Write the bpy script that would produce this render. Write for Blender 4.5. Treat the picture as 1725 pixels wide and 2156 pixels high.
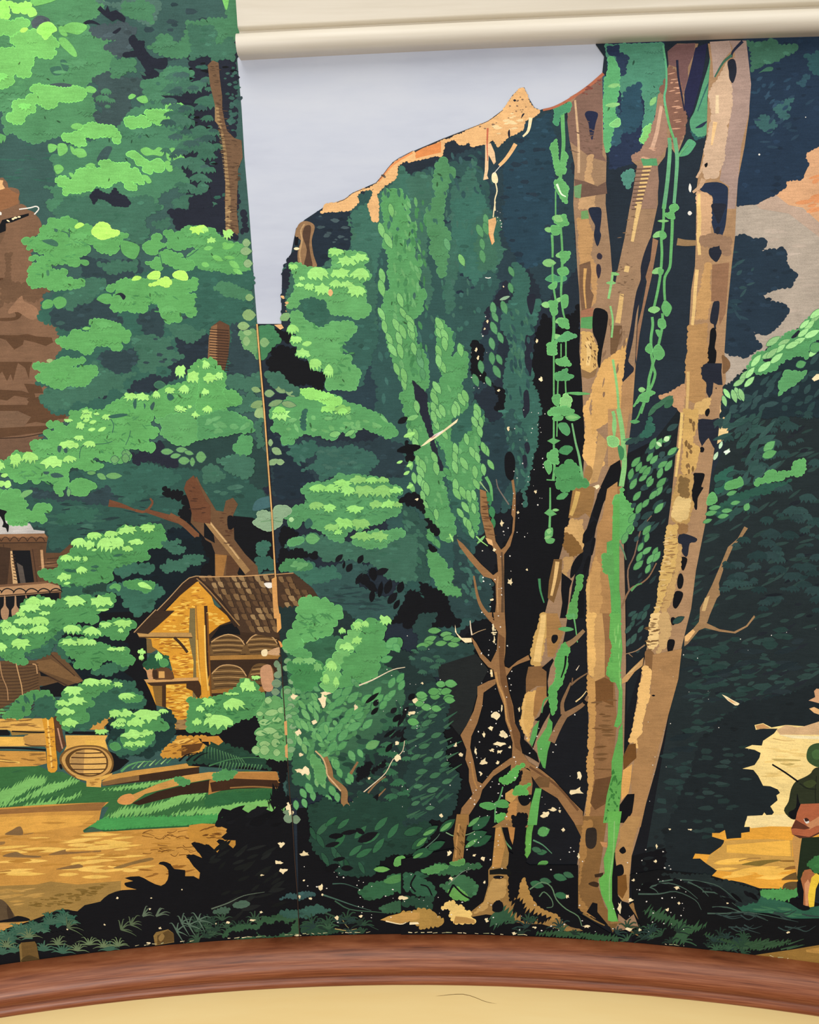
import bpy, math, random
from mathutils import Vector, Matrix
from mathutils.geometry import tessellate_polygon
import numpy as np
random.seed(7)
S = bpy.context.scene
for o in list(bpy.data.objects): bpy.data.objects.remove(o)
C = S.collection
# ------------------------------------------------------------------ camera
IW, IH, FPX = 1725, 2156, 1727.0
D = 1.10                      # distance camera to wall
R = 3.04*D                    # radius of the concave wall
PITCH, YAW, ROLL = math.radians(15.2), math.radians(-1.8), math.radians(-1.13)
CAMZ = 1.80
CAM = Vector((0.017*D, -D, CAMZ))          # wall apex at the origin of x,y ; wall point = (R sin a, R cos a - R, z)
cp, sp, cy, sy = math.cos(PITCH), math.sin(PITCH), math.cos(YAW), math.sin(YAW)
fwd = Vector((sy*cp, cy*cp, -sp)); rt = Vector((cy, -sy, 0)); up = rt.cross(fwd)
cr, sr = math.cos(ROLL), math.sin(ROLL)
r2 = cr*rt+sr*up; u2 = -sr*rt+cr*up
cam = bpy.data.cameras.new('camera'); camo = bpy.data.objects.new('camera', cam); C.objects.link(camo)
cam.sensor_fit = 'VERTICAL'; cam.sensor_height = 24.0; cam.lens = FPX/IH*24.0; cam.clip_start = 0.01
M = Matrix(((r2.x, u2.x, -fwd.x), (r2.y, u2.y, -fwd.y), (r2.z, u2.z, -fwd.z))).to_4x4(); M.translation = CAM
camo.matrix_world = M; S.camera = camo
# ------------------------------------------------------------------ world, lights, exposure
w = bpy.data.worlds.new('world'); S.world = w; w.use_nodes = True
w.node_tree.nodes['Background'].inputs[0].default_value = (0.93, 0.97, 1.0, 1)
w.node_tree.nodes['Background'].inputs[1].default_value = 0.42
def area(name, loc, target, size, power, col):
    l = bpy.data.lights.new(name, 'AREA'); l.shape = 'RECTANGLE'; l.size, l.size_y = size; l.energy = power; l.color = col
    o = bpy.data.objects.new(name, l); C.objects.link(o); o.location = loc
    o.rotation_euler = (Vector(target)-Vector(loc)).to_track_quat('-Z', 'Y').to_euler(); return o
area('window_light', (-1.7, -4.3, 1.1), (0, 0, 1.3), (2.4, 1.9), 104, (1, .98, .95))
area('ceiling_lamp', (0.0, -1.8, 3.7), (0, -.3, 1.0), (2.2, 2.2), 46, (1, .955, .89))
vs = S.view_settings; vs.view_transform = 'Standard'; vs.look = 'None'; vs.gamma = 1; vs.use_curve_mapping = False; vs.exposure = 0.0
# ------------------------------------------------------------------ materials
def lin(c):
    return tuple(((v/255)/12.92 if v/255 <= .04045 else ((v/255+.055)/1.055)**2.4) for v in c)
def newmat(name, rough, spec):
    m = bpy.data.materials.new(name); m.use_nodes = True; b = m.node_tree.nodes['Principled BSDF']
    b.inputs['Roughness'].default_value = rough; b.inputs['Specular IOR Level'].default_value = spec
    return m, m.node_tree.nodes, m.node_tree.links, b
def noise(N, L, scale, vec=None, detail=6, rough=.6):
    n = N.new('ShaderNodeTexNoise'); n.inputs['Scale'].default_value = scale; n.inputs['Detail'].default_value = detail; n.inputs['Roughness'].default_value = rough
    if vec is not None: L.new(vec, n.inputs['Vector'])
    return n
def stretched(N, L, sc):
    tc = N.new('ShaderNodeTexCoord'); mp = N.new('ShaderNodeMapping'); mp.inputs['Scale'].default_value = sc
    L.new(tc.outputs['Object'], mp.inputs['Vector']); return mp.outputs['Vector']
def mat_paint():
    m, N, L, b = newmat('printed_paper', .62, .12)
    at = N.new('ShaderNodeAttribute'); at.attribute_name = 'Col'
    n1 = noise(N, L, 1.0, stretched(N, L, (60, 60, 520)), 5, .6)       # horizontal brush streaks
    n2 = noise(N, L, 1.0, stretched(N, L, (34, 34, 34)), 6, .65)       # blotches
    n3 = noise(N, L, 1.0, stretched(N, L, (900, 900, 900)), 2, .5)     # paper grain
    a = N.new('ShaderNodeMath'); a.operation = 'ADD'; L.new(n1.outputs['Fac'], a.inputs[0]); L.new(n2.outputs['Fac'], a.inputs[1])
    a2 = N.new('ShaderNodeMath'); a2.operation = 'ADD'; L.new(a.outputs[0], a2.inputs[0]); L.new(n3.outputs['Fac'], a2.inputs[1])
    mr = N.new('ShaderNodeMapRange'); mr.inputs['From Min'].default_value = .9; mr.inputs['From Max'].default_value = 2.1
    mr.inputs['To Min'].default_value = .66; mr.inputs['To Max'].default_value = 1.34; L.new(a2.outputs[0], mr.inputs['Value'])
    mx = N.new('ShaderNodeVectorMath'); mx.operation = 'SCALE'; L.new(at.outputs['Color'], mx.inputs[0]); L.new(mr.outputs[0], mx.inputs['Scale'])
    L.new(mx.outputs[0], b.inputs['Base Color'])
    bp = N.new('ShaderNodeBump'); bp.inputs['Strength'].default_value = .12; bp.inputs['Distance'].default_value = .002
    L.new(a2.outputs[0], bp.inputs['Height']); L.new(bp.outputs[0], b.inputs['Normal']); return m
def mat_ramp(name, stops, sc, rough, spec, detail=6, bump=0.0, coat=0):
    m, N, L, b = newmat(name, rough, spec)
    n = noise(N, L, 1.0, stretched(N, L, sc), detail, .62)
    r = N.new('ShaderNodeValToRGB'); e = r.color_ramp.elements
    e[0].position, e[0].color = stops[0][0], (*lin(stops[0][1]), 1); e[1].position, e[1].color = stops[-1][0], (*lin(stops[-1][1]), 1)
    for p_, c_ in stops[1:-1]:
        q = e.new(p_); q.color = (*lin(c_), 1)
    L.new(n.outputs['Fac'], r.inputs['Fac']); L.new(r.outputs['Color'], b.inputs['Base Color'])
    if bump:
        bp = N.new('ShaderNodeBump'); bp.inputs['Strength'].default_value = bump; bp.inputs['Distance'].default_value = .002
        L.new(n.outputs['Fac'], bp.inputs['Height']); L.new(bp.outputs[0], b.inputs['Normal'])
    b.inputs['Coat Weight'].default_value = coat; b.inputs['Coat Roughness'].default_value = .25
    return m
M_PAINT = mat_paint()
M_CREAM = mat_ramp('cream_painted_wood', [(.3, (211, 201, 182)), (.55, (221, 212, 195)), (.75, (227, 219, 204))], (3, 3, 60), .42, .4, 6, .05)
M_WOOD = mat_ramp('varnished_mahogany', [(.25, (82, 36, 14)), (.42, (128, 68, 38)), (.58, (152, 88, 54)), (.8, (182, 118, 80))], (11, 11, 480), .4, .45, 9, .12, .1)
M_DADO = mat_ramp('cream_dado_paint', [(.3, (246, 216, 148)), (.7, (251, 226, 162))], (2, 2, 14), .6, .2, 4)
M_PLASTER = mat_ramp('bare_plaster', [(.3, (196, 190, 178)), (.7, (216, 210, 198))], (6, 6, 6), .8, .1)
M_PATCH = mat_ramp('pale_blue_lining', [(.3, (186, 191, 205)), (.5, (196, 201, 213)), (.75, (204, 208, 217))], (4, 4, 18), .75, .12, 5, .06)
M_FLOOR = mat_ramp('oak_floor', [(.3, (110, 78, 48)), (.7, (146, 108, 70))], (30, 3, 3), .5, .3)
# ------------------------------------------------------------------ geometry of the curved wall
def hit(x, y):
    d = fwd+(x-IW/2)/FPX*r2-(y-IH/2)/FPX*u2
    ox, oy = CAM.x, CAM.y+R
    a = d.x*d.x+d.y*d.y; b = 2*(ox*d.x+oy*d.y); c = ox*ox+oy*oy-R*R
    t = (-b+math.sqrt(max(0, b*b-4*a*c)))/(2*a)
    return math.atan2(ox+t*d.x, oy+t*d.y)*R, CAM.z+t*d.z          # arc length, height
FA = math.radians(1.0); FS = FA*R
def wallpt(s, z, off=0.0):
    k = math.floor(s/FS); f = s/FS-k; r = R-off
    a0, a1 = k*FA, (k+1)*FA
    x = r*(math.sin(a0)*(1-f)+math.sin(a1)*f); y = r*(math.cos(a0)*(1-f)+math.cos(a1)*f)-R
    return (x, y, z)
def clipk(poly, s0, s1):
    def half(P, lim, sign):
        o = []
        for i in range(len(P)):
            A, B = P[i-1], P[i]; ia = (A[0]-lim)*sign >= 0; ib = (B[0]-lim)*sign >= 0
            if ia != ib:
                t = (lim-A[0])/(B[0]-A[0]); o.append((lim, A[1]+t*(B[1]-A[1])))
            if ib: o.append(B)
        return o
    P = half(poly, s0, 1)
    return half(P, s1, -1) if len(P) > 2 else []
def meta(o, label=None, cat=None, kind=None, group=None):
    if label: o['label'] = label
    if cat: o['category'] = cat
    if kind: o['kind'] = kind
    if group: o['group'] = group
    return o
def mkobj(name, verts, faces, mat, parent=None, smooth=True):
    me = bpy.data.meshes.new(name); me.from_pydata(verts, [], faces); me.materials.append(mat)
    if smooth: me.polygons.foreach_set('use_smooth', [True]*len(me.polygons))
    me.update(); o = bpy.data.objects.new(name, me); C.objects.link(o)
    if parent is not None: o.parent = parent
    return o
def quadfit(pts):
    q = [hit(x, y) for x, y in pts]; c = np.polyfit([a for a, b in q], [b for a, b in q], 2)
    return lambda s, c=c: float(np.polyval(c, max(-.75, min(.75, s))))
z_rail = quadfit([(0,2028.5),(219,2004),(436,1983),(649,1972),(870,1962),(1079,1967),(1300,1981),(1504,1999),(1725,2026)])
z_trim = quadfit([(519,126),(649,117),(870,107.5),(1079,98),(1300,91),(1504,81.6),(1725,76)])
S0, S1 = -40*FS, 40*FS
def sweep(name, prof, s0, s1, zf, mat, parent=None, caps=False):
    ss = [s0]; k = math.floor(s0/FS)+1
    while k*FS < s1-1e-6: ss.append(k*FS); k += 1
    ss.append(s1); V = []; F = []; n = len(prof)
    for s in ss:
        for off, dz in prof: V.append(wallpt(s, zf(s)+dz, off))
    for i in range(len(ss)-1):
        for j in range(n-1): F.append((i*n+j, i*n+j+1, (i+1)*n+j+1, (i+1)*n+j))
    if caps: F.append(tuple(range(n))); F.append(tuple(reversed(range((len(ss)-1)*n, len(ss)*n))))
    o = mkobj(name, V, F, mat, parent)
    o.data.polygons.foreach_set('use_smooth', [len(p.vertices) == 4 for p in o.data.polygons]); o.data.update()
    if caps: o.data.set_sharp_from_angle(angle=math.radians(50))
    return o
def arc(cx, cz, rx, rz, a0, a1, n):
    return [(cx+rx*math.cos(math.radians(a0+(a1-a0)*i/n)), cz+rz*math.sin(math.radians(a0+(a1-a0)*i/n))) for i in range(n+1)]
# wall: plaster above the rail, cream dado below
wall = sweep('wall_back', [(0, 0), (0, 2.2)], S0, S1, lambda s: 0.80, M_PLASTER)
meta(wall, 'concave curved wall carrying the scenic wallpaper above the rail', kind='structure')
dado = sweep('dado', [(0, 0), (0, .80)], S0, S1, lambda s: 0.0, M_DADO, wall)
meta(dado, 'plain pale yellow dado below the dark wooden rail')
FB = mkobj('floor', [(-3, -3.4, 0), (3, -3.4, 0), (3, .2, 0), (-3, .2, 0)], [(0, 1, 2, 3)], M_FLOOR); meta(FB, 'brown wooden floor', kind='structure')
# mahogany chair rail
rail_prof = [(0, 0), (.006, .0012)] + arc(.010, -.036, .050, .0375, 84, -26, 18) + [(.0515, -.0545), (.047, -.0560), (0, -.0560)]
RS = .775
rail = sweep('trim_2', [(a*RS, b*RS) for a, b in rail_prof], S0, S1, z_rail, M_WOOD, None, True)
meta(rail, 'reddish brown varnished wooden chair rail curving below the wallpaper', kind='structure')
lower = sweep('lower_bead', [(a*RS, b*RS) for a, b in [(0, -.0562), (.0480, -.0562), (.0500, -.0580)] + arc(.042, -.072, .0125, .0135, 62, -62, 10) + [(.0450, -.0868), (.039, -.0885), (0, -.0885)]], S0, S1, z_rail, M_WOOD, rail, True)
# cream moulding across the top right
TS0 = hit(505, 60)[0]
trim = sweep('trim_1', [(0, .022), (.006, .0222), (.006, .0286), (.0155, .0300), (.017, .032), (.017, .0845), (.019, .0855), (.019, .087), (.016, .088), (.016, .20), (0, .20)], TS0, S1, z_trim, M_CREAM, None, True)
meta(trim, 'cream painted wooden moulding board across the top of the picture', kind='structure')
bead = sweep('bead', [(0, -.001), (.016, -.001)] + arc(.020, .0105, .0135, .0118, -75, 82, 12) + [(.0185, .0222), (0, .0222)], TS0-.0012, S1, z_trim, M_CREAM, trim, True)
# ------------------------------------------------------------------ printed wallpaper: flat shapes laid on the curved paper, one thin ink layer over another
TILE = {'A': 0, 'B': 430, 'C': 860, 'D': 1285}; ROW = [0, 430, 860, 1290, 1716]; ZS = 440/1725
tx = ty = 0.0; tz = 1.0
def t(code):
    global tx, ty, tz
    if code == 'px': tx = ty = 0; tz = 1
    else: tx, ty, tz = TILE[code[0]], ROW[int(code[1])], ZS
PAL = {}
def col(c): return PAL[c] if isinstance(c, str) else c
def pts(sx):
    v = [float(q) for q in sx.replace(',', ' ').split()]
    return [(tx+v[i]*tz, ty+v[i+1]*tz) for i in range(0, len(v)-1, 2)]
OB = {}; ORDER = []; CUR = None
def O(key, name=None, parent=None, label=None, kind=None):
    global CUR
    if key not in OB:
        OB[key] = dict(name=name, parent=parent, label=label, shapes=[], kind=kind); ORDER.append(key)
    CUR = OB[key]
G = 2.0; GX0, GY0 = -900, -600
occ = np.zeros((1900, 1900), np.int16)
def layer(P):
    xs = [a for a, b in P]; ys = [b for a, b in P]
    i0 = max(0, int((min(xs)-GX0)/G)-1); i1 = min(1899, int((max(xs)-GX0)/G)+2)
    j0 = max(0, int((min(ys)-GY0)/G)-1); j1 = min(1899, int((max(ys)-GY0)/G)+2)
    if i1 <= i0 or j1 <= j0: return 1
    gx = GX0+(np.arange(i0, i1)+.5)*G; gy = GY0+(np.arange(j0, j1)+.5)*G
    X, Y = np.meshgrid(gx, gy); ins = np.zeros(X.shape, bool); n = len(P)
    for k in range(n):
        x0, y0 = P[k-1]; x1, y1 = P[k]
        if y0 != y1: ins ^= ((y0 > Y) != (y1 > Y)) & (X < (x1-x0)*(Y-y0)/(y1-y0)+x0)
        m = max(1, int(max(abs(x1-x0), abs(y1-y0))/G*1.5))
        for q in range(m+1):
            a = int(((x0+(x1-x0)*q/m)-GX0)/G)-i0; b = int(((y0+(y1-y0)*q/m)-GY0)/G)-j0
            if 0 <= a < ins.shape[1] and 0 <= b < ins.shape[0]: ins[b, a] = True
    sub = occ[j0:j1, i0:i1]
    L = int(sub[ins].max())+1 if ins.any() else 1
    sub[ins] = L
    return L
def jit(c, a=6):
    d = random.uniform(-a, a); return tuple(max(0, min(255, v+d)) for v in c)
def emit(c, P):
    Q = [P[0]]
    for q in P[1:]:
        if abs(q[0]-Q[-1][0])+abs(q[1]-Q[-1][1]) > .15: Q.append(q)
    if len(Q) < 3: return
    c = col(c)
    if c[1] > c[0]*1.2 and c[1] > c[2]*1.15 and 110 < c[1] < 222:
        mean = (c[0]+c[1]+c[2])/3; c = tuple(v*.93*.92+mean*.93*.08 for v in c)
    CUR['shapes'].append((c, Q, layer(Q)))
def area2(P): return sum(P[i-1][0]*P[i][1]-P[i][0]*P[i-1][1] for i in range(len(P)))
def smooth(P, n=3):
    o = []; m = len(P)
    for i in range(m):
        p0, p1, p2, p3 = P[i-1], P[i], P[(i+1) % m], P[(i+2) % m]
        for j in range(n):
            u = j/n
            o.append(tuple(.5*(2*p1[k]+(p2[k]-p0[k])*u+(2*p0[k]-5*p1[k]+4*p2[k]-p3[k])*u*u+(3*p1[k]-p0[k]-3*p2[k]+p3[k])*u**3) for k in (0, 1)))
    return o
def p(c, sx): emit(c, pts(sx))                       # straight-edged shape
def s(c, sx, n=3): emit(c, smooth(pts(sx), n))        # rounded shape
def lobed(P, step, amp):
    if area2(P) < 0: P = P[::-1]
    per = sum(math.hypot(P[i][0]-P[i-1][0], P[i][1]-P[i-1][1]) for i in range(len(P)))/len(P)
    o = []; step *= 1.3; amp *= 1.75 if per > 17 else .8; N0 = []
    if per <= 17: P = smooth(P, 2); step = 9
    for i in range(len(P)):                               # deep irregular notches on long edges first
        a, b = P[i-1], P[i]; dx, dy = b[0]-a[0], b[1]-a[1]; Ln = math.hypot(dx, dy); N0.append(a)
        if Ln > 24:
            c_ = max(2, round(Ln/random.uniform(15, 21)))
            for k in range(1, c_):
                u = (k+random.uniform(-.25, .25))/c_; d_ = amp*random.uniform(-1.5, .5); N0.append((a[0]+dx*u+dy/Ln*d_, a[1]+dy*u-dx/Ln*d_))
    P = N0
    for i in range(len(P)):
        a, b = P[i-1], P[i]; dx, dy = b[0]-a[0], b[1]-a[1]; Ln = math.hypot(dx, dy)
        if Ln < .01: continue
        nx, ny = dy/Ln, -dx/Ln; n = max(1, round(Ln/step)); cuts = [0]+[(k+random.uniform(-.28, .28))/n for k in range(1, n)]+[1]
        for k in range(n):
            u0, u1 = cuts[k], cuts[k+1]; sg = (u1-u0)*Ln; h = min(amp, sg*.5)*random.uniform(.45, 1.2); q = random.uniform(.35, .65)
            prof = ((0, 0), (q*.45, .62), (q, 1.0), (q+(1-q)*.55, .58)) if random.random() < .5 else ((0, 0), (.12, .6), (.34, .98), (.66, 1.0), (.88, .6))
            for u, f in prof:
                v = u0+(u1-u0)*u; o.append((a[0]+dx*v+nx*h*f, a[1]+dy*v+ny*h*f))
    return o
def shade(c, f): return tuple(max(0, min(255, v*f)) for v in c)
def grow(P, d):
    if area2(P) < 0: P = P[::-1]
    o = []; m_ = len(P)
    for i in range(m_):
        a, b = P[i-1], P[(i+1) % m_]; dx, dy = b[0]-a[0], b[1]-a[1]; Ln = math.hypot(dx, dy) or 1
        o.append((P[i][0]+dy/Ln*d, P[i][1]-dx/Ln*d))
    return o
def deco(c, P):                                                           # leaf divisions and tone changes inside a painted leaf mass
    A = abs(area2(P))/2
    if A < 250 or not (c[1] > c[0]*1.12): return
    xs = [a for a, b in P]; ys = [b for a, b in P]; bright = c[1] > 128
    def scatter(cnt, fn):
        got = tr = 0
        while got < cnt and tr < cnt*6:
            tr += 1; x, y = random.uniform(min(xs), max(xs)), random.uniform(min(ys), max(ys))
            if inside(P, x, y): got += 1; fn(x, y)
    def fan(x, y):
        q = random.uniform(10, 20); T = random.choice(MTS); fl = random.choice((-1, 1)); ca, sa = math.cos(.25), math.sin(random.uniform(-.3, .3))
        F_ = [(x+fl*(a*ca-b*sa)*q, y+(a*sa+b*ca)*q*.62) for a, b in T]
        if all(inside(P, *f) for f in F_[::3]):
            emit(shade(c, .82), [(a+.5, b+1.6) for a, b in F_]); emit(jit(shade(c, 1.02), 5), F_)
    def blot(x, y):
        q = random.uniform(4, 11); f = random.choice((.86, .9, 1.1, 1.16)); emit(shade(c, f), [(x+q*math.cos(v)*random.uniform(.5, 1.2), y+q*.5*math.sin(v)*random.uniform(.5, 1.2)) for v in [i*.7 for i in range(9)]])
    def gap(x, y):
        q = random.uniform(3, 6); an = random.uniform(20, 120); emit(shade(c, .55), leaf(x, y, q, q*.34, an))
    if bright: scatter(min(40, int(A/1100)), fan); scatter(min(10, int(A/4000)), gap)
    else: scatter(min(50, int(A/700)), blot)
def l(c, sx, step=8.5, amp=3.0):                                          # leafy lobed edge, pale sharpening halo round bright leaves
    c = col(c); P = lobed(pts(sx), step, amp)
    if c[1] > 140 and c[1] > c[0]*1.12: emit(shade(c, 1.16), grow(P, .9))
    emit(c, P); deco(c, P)
def g(c, sx, h=9, step=8, lean=.6):                                       # grass: spikes on the upper edge
    P = pts(sx)
    if area2(P) < 0: P = P[::-1]
    o = []
    for i in range(len(P)):
        a, b = P[i-1], P[i]; dx, dy = b[0]-a[0], b[1]-a[1]; n = max(1, round(math.hypot(dx, dy)/step))
        for k in range(n):
            u = k/n; o.append((a[0]+dx*u, a[1]+dy*u)); v = (k+random.uniform(.3, .75))/n; hh = h*1.4*random.uniform(.2, 1.25)
            o.append((a[0]+dx*v+lean*hh, a[1]+dy*v-hh))
    emit(c, o)
def leaf(cx, cy, a, b, ang):
    ca, sa = math.cos(math.radians(ang)), math.sin(math.radians(ang))
    return [(cx+ca*u*a-sa*v*b, cy+sa*u*a+ca*v*b) for u, v in ((-1, 0), (-.75, -.6), (-.3, -.97), (.2, -1), (.68, -.62), (1.08, 0), (.68, .6), (.2, 1), (-.3, .95), (-.75, .6))]
def e(c, sx, edge=None):                                                  # leaves: cx cy a b [ang] ; ...
    for q in sx.split(','):
        v = [float(k) for k in q.split()]; an = v[4] if len(v) > 4 else 0
        x, y, a, b = tx+v[0]*tz, ty+v[1]*tz, v[2]*tz, v[3]*tz
        if edge is not None: emit(edge, leaf(x, y, a+1.1, b+1.1, an))
        emit(jit(col(c), 5), leaf(x, y, a, b, an))
def n(c, a, b, ang, sx, edge=None, ja=14):                                # many leaves of one size
    for x, y in pts(sx):
        an = ang+random.uniform(-ja, ja); k = random.uniform(.85, 1.15)
        if edge is not None: emit(edge, leaf(x, y, a*tz*k+1.0, b*tz*k+1.0, an))
        emit(jit(col(c), 7), leaf(x, y, a*tz*k, b*tz*k, an))
MT = [(-1, .25), (-.85, -.3), (-.5, -.78), (0, -1), (.5, -.8), (.88, -.35), (1, .2), (.84, .75), (.62, .22), (.42, .95), (.16, .3), (-.14, 1.0), (-.4, .28), (-.72, .85), (-.7, .25)]
MTS = [MT, [(-1, -.1), (-.6, -.7), (-.1, -.9), (.3, -.7), (.8, -.85), (1, -.3), (.75, 0), (.95, .5), (.5, .35), (.35, 1), (.05, .4), (-.3, .85), (-.4, .25), (-.85, .5), (-.7, .1)],
 [(-1, .2), (-.8, -.4), (-.4, -.55), (-.2, -1), (.3, -.9), (.5, -.5), (.9, -.5), (1, .1), (.8, .6), (.55, .3), (.2, .75), (-.1, .35), (-.45, .9), (-.6, .3)],
 [(-1, .4), (-.7, -.1), (-.75, -.5), (-.2, -.6), (.1, -1), (.4, -.6), (.95, -.55), (.8, -.05), (1, .5), (.6, .3), (.5, .95), (.15, .45), (-.1, .8), (-.35, .35), (-.7, .7)]]
def m(c, sx, edge=None):                                                  # drooping leaf fans: cx cy width height
    for q in sx.split(','):
        v = [float(k) for k in q.split()]; x, y, ww, hh = tx+v[0]*tz, ty+v[1]*tz, v[2]*tz/2, v[3]*tz/2
        fl = random.choice((-1, 1)); T = random.choice(MTS); ca, sa = math.cos(.15), math.sin(random.uniform(-.28, .28)); parts = max(1, round(ww/hh/1.5))
        for k in range(parts):
            cx = x+(-ww+ww/parts*(2*k+1) if parts > 1 else 0); wk = ww/parts*(1.18 if parts > 1 else 1); dy = random.uniform(-.12, .12)*hh
            T = random.choice(MTS); P = [(cx+fl*(a*ca-b*sa)*wk*random.uniform(.88, 1.14), y+dy+(a*sa+b*ca)*hh*random.uniform(.85, 1.15)) for a, b in T]
            if edge is not None: emit(edge, [(a, b+1.6) for a, b in P])
            emit(jit(col(c), 6), P)
def k(c, wd, sx, w1=None, sm=True):                                       # brush stroke with width wd -> w1
    P = pts(sx); w1 = wd if w1 is None else w1
    if sm and len(P) > 2:
        Q = [(2*P[0][0]-P[1][0], 2*P[0][1]-P[1][1])]+P+[(2*P[-1][0]-P[-2][0], 2*P[-1][1]-P[-2][1])]; o = []
        for i in range(1, len(Q)-2):
            for j in range(3):
                u = j/3; p0, p1, p2, p3 = Q[i-1:i+3]
                o.append(tuple(.5*(2*p1[q]+(p2[q]-p0[q])*u+(2*p0[q]-5*p1[q]+4*p2[q]-p3[q])*u*u+(3*p1[q]-p0[q]-3*p2[q]+p3[q])*u**3) for q in (0, 1)))
        P = o+[P[-1]]
    Lf = []; Rt = []; N_ = len(P)
    for i, (x, y) in enumerate(P):
        a, b = P[max(0, i-1)], P[min(N_-1, i+1)]; dx, dy = b[0]-a[0], b[1]-a[1]; Ln = math.hypot(dx, dy) or 1
        h = (wd+(w1-wd)*i/(N_-1))*tz/2; Lf.append((x-dy/Ln*h, y+dx/Ln*h)); Rt.append((x+dy/Ln*h, y-dx/Ln*h))
    emit(c, Lf+Rt[::-1])
def inside(P, x, y):
    r = False
    for i in range(len(P)):
        x0, y0 = P[i-1]; x1, y1 = P[i]
        if (y0 > y) != (y1 > y) and x < (x1-x0)*(y-y0)/(y1-y0)+x0: r = not r
    return r
def z(c, sx, cnt, ln, th, ang=0, ja=10, kind='e'):                         # scatter of small marks inside an outline
    P = pts(sx); xs = [a for a, b in P]; ys = [b for a, b in P]; made = 0; tries = 0
    while made < cnt and tries < cnt*20:
        tries += 1; x, y = random.uniform(min(xs), max(xs)), random.uniform(min(ys), max(ys))
        if not inside(P, x, y): continue
        made += 1; kk = random.uniform(.5, 1.4); an = ang+random.uniform(-ja, ja)
        if kind == 'e': emit(jit(col(c), 6), leaf(x, y, ln*kk, th*random.uniform(.7, 1.3), an))
        elif kind == 'm':
            ww, hh = ln*kk, th*kk; emit(jit(col(c), 6), [(x+a*ww*random.uniform(.85, 1.15), y+b*hh*random.uniform(.85, 1.15)) for a, b in MT])
        else:
            q = [(x+ln*kk*math.cos(v)*random.uniform(.5, 1.1), y+th*kk*math.sin(v)*random.uniform(.5, 1.1)) for v in [i*1.0472 for i in range(6)]]; emit(jit(col(c), 6), q)
PAL.update(dict(K=(14,15,19), K2=(34,38,50), N=(37,49,58), N2=(46,66,70), D0=(34,58,58), D1=(58,90,84), D2=(52,96,82), D3=(66,118,94),
 G0=(76,138,96), G1=(86,154,100), G2=(102,184,98), G3=(130,216,108), G4=(172,234,126), G5=(186,242,110), G6=(164,245,112), GB=(84,160,88), GD=(52,98,76),
 B0=(126,94,70), B1=(108,80,58), B2=(94,66,44), B3=(66,46,32), BT=(180,138,98), T1=(176,138,92), T2=(158,126,96), T3=(116,88,64), T4=(212,176,118), T5=(236,204,144),
 O0=(116,82,36), O1=(216,152,48), O2=(224,172,84), O3=(204,148,68), O4=(160,126,66), O5=(242,196,98), L1=(232,182,124), L2=(247,226,178), W=(238,232,220),
 S1=(178,164,148), S2=(214,164,122), V1=(108,190,108), V2=(146,216,128), V3=(70,150,92), RB=(92,168,98), RL=(134,208,118), RP=(164,228,126)))
SEAM = "500 128 509 230 515 332 524 435 531 532 536 608 542 682 549 770 557 860 562 930 568 1013 573 1077 578 1166 586 1300 593 1392 598 1468 606 1591 611 1673 616 1716 621 1805 627 1880 632 1990"
t('px')
O('L', 'wallpaper_panel', None, 'left scenic wallpaper strip with shed, barrel, fence and bright leafy trees')
L_OUT = pts("-760 -260 503 -260 503 60 " + SEAM + " 632 2100 300 2100 0 2130 -400 2220 -760 2300")
emit('D1', L_OUT)
# off-frame continuation of the same tree and meadow
O('LX', 'leaf_cluster', 'L'); z('D3', "-750 -250 0 -250 0 1500 -750 1500", 90, 46, 26, 0, 20, 'm'); z('G0', "-750 -250 0 -250 0 1500 -750 1500", 120, 34, 20, 0, 20, 'm'); z('G2', "-740 -240 -5 -240 -5 1500 -740 1500", 170, 22, 13, 0, 20, 'm'); z('G3', "-740 -240 -5 -240 -5 500 -740 900", 60, 16, 8, 0, 20, 'm')
z('G0', "-400 -250 490 -250 490 -15 -400 -15", 30, 34, 18, 0, 20, 'm'); p('O3', "-760 1700 0 1650 0 2060 -760 2150"); z('O5', "-740 1760 0 1720 0 1880 -740 1920", 40, 30, 3.5, -3, 3); z((170,120,56), "-740 1720 0 1690 0 1900 -740 1920", 40, 24, 2.5, -3, 3); p('K', "-760 1990 -400 1960 0 1960 0 2130 -760 2290")
# ---------------- upper tree
t('A0'); O('L1', 'leaf_cluster', 'L', 'mid green canopy with pale sprays at the upper left')
z('D2', "0 1150 450 1150 450 1500 0 1500", 24, 12, 1.6); z('N2', "1100 0 1980 0 1980 1725 1500 1725 1480 1000", 60, 12, 6, 0, 40, 'b')
l('K2', "1560 420 1760 400 1960 300 1960 1725 1560 1725 1500 1400 1500 1200 1560 1000 1500 820 1560 600")
z('D2', "1560 420 1960 300 1960 1725 1560 1725", 46, 9, 5, 0, 60, 'b'); z('K', "1560 500 1960 400 1960 1725 1600 1725", 30, 8, 3, 0, 60, 'b')
l('G1', "-100 -150 820 -150 850 60 800 130 700 200 740 240 790 300 960 330 860 380 970 430 920 480 960 510 900 560 880 600 760 660 700 700 800 760 760 860 790 940 780 1000 860 1040 700 1110 560 1120 480 1110 300 1180 180 1140 40 1100 20 1000 50 920 -100 900")
l((78,112,100), "800 0 1000 30 1150 -40 1300 -40 1330 60 1260 210 1130 160 1010 110 960 60 880 40")
l('G0', "1020 20 1150 0 1280 60 1270 200 1130 160 1010 110")
l((68,84,88), "740 240 830 210 1030 180 1130 260 1060 330 1080 400 1010 470 920 430 860 380 960 330 790 300")
l('G0', "1300 300 1400 290 1480 360 1540 170 1980 130 1980 330 1725 420 1560 450 1480 480 1400 470 1210 390 1300 370")
l((60,80,80), "760 660 900 590 1000 640 1180 660 1190 760 1060 800 1080 920 1000 1040 800 1010 780 930 880 900 800 850 770 780 850 740")
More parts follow.
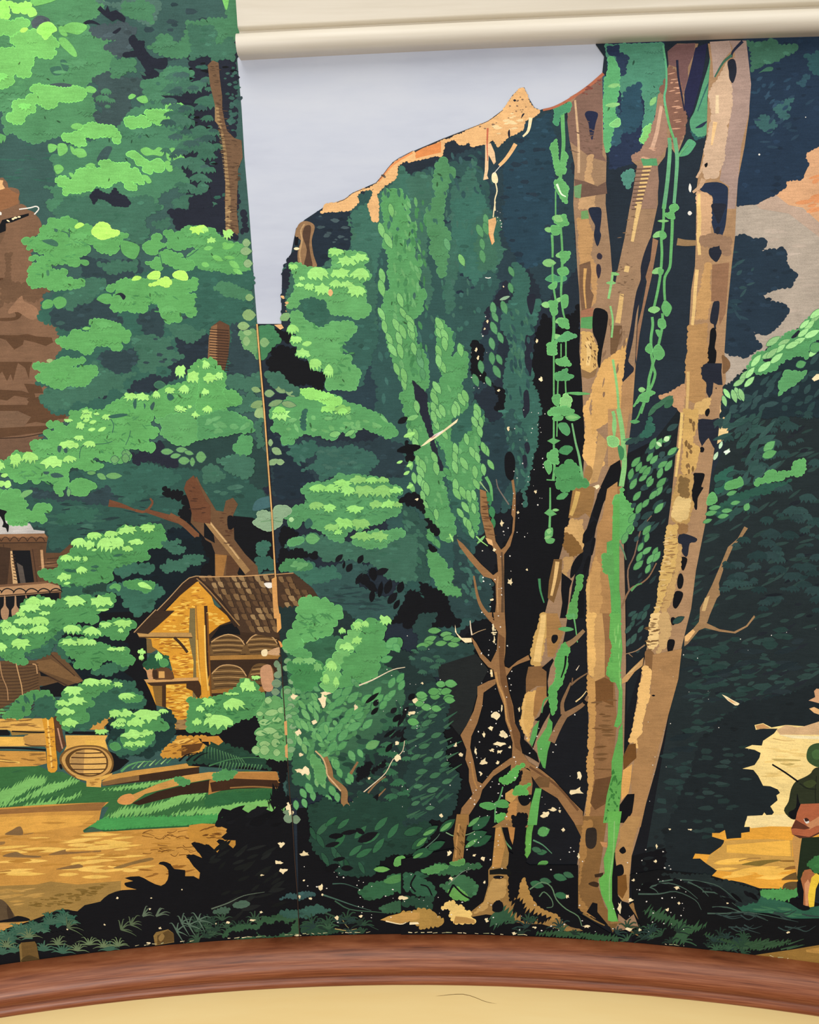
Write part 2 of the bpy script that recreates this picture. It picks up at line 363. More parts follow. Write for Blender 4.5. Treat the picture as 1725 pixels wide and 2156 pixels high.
l((76,138,100), "1160 690 1390 560 1470 550 1610 610 1500 640 1480 760 1370 840 1420 1000 1540 950 1510 1100 1480 1240 1500 1400 1570 1500 1400 1560 1300 1640 1350 1725 400 1725 390 1660 470 1640 360 1545 500 1530 460 1420 420 1290 560 1210 700 1180 1000 1030 1040 960 1100 900 1200 880 1190 740")
l('G0', "920 500 1120 490 1130 600 1060 570 1000 630 930 650"); l('G0', "1480 1130 1650 1090 1700 1160 1640 1230 1540 1200"); l('D3', "1560 1570 1660 1500 1720 1560 1640 1640"); l('D3', "1430 1650 1520 1620 1560 1700 1450 1720")
p('K2', "805 80 830 50 870 90 890 45 910 100 960 85 1010 120 1040 150 1030 190 970 160 930 180 860 130"); s('K2', "690 190 740 165 800 185 830 210 760 195 700 205"); s('K2', "930 270 990 230 1000 245 960 280")
l('K2', "1065 320 1110 290 1140 340 1195 340 1190 390 1240 460 1300 490 1380 480 1375 550 1340 575 1250 560 1310 600 1300 635 1190 655 1175 610 1210 590 1185 550 1130 470 1030 475 1020 440 1110 420 1080 370", 5, 1.5)
l('K2', "740 1620 800 1560 850 1590 910 1610 950 1550 980 1600 1040 1620 1085 1680 1050 1710 940 1700 870 1650 810 1640 780 1690", 5, 1.5)
p('K2', "1330 790 1470 790 1600 830 1590 860 1420 840"); s((60,86,84), "800 1330 830 1260 880 1210 930 1220 900 1290 870 1340")
s('D3', "420 560 500 550 510 610 460 625 425 600"); s('D3', "500 500 545 500 570 560 545 600 515 560"); l((80,92,96), "270 170 330 130 410 160 400 210 330 200 290 240 265 210", 5, 1.5); s((70,88,88), "390 705 500 685 610 705 560 725 480 725")
z((96,168,108), "0 250 700 250 700 650 0 850", 12, 14, 3); z((66,110,92), "1180 600 1500 600 1480 1100 1100 1200", 14, 6, 3, 0, 40); z('G0', "850 720 930 720 930 900 800 950", 5, 10, 7, 0, 20, 'm')
O('L2', 'leaf_cluster', 'L', 'sunlit yellow green sprays at the top left corner')
l('G3', "-50 180 170 150 250 190 200 230 110 300 -50 300"); l('G6', "-50 30 60 20 70 60 75 155 -50 165"); l('G6', "60 20 150 40 230 25 300 100 290 130 230 110 130 110"); s('G3', "260 0 440 -60 470 0 310 50 275 40")
l('G3', "-50 400 160 410 90 330 160 270 300 250 440 310 490 370 430 400 470 440 400 480 290 450 270 500 280 530 230 570 260 620 180 635 110 590 110 690 40 720 -50 740", 7, 2.5)
l('G6', "310 260 350 200 420 190 470 250 430 270 380 330 350 290", 6, 2); e('G5', "200 250 36 20 -20"); s('G3', "525 220 600 185 700 200 720 235 660 285 600 280 540 260"); s('G3', "485 230 520 220 560 290 540 305 500 280"); s('G3', "490 320 540 315 610 390 640 460 610 470 550 420 500 370")
O('L3', 'leaf_cluster', 'L', 'light green sprays on the dark upper canopy')
l('G3', "250 740 290 700 420 715 520 735 620 715 700 740 710 790 660 830 560 840 480 830 460 880 390 900 350 860 280 840 290 930 200 960 190 1010 130 1020 60 990 60 950 120 930 110 840 220 830 230 790 330 780", 6, 2.2)
s('G3', "700 740 740 710 795 735 780 770 720 760"); e('G3', "640 1045 55 28")
l('G3', "670 1080 720 1030 780 1020 860 1040 930 1040 990 1110 985 1185 940 1170 930 1120 860 1120 790 1140 700 1110 690 1150 715 1200 640 1200 520 1150 520 1110 600 1105", 6, 2.2)
s('G3', "400 1190 470 1200 460 1240 410 1260"); s('G3', "480 1190 545 1190 560 1250 500 1290 480 1260"); s('G3', "580 1210 610 1220 640 1280 600 1270"); s('G3', "620 1230 690 1230 720 1280 690 1300 640 1295")
s('G3', "1060 800 1090 775 1125 790 1100 815 1070 820"); s('G3', "1130 810 1200 790 1225 840 1190 855 1150 840")
l('G3', "1030 980 1180 955 1250 1030 1200 1050 1100 1065 1040 1030", 6, 2); l('G3', "1200 920 1280 910 1370 920 1420 970 1400 1010 1310 1030 1240 990", 6, 2); l('G3', "1370 890 1410 855 1505 860 1505 960 1440 950 1410 910", 6, 2)
s('G3', "450 1370 500 1360 530 1400 480 1440 455 1410"); s('G3', "705 1370 750 1345 790 1365 740 1390")
l('G3', "460 1490 520 1460 600 1500 650 1400 860 1390 820 1340 880 1325 950 1350 1060 1350 1070 1410 1130 1390 1190 1500 1170 1520 1100 1490 1060 1490 1130 1550 1110 1570 1050 1560 1030 1490 970 1490 940 1500 910 1540 860 1540 780 1520 770 1560 650 1590 560 1590 540 1615 525 1580 570 1530 510 1540", 6, 2.2)
s('G3', "570 1430 600 1430 630 1470 600 1475"); s('G3', "1175 1450 1220 1450 1255 1500 1220 1515")
l('G3', "1045 1280 1080 1250 1130 1260 1230 1340 1260 1330 1310 1310 1355 1350 1350 1410 1290 1420 1260 1380 1255 1435 1180 1410 1190 1370 1130 1360 1110 1310", 6, 2)
s('G3', "1160 1240 1210 1215 1270 1240 1310 1215 1355 1240 1340 1290 1270 1280 1200 1285"); s('G3', "1390 1235 1430 1220 1470 1240 1450 1265 1410 1255"); s('G3', "1375 1260 1410 1290 1410 1330 1380 1310"); s('G3', "1430 1280 1500 1275 1545 1340 1520 1365 1450 1350"); s('G3', "1360 1340 1400 1330 1430 1400 1400 1420 1370 1390")
# ---------------- upper trunk
t('B0'); O('LT', 'tree_trunk', 'L', 'ringed brown trunk rising behind the left canopy')
l('D3', "-120 200 60 210 110 290 60 340 150 380 180 320 240 330 260 400 250 510 170 470 90 500 30 450 -120 500"); l('G0', "150 -100 290 -100 280 60 270 240 210 250 180 90"); s('G3', "150 -20 205 -20 190 80 170 60"); z((58,96,86), "170 600 262 600 275 1050 220 1050", 26, 7, 5, 90, 60, 'b'); z('D3', "-320 620 60 600 110 1200 120 1400 -320 1450", 40, 20, 11, 0, 20, 'm'); z('D1', "-320 620 40 600 110 1200 120 1400 -320 1450", 20, 14, 7, 0, 20, 'm'); z('D3', "-260 1450 60 1400 100 1700 -260 1725", 12, 16, 8, 0, 20, 'm')
p('T3', "30 540 70 500 120 520 130 640 150 800 150 900 170 1000 190 1080 250 1140 310 1160 320 1300 280 1400 280 1500 265 1725 280 1950 170 1950 175 1500 160 1250 130 1050 90 1000 90 870 50 700")
p((150,120,82), "90 870 120 880 130 1010 160 1100 185 1250 200 1420 215 1600 215 1950 178 1950 178 1500 160 1250 130 1050 90 1000")
for q in range(34):
    yy = 880+q*31; xx = 95+(yy-870)*.12 if yy < 1500 else 178; k((92,68,48), 5, "%d %d %d %d" % (xx, yy, xx+random.uniform(60, 100), yy+random.uniform(4, 14))); k((178,148,102), 5, "%d %d %d %d" % (xx+4, yy+15, xx+random.uniform(24, 40), yy+18))
z((88,66,48), "60 540 120 540 150 900 170 1080 280 1160 300 1400 260 1700 200 1700", 60, 5, 1, 5, 8)
# ---------------- ruined tower
t('px'); O('TW', 'stone_tower', 'L', 'brown ruined stone tower cut by the left edge')
l('B0', "-150 380 -80 352 0 375 10 378 18 395 40 400 42 430 78 455 88 475 70 520 60 600 100 640 120 680 145 700 130 740 100 780 110 850 160 860 150 880 100 900 60 940 20 970 0 985 -120 1000 -170 900 -140 760 -180 640 -150 520", 16, 2); z('B2', "-140 480 0 480 0 960 -140 960", 26, 22, 4, 0, 6, 'b')
t('A1'); p((112,84,62), "0 150 60 190 30 280 0 330"); l('B1', "0 640 90 640 230 660 320 700 420 700 330 780 260 800 180 750 90 800 0 860"); p('K', "20 130 240 75 240 95 100 150 50 160 50 220 0 240 0 170"); k('W', 10, "160 42 250 30 300 18 322 40 285 85"); p('W', "0 60 15 70 15 90 0 90"); e('L2', "70 138 16 6 30,110 122 12 8,130 112 16 8,160 105 14 7")
p('L1', "0 -200 30 -195 22 -165 45 -130 0 -115"); p((146,100,66), "0 -110 60 -140 100 -110 160 -80 150 0 0 60"); l('B1', "40 410 110 400 80 560 90 640 70 800 40 640 60 500", 6, 2)
p('B2', "0 1080 150 1080 230 1070 300 1090 430 1100 440 1140 380 1170 290 1140 200 1120 190 1160 120 1200 50 1120 0 1105"); s('B2', "0 940 130 930 120 880 160 860 185 900 150 950 60 965 0 960")
p('B2', "0 1300 270 1300 250 1350 240 1440 210 1350 150 1310 130 1380 110 1460 90 1400 60 1460 20 1380 0 1400"); p('B2', "0 1530 180 1540 250 1560 240 1600 120 1580 60 1620 0 1610"); p('B2', "200 1480 340 1490 360 1560 240 1560"); l('B2', "250 1560 400 1640 600 1680 860 1670 860 1760 0 1760 0 1690 120 1720 240 1680"); s((150,112,84), "70 880 100 840 180 755 200 800 300 850 320 930 250 950 150 890 80 905")
t('A2'); p('B2', "0 -30 400 -30 600 0 420 130 300 110 0 170"); p((120,92,70), "0 20 150 20 260 70 200 150 0 170"); p('B2', "0 160 400 140 380 190 0 240"); p((112,84,64), "0 250 370 230 260 320 330 380 120 360 60 430 0 440"); k('B3', 8, "0 245 200 235 380 200")
# ---------------- left canopy
t('A1'); O('L4', 'leaf_cluster', 'L', 'dark teal undergrowth of the left canopy')
l('D3', "440 60 560 -60 1260 -60 1320 20 1200 100 1180 180 1240 220 1160 330 1000 300 700 250 480 200"); l('D2', "350 800 700 600 1725 500 1960 400 1960 1725 450 1725 330 1620 400 1500 290 1480 540 1180 430 990 310 940")
l('K2', "1380 60 1725 30 1960 0 1960 300 1725 180 1460 210 1440 120"); l('N2', "680 440 1150 460 1180 560 1080 600 900 690 820 700 880 620 700 600 680 520"); l('N2', "430 880 640 830 850 760 960 870 1020 960 960 1040 800 950 700 1000 580 1040 430 990"); l('N2', "830 1240 900 1210 1050 1220 1130 1180 1160 1300 1060 1390 960 1400 850 1330"); l('N2', "1180 900 1320 850 1350 960 1350 1080 1260 1110 1190 1050 1130 970"); l('N', "800 1500 890 1500 880 1600 810 1590", 6, 2); l('N', "1100 1480 1250 1400 1420 1420 1380 1330 1480 1260 1450 1100 1725 1080 1760 1300 1400 1460 1300 1540 1050 1570")
l('D3', "520 760 740 610 880 640 860 700 790 740 760 800 640 820 580 880 540 840"); l('D3', "780 1290 900 1390 1060 1400 1130 1390 1000 1480 1050 1560 930 1500 860 1580 700 1640 620 1600 560 1690 440 1700 330 1620 400 1520 360 1540 560 1500 700 1420"); l('D3', "1080 1100 1200 1080 1440 1090 1400 1180 1530 1260 1400 1330 1290 1320 1280 1400 1180 1390 1140 1320 1180 1250 1110 1180"); l('D3', "1360 980 1560 1000 1700 1050 1640 1110 1570 1140 1440 1080"); l('D3', "800 480 1140 460 1130 560 980 560 900 580"); z('N2', "1100 1000 1700 700 1700 1250 1200 1400", 12, 8, 4, 0, 40, 'b'); l('D3', "1250 150 1400 110 1390 190 1320 200"); s('D1', "460 985 500 960 540 980 500 1000")
t('A0'); l('K2', "740 1620 800 1560 850 1590 910 1610 950 1550 980 1600 1040 1620 1085 1680 1050 1710 940 1700 870 1650 810 1640 780 1690", 5, 1); l('K2', "1560 1640 1725 1580 1760 1700 1590 1760", 6, 2); t('B1'); O('LT'); p('T3', "172 -60 275 -60 270 60 290 240 180 230"); p((150,120,82), "176 -60 222 -60 214 100 222 230 182 228 176 100"); z((88,66,48), "172 -50 270 -50 280 220 180 220", 30, 6, 1, 5, 8); z((186,154,108), "178 -50 215 -50 215 220 182 220", 14, 4, 1, 3, 6); t('A1'); O('L5', 'leaf_cluster', 'L', 'bright green leaf mass overlapping the tower')
l('G2', "400 150 430 115 500 140 540 105 610 130 640 170 740 180 790 230 980 240 1065 250 990 310 970 350 980 380 930 410 820 390 780 330 720 320 660 300 750 370 720 410 640 420 610 410 650 440 660 500 600 510 540 480 480 490 430 490 390 440 400 500 430 540 540 535 560 570 510 590 560 610 690 620 700 650 640 690 560 690 440 700 390 680 290 690 230 650 250 600 240 530 300 490 400 480 340 475 240 460 270 430 390 430 370 400 220 370 260 340 190 320 200 280 330 270 350 190 420 175", 8, 2.5)
s('D3', "350 300 430 290 480 320 470 350 400 330"); s('D3', "450 200 480 210 475 230 455 225"); k('D3', 8, "510 220 560 240 575 275 575 200"); s('G0', "385 550 405 545 410 585 390 590"); s('G2', "1000 310 1060 305 1155 350 1130 440 1080 450 1010 400"); s('G2', "660 460 720 460 740 490 710 510 670 490")
l('G5', "760 230 790 180 840 150 900 170 920 210 980 220 980 250 920 270 850 290 800 270", 6, 2); s('G5', "620 180 660 150 700 170 650 200 625 200"); z((84,164,92), "240 280 740 300 640 480 300 640", 16, 6, 1.4, 0, 40)
O('L6', 'leaf_cluster', 'L', 'layered green leaf fans left of the blank patch')
l('G2', "1180 350 1220 310 1260 300 1260 260 1310 245 1340 270 1310 310 1370 340 1300 370 1300 410 1230 410", 7, 2.2)
l((98,178,98), "1350 240 1390 220 1440 240 1540 185 1640 180 1760 200 1860 300 1980 330 2030 400 2060 560 1980 560 1860 570 1760 540 1700 560 1640 500 1540 440 1640 370 1540 350 1470 380 1380 340 1400 280", 8, 2.5)
l('G2', "1320 400 1400 385 1510 420 1500 450 1600 480 1600 520 1550 545 1430 510 1330 470", 7, 2); l('G2', "1200 480 1310 440 1340 540 1280 530", 7, 2); m('G5', "1650 210 150 90")
l('G2', "890 680 960 670 990 630 1060 620 1100 640 1200 620 1300 620 1440 620 1620 610 1630 680 1560 720 1480 750 1620 750 1630 790 1620 900 1560 930 1480 880 1500 960 1440 960 1380 980 1330 900 1310 820 1210 830 1200 890 1100 890 930 870 920 800 960 740 1000 700 900 720", 8, 2.5)
s('G2', "800 780 850 740 920 745 920 810 880 825 820 800"); s('K2', "950 750 1000 730 1040 760 1020 790 990 750"); s('G5', "1090 620 1120 590 1170 600 1150 625 1100 632"); l('G5', "1220 600 1260 560 1320 560 1310 610 1250 615", 6, 1.5); l('G5', "1430 590 1460 555 1530 560 1550 620 1490 620", 6, 1.5); l('G5', "1230 670 1300 640 1380 600 1420 640 1380 685 1320 660", 6, 1.5)
s('G2', "350 820 390 785 440 800 430 850 360 865"); s('G2', "440 790 500 760 550 790 540 840 480 865 450 830"); k('D2', 6, "1320 410 1335 470 1345 520"); k('D2', 6, "1640 370 1560 430 1500 440"); z((82,160,90), "900 650 1600 650 1600 900 1000 880", 14, 6, 1.4, 20, 50)
O('L7', 'leaf_cluster', 'L', 'two small green leaf fans beside the tower')
l('G2', "460 1130 520 1100 580 1110 590 1050 640 1040 680 1060 740 1060 780 1010 740 970 800 950 890 960 1000 1010 1080 1060 1060 1140 980 1110 1010 1190 960 1205 890 1160 840 1160 770 1160 760 1220 690 1230 600 1190 540 1180", 7, 2.2); s('G3', "680 1030 710 1010 750 1020 720 1040")
l('G2', "270 1340 300 1310 380 1330 440 1300 540 1265 700 1270 700 1300 640 1310 560 1350 640 1360 740 1335 800 1340 805 1400 750 1430 740 1470 690 1500 620 1490 540 1490 530 1520 440 1510 380 1470 300 1440 310 1410 370 1390", 7, 2.2); s((160,180,120), "385 1290 410 1275 440 1285 410 1310")
t('B1'); O('L8', 'leaf_cluster', 'L', 'leaves and pale overpainted patches beside the seam')
l('D2', "-60 560 400 560 430 1000 300 1000 200 960 80 960 -60 1040"); l('N2', "220 1000 300 990 430 1080 455 1400 200 1420 210 1200"); l('K2', "300 60 350 60 370 220 300 240"); l('G0', "80 700 130 640 220 650 370 720 400 740 340 790 170 760", 7, 2)
e((150,188,128), "350 320 32 34,345 388 46 34,362 490 36 34", (84,150,90)); e((150,190,120), "370 915 56 48,325 1005 50 36"); l((110,168,104), "290 1060 400 1030 440 1060 440 1280 380 1200 330 1180", 6, 2); e((150,194,124), "350 1130 30 40,375 770 35 30,360 1060 36 24"); m('G4', "200 250 90 100,10 210 60 60,60 300 80 60"); z('G3', "-50 330 350 330 350 560 -50 540", 8, 10, 5, 0, 40)
t('B1'); O('LT2', 'tree_trunk', 'L', 'short stretch of brown ringed trunk between leaves')
p((96,66,46), "40 1100 60 1010 130 960 210 1000 215 1100 200 1250 170 1370 60 1340 30 1300"); p((136,98,66), "40 1100 60 1010 110 990 100 1150 100 1350 60 1340 30 1300")
for q in range(16): k((50,34,26), 6, "%d %d %d %d" % (45, 1030+q*22, 205, 1042+q*22)); k((176,132,90), 5, "%d %d %d %d" % (48, 1040+q*22, 110, 1046+q*22))
# ---------------- middle canopy
t('A2'); O('L9', 'leaf_cluster', 'L', 'deep green shade under the middle canopy')
p((40,66,62), "300 560 1960 100 2230 400 2290 1350 1400 1400 1200 1500 300 1500 380 1190 400 1060 280 1000 120 700"); l((46,84,74), "100 600 700 500 1400 500 1960 500 2180 700 2180 950 1500 900 1000 1000 700 1150 420 1160 400 1000 260 960 220 800"); l('D2', "620 430 1100 420 1400 500 1500 560 1350 690 1120 750 1060 800 960 720 800 640 700 560"); l('N2', "250 650 500 680 760 700 900 640 980 740 880 800 500 760 300 740"); z((58,100,84), "400 800 900 800 800 1000 450 1100", 14, 16, 3); z((34,56,56), "400 700 1400 700 1300 950 700 1100", 30, 14, 1.5)
l((52,98,80), "480 870 600 820 820 840 760 920 640 940 500 960"); l('K2', "1075 370 1180 350 1280 380 1260 290 1340 280 1400 380 1470 440 1450 490 1290 440 1120 460"); l('K', "1360 640 1480 680 1560 740 1600 950 1500 920 1480 850 1540 800 1440 740 1360 720"); l((16,30,38), "1240 1180 1400 1000 1725 950 2000 900 2180 1350 1725 1400 1580 1390 1400 1540 1280 1690 1250 1725 1000 1725 960 1560 1080 1400 1240 1380")
k((112,70,46), 60, "900 780 1000 800 1120 840", 16); k((120,74,48), 24, "1120 840 1200 850 1260 780 1240 740", 14); k((112,70,46), 30, "1200 840 1300 870 1400 900 1480 920", 60); k((120,78,50), 50, "1400 880 1520 950 1640 1060 1780 1150", 46)
O('L10', 'leaf_cluster', 'L', 'long bright leaf mass with pale tips in the middle')
t('A1'); l('G2', "870 1690 960 1640 1050 1600 1200 1600 1300 1560 1380 1500 1500 1490 1560 1400 1600 1330 1660 1290 1760 1280 1830 1370 1860 1440 1860 1760 860 1760")
t('A2'); l('G2', "400 110 500 120 560 170 590 60 580 20 700 0 900 10 1000 -40 1230 -40 1270 60 1240 150 1310 170 1290 230 1200 240 1280 290 1270 350 1200 340 1100 330 1050 300 1060 360 1080 410 1020 440 930 440 860 420 740 410 660 400 640 420 740 420 860 470 800 500 720 510 640 480 560 470 560 560 570 600 540 640 500 690 520 720 460 680 460 620 400 590 340 580 300 620 270 580 220 560 200 610 150 600 80 560 50 520 -50 560 -50 440 40 440 100 400 120 360 190 370 330 390 480 390 600 380 430 360 340 370 260 310 270 270 400 260 440 240 380 220 370 180 430 190 530 220 580 190 500 190 400 150", 8, 2.5)
l('G2', "570 640 620 590 690 580 770 610 800 650 740 670 720 715 640 715 580 690", 7, 2.2); e((112,176,100), "757 530 36 16,840 560 42 24 30,940 555 66 26", 'D2'); l((102,180,102), "1280 90 1400 50 1540 60 1560 0 1700 -60 1800 -20 1960 50 2090 130 2040 190 1900 210 1700 230 1640 240 1540 300 1440 290 1380 240 1330 190 1370 150", 8, 2.5)
e((116,180,108), "1380 355 50 25,1450 390 42 20 -10,1500 340 46 22,1560 365 38 18 15,1520 430 46 32,1590 440 20 36,1660 400 42 46,1045 370 36 30,950 420 32 30,1040 410 30 36,570 690 16 34", 'D1'); z((80,156,90), "450 80 1250 0 1200 330 700 400", 26, 6, 1.4, 20, 60); z((84,158,92), "50 470 500 480 500 650 100 560", 14, 7, 1.4, 20, 50); k('D2', 5, "1080 180 1070 230 1040 300"); k('D2', 5, "660 410 665 350 700 300 860 290 930 270"); k('D2', 6, "900 60 940 130 930 200")
m('G4', "715 50 100 100,665 140 74 84,570 100 74 36,880 70 84 56,570 300 170 90,655 240 84 56,740 295 110 60,800 45 52 28", 'G0'); e('G4', "715 98 14 28 80,770 110 16 30 75,760 172 15 30 80,845 170 16 36 65"); m('G4', "135 430 100 130,250 410 140 110,430 450 190 120,580 415 120 64,15 470 64 84", 'G0'); e('G4', "40 550 18 30 80,10 620 26 36 80,65 625 30 34 20"); m('G4', "1490 10 110 54,1620 52 74 64,1700 10 60 60", 'G0')
s('D1', "480 310 510 310 500 360 480 350"); s('D1', "530 330 560 330 555 365 535 360"); s('D1', "360 520 410 520 400 540 370 540"); s('D1', "420 540 480 530 530 560 450 570"); s('D2', "900 60 1000 40 1060 50 1000 70 920 80")
t('A1'); m('G4', "1130 1590 200 80,1290 1575 64 70,1490 1380 90 120,1600 1430 120 130,1400 1540 90 70,1520 1530 90 80,1680 1320 90 90,1690 1450 70 90,710 1710 70 44,1480 1680 70 60,1650 1650 60 40,1570 1670 36 34,1720 1560 60 60,1730 1690 60 50", 'G0'); s('D2', "1100 1640 1125 1600 1130 1660 1115 1690"); s('D2', "1190 1640 1205 1660 1195 1690"); s('D2', "1380 1580 1410 1560 1440 1600 1400 1620"); s('D1', "1240 1670 1270 1630 1280 1650 1260 1700"); e('D3', "1320 1490 46 30", 'G0')
t('B1'); l('G2', "-50 1280 90 1370 170 1390 190 1440 100 1480 160 1540 300 1600 300 1640 180 1660 100 1725 -50 1725", 7, 2.2); m('G4', "20 1330 64 80,50 1440 120 90,130 1420 64 74,10 1550 64 70,30 1690 84 70", 'G0'); l('D3', "190 1440 300 1400 340 1440 460 1380 480 1500 400 1560 330 1520 200 1500"); l('D3', "300 1600 400 1560 490 1600 500 1725 250 1725"); e((140,178,112), "430 1530 40 24 15,440 1650 60 30 -20,470 1700 44 30"); l('G2', "160 1540 240 1540 310 1600 290 1650 200 1620", 6, 2)
t('B2'); l((88,164,98), "-50 80 100 20 250 30 400 130 420 180 300 190 150 220 0 240 -50 240", 8, 2.4); l((88,164,98), "240 320 300 230 390 230 390 280 380 370 290 380", 7, 2); l('D3', "100 430 250 380 420 420 400 540 340 580 200 520"); l('D3', "0 480 80 470 180 560 100 600 0 620"); z((110,184,112), "0 60 250 40 400 140 100 210", 12, 10, 5, 0, 40); s((150,180,120), "415 50 440 0 520 0 540 40 500 80 440 75"); l('D3', "420 120 490 80 500 300 440 330"); z((70,120,100), "0 650 320 640 320 700 0 700", 8, 10, 4); s((66,104,106), "400 820 440 750 560 720 640 750 640 780 520 820 420 845"); l('K2', "490 650 600 640 590 700 510 700", 6, 2)
# ---------------- lower trunk behind the shed
O('LT3', 'tree_trunk', 'L', 'brown lower trunk with a leaning branch above the shed roof')
p('K', "200 880 400 900 570 990 590 1340 440 1340 280 1120 200 990"); p('K', "-40 950 100 1100 100 1390 -40 1390"); l((60,108,90), "430 1120 500 1090 550 1110 520 1180 500 1230 440 1200", 6, 2); l('D2', "420 1230 560 1240 580 1330 440 1340")
p((108,78,52), "-130 640 -60 560 -20 640 40 740 100 840 160 850 180 760 240 735 280 790 240 880 250 1080 340 1200 440 1300 450 1370 90 1385 80 1200 0 1060 -110 940 -90 760"); p('K', "0 940 50 970 80 1040 90 1110 0 1060"); p('K', "0 1075 60 1110 90 1190 90 1390 0 1390"); s('K', "275 1310 310 1290 340 1350 330 1380 280 1370"); p((160,112,58), "90 1200 190 1210 160 1380 95 1385"); p((92,62,40), "190 1210 280 1230 300 1290 270 1370 180 1380")
k((158,122,78), 46, "10 910 80 1000 180 1120 290 1260 360 1350", 52); k((206,168,116), 12, "20 900 90 990 190 1110 290 1240"); s('K', "10 830 40 810 50 900 20 900"); z((88,58,38), "100 860 240 860 250 1150 150 1100", 20, 5, 1.2); l('K', "195 890 240 890 270 930 240 985 200 990", 6, 1)
t('A2'); p((108,68,44), "1540 600 1600 550 1650 640 1700 760 1740 800 1740 950 1600 930 1560 760 1520 660"); z((80,50,34), "1540 600 1650 650 1730 900 1600 900", 14, 6, 1.2)
# ---------------- chalet
t('px'); O('DK', 'bush', 'L', 'blue black gaps between the bushes left of the shed'); l((14,26,32), "128 1330 135 1240 240 1160 330 1140 420 1130 440 1180 400 1230 330 1310 290 1340 300 1400 310 1440 320 1500 250 1560 180 1480 130 1450 120 1400")
t('A2'); O('HS', 'chalet', 'L', 'brown wooden chalet with window and carved balcony behind bushes')
p((196,190,184), "-200 860 60 900 250 950 280 1000 370 1010 370 1040 -200 1045"); p('B2', "-200 1040 370 1030 400 1060 390 1100 380 1190 500 1190 600 1100 600 1240 480 1240 480 1440 510 1500 500 1600 300 1580 120 1740 -200 1740")
p((150,108,74), "-200 1042 370 1032 392 1062 -200 1068"); p((110,76,50), "-200 1068 392 1062 388 1100 -200 1108"); k('B3', 9, "-200 1112 388 1104")
for q in range(6): k('B3', 7, "%d 1095 %d 1066 %d 1060 %d 1068 %d 1095" % (-60+q*72, -40+q*72, -24+q*72, -6+q*72, 12+q*72))
p('B3', "0 1140 90 1150 60 1470 0 1470"); z((126,90,62), "380 1200 490 1200 480 1330 380 1330", 8, 14, 1.6, -3, 4); k('B3', 8, "390 1240 490 1230"); k('B3', 8, "390 1280 490 1270"); k('B3', 8, "390 1320 490 1310")
p('K', "100 1170 250 1170 285 1440 140 1440 130 1310"); p((88,78,70), "140 1270 190 1300 215 1440 170 1440"); p((92,64,44), "255 1150 300 1150 345 1440 290 1440"); k('B3', 8, "270 1160 310 1440"); k((196,152,108), 22, "345 1165 350 1240 358 1335"); k((212,172,122), 16, "95 1175 105 1290 118 1360 128 1445", 40); k('B3', 6, "30 1120 45 1300 60 1460")
for q in range(9): k('B3', 6, "%d %d %d %d" % (92+q*3, 1200+q*26, 125+q*3, 1208+q*26))
p('BT', "-200 1490 380 1432 490 1462 512 1508 400 1520 -200 1575"); p((120,86,60), "-200 1470 380 1425 400 1440 -200 1492")
for q in range(6): k('K', 9, "%d 1522 %d 1496 %d 1484 %d 1492 %d 1512" % (-90+q*100, -70+q*100, -40+q*100, -8+q*100, 20+q*100))
k('B3', 8, "-200 1560 400 1512 500 1500"); p('K', "-200 1570 400 1522 490 1520 490 1600 300 1580 120 1740 -200 1740")
for q in range(6): s((172,134,100), "%d 1545 %d 1555 %d 1625 %d 1665 %d 1735 %d 1735 %d 1665 %d 1625" % tuple(v-160+q*88 for v in (20, 32, 36, 60, 48, 6, -8, 16)))
t('A3'); p((98,72,46), "-200 400 300 390 440 320 500 330 690 560 560 600 330 600 330 650 100 740 -200 900"); p((122,90,56), "300 400 420 380 690 560 640 580 330 470"); k('B3', 12, "320 480 480 560 560 600"); k('B3', 8, "420 340 620 520")
for q in range(17): k('B3', 6, "-100 %d 180 %d 320 %d" % (430+q*27, 428+q*27, 420+q*22))
k((196,154,104), 9, "130 390 150 480 180 600 190 690"); k((186,144,98), 9, "270 420 300 430 310 500"); k((170,130,90), 8, "0 400 20 520 60 620 70 720"); p('K', "330 610 480 570 530 600 510 690 440 690 340 640"); p('K', "330 480 410 525 340 520")
# ---------------- shed
t('A3'); O('SH', 'shed', 'L', 'small ochre shed with shingled roof and shelves of straw hives')
p('K', "820 0 1270 -20 1130 160 1210 200 1220 600 1290 760 1300 860 1050 800 1130 700 1100 540 1000 470 1100 380 1060 250 900 200"); p('O1', "1160 190 1350 0 1590 -250 1640 -260 1740 -160 1800 20 1980 150 2000 400 1770 700 1725 1010 1450 1000 1440 880 1380 780 1290 760 1240 640 1200 560 1440 530 1400 380 1250 270 1215 210")
z((242,192,78), "1580 -220 1660 -200 1700 -100 1600 160 1260 150", 34, 8, 1.8, 0, 12); z((178,112,34), "1580 -220 1660 -200 1700 -100 1600 160 1260 150", 26, 7, 1.3, 0, 12); z((242,192,78), "1260 210 1600 210 1600 520 1440 520 1400 380", 60, 8, 1.8, 0, 12); z((178,112,34), "1260 210 1600 210 1600 520 1440 520 1400 380", 40, 7, 1.3, 0, 12); z((242,196,84), "1380 600 1620 600 1660 860 1440 860 1380 780", 50, 9, 1.8, 0, 12); z((172,108,34), "1380 600 1620 600 1660 860 1440 860 1380 780", 34, 8, 1.3, 0, 12)
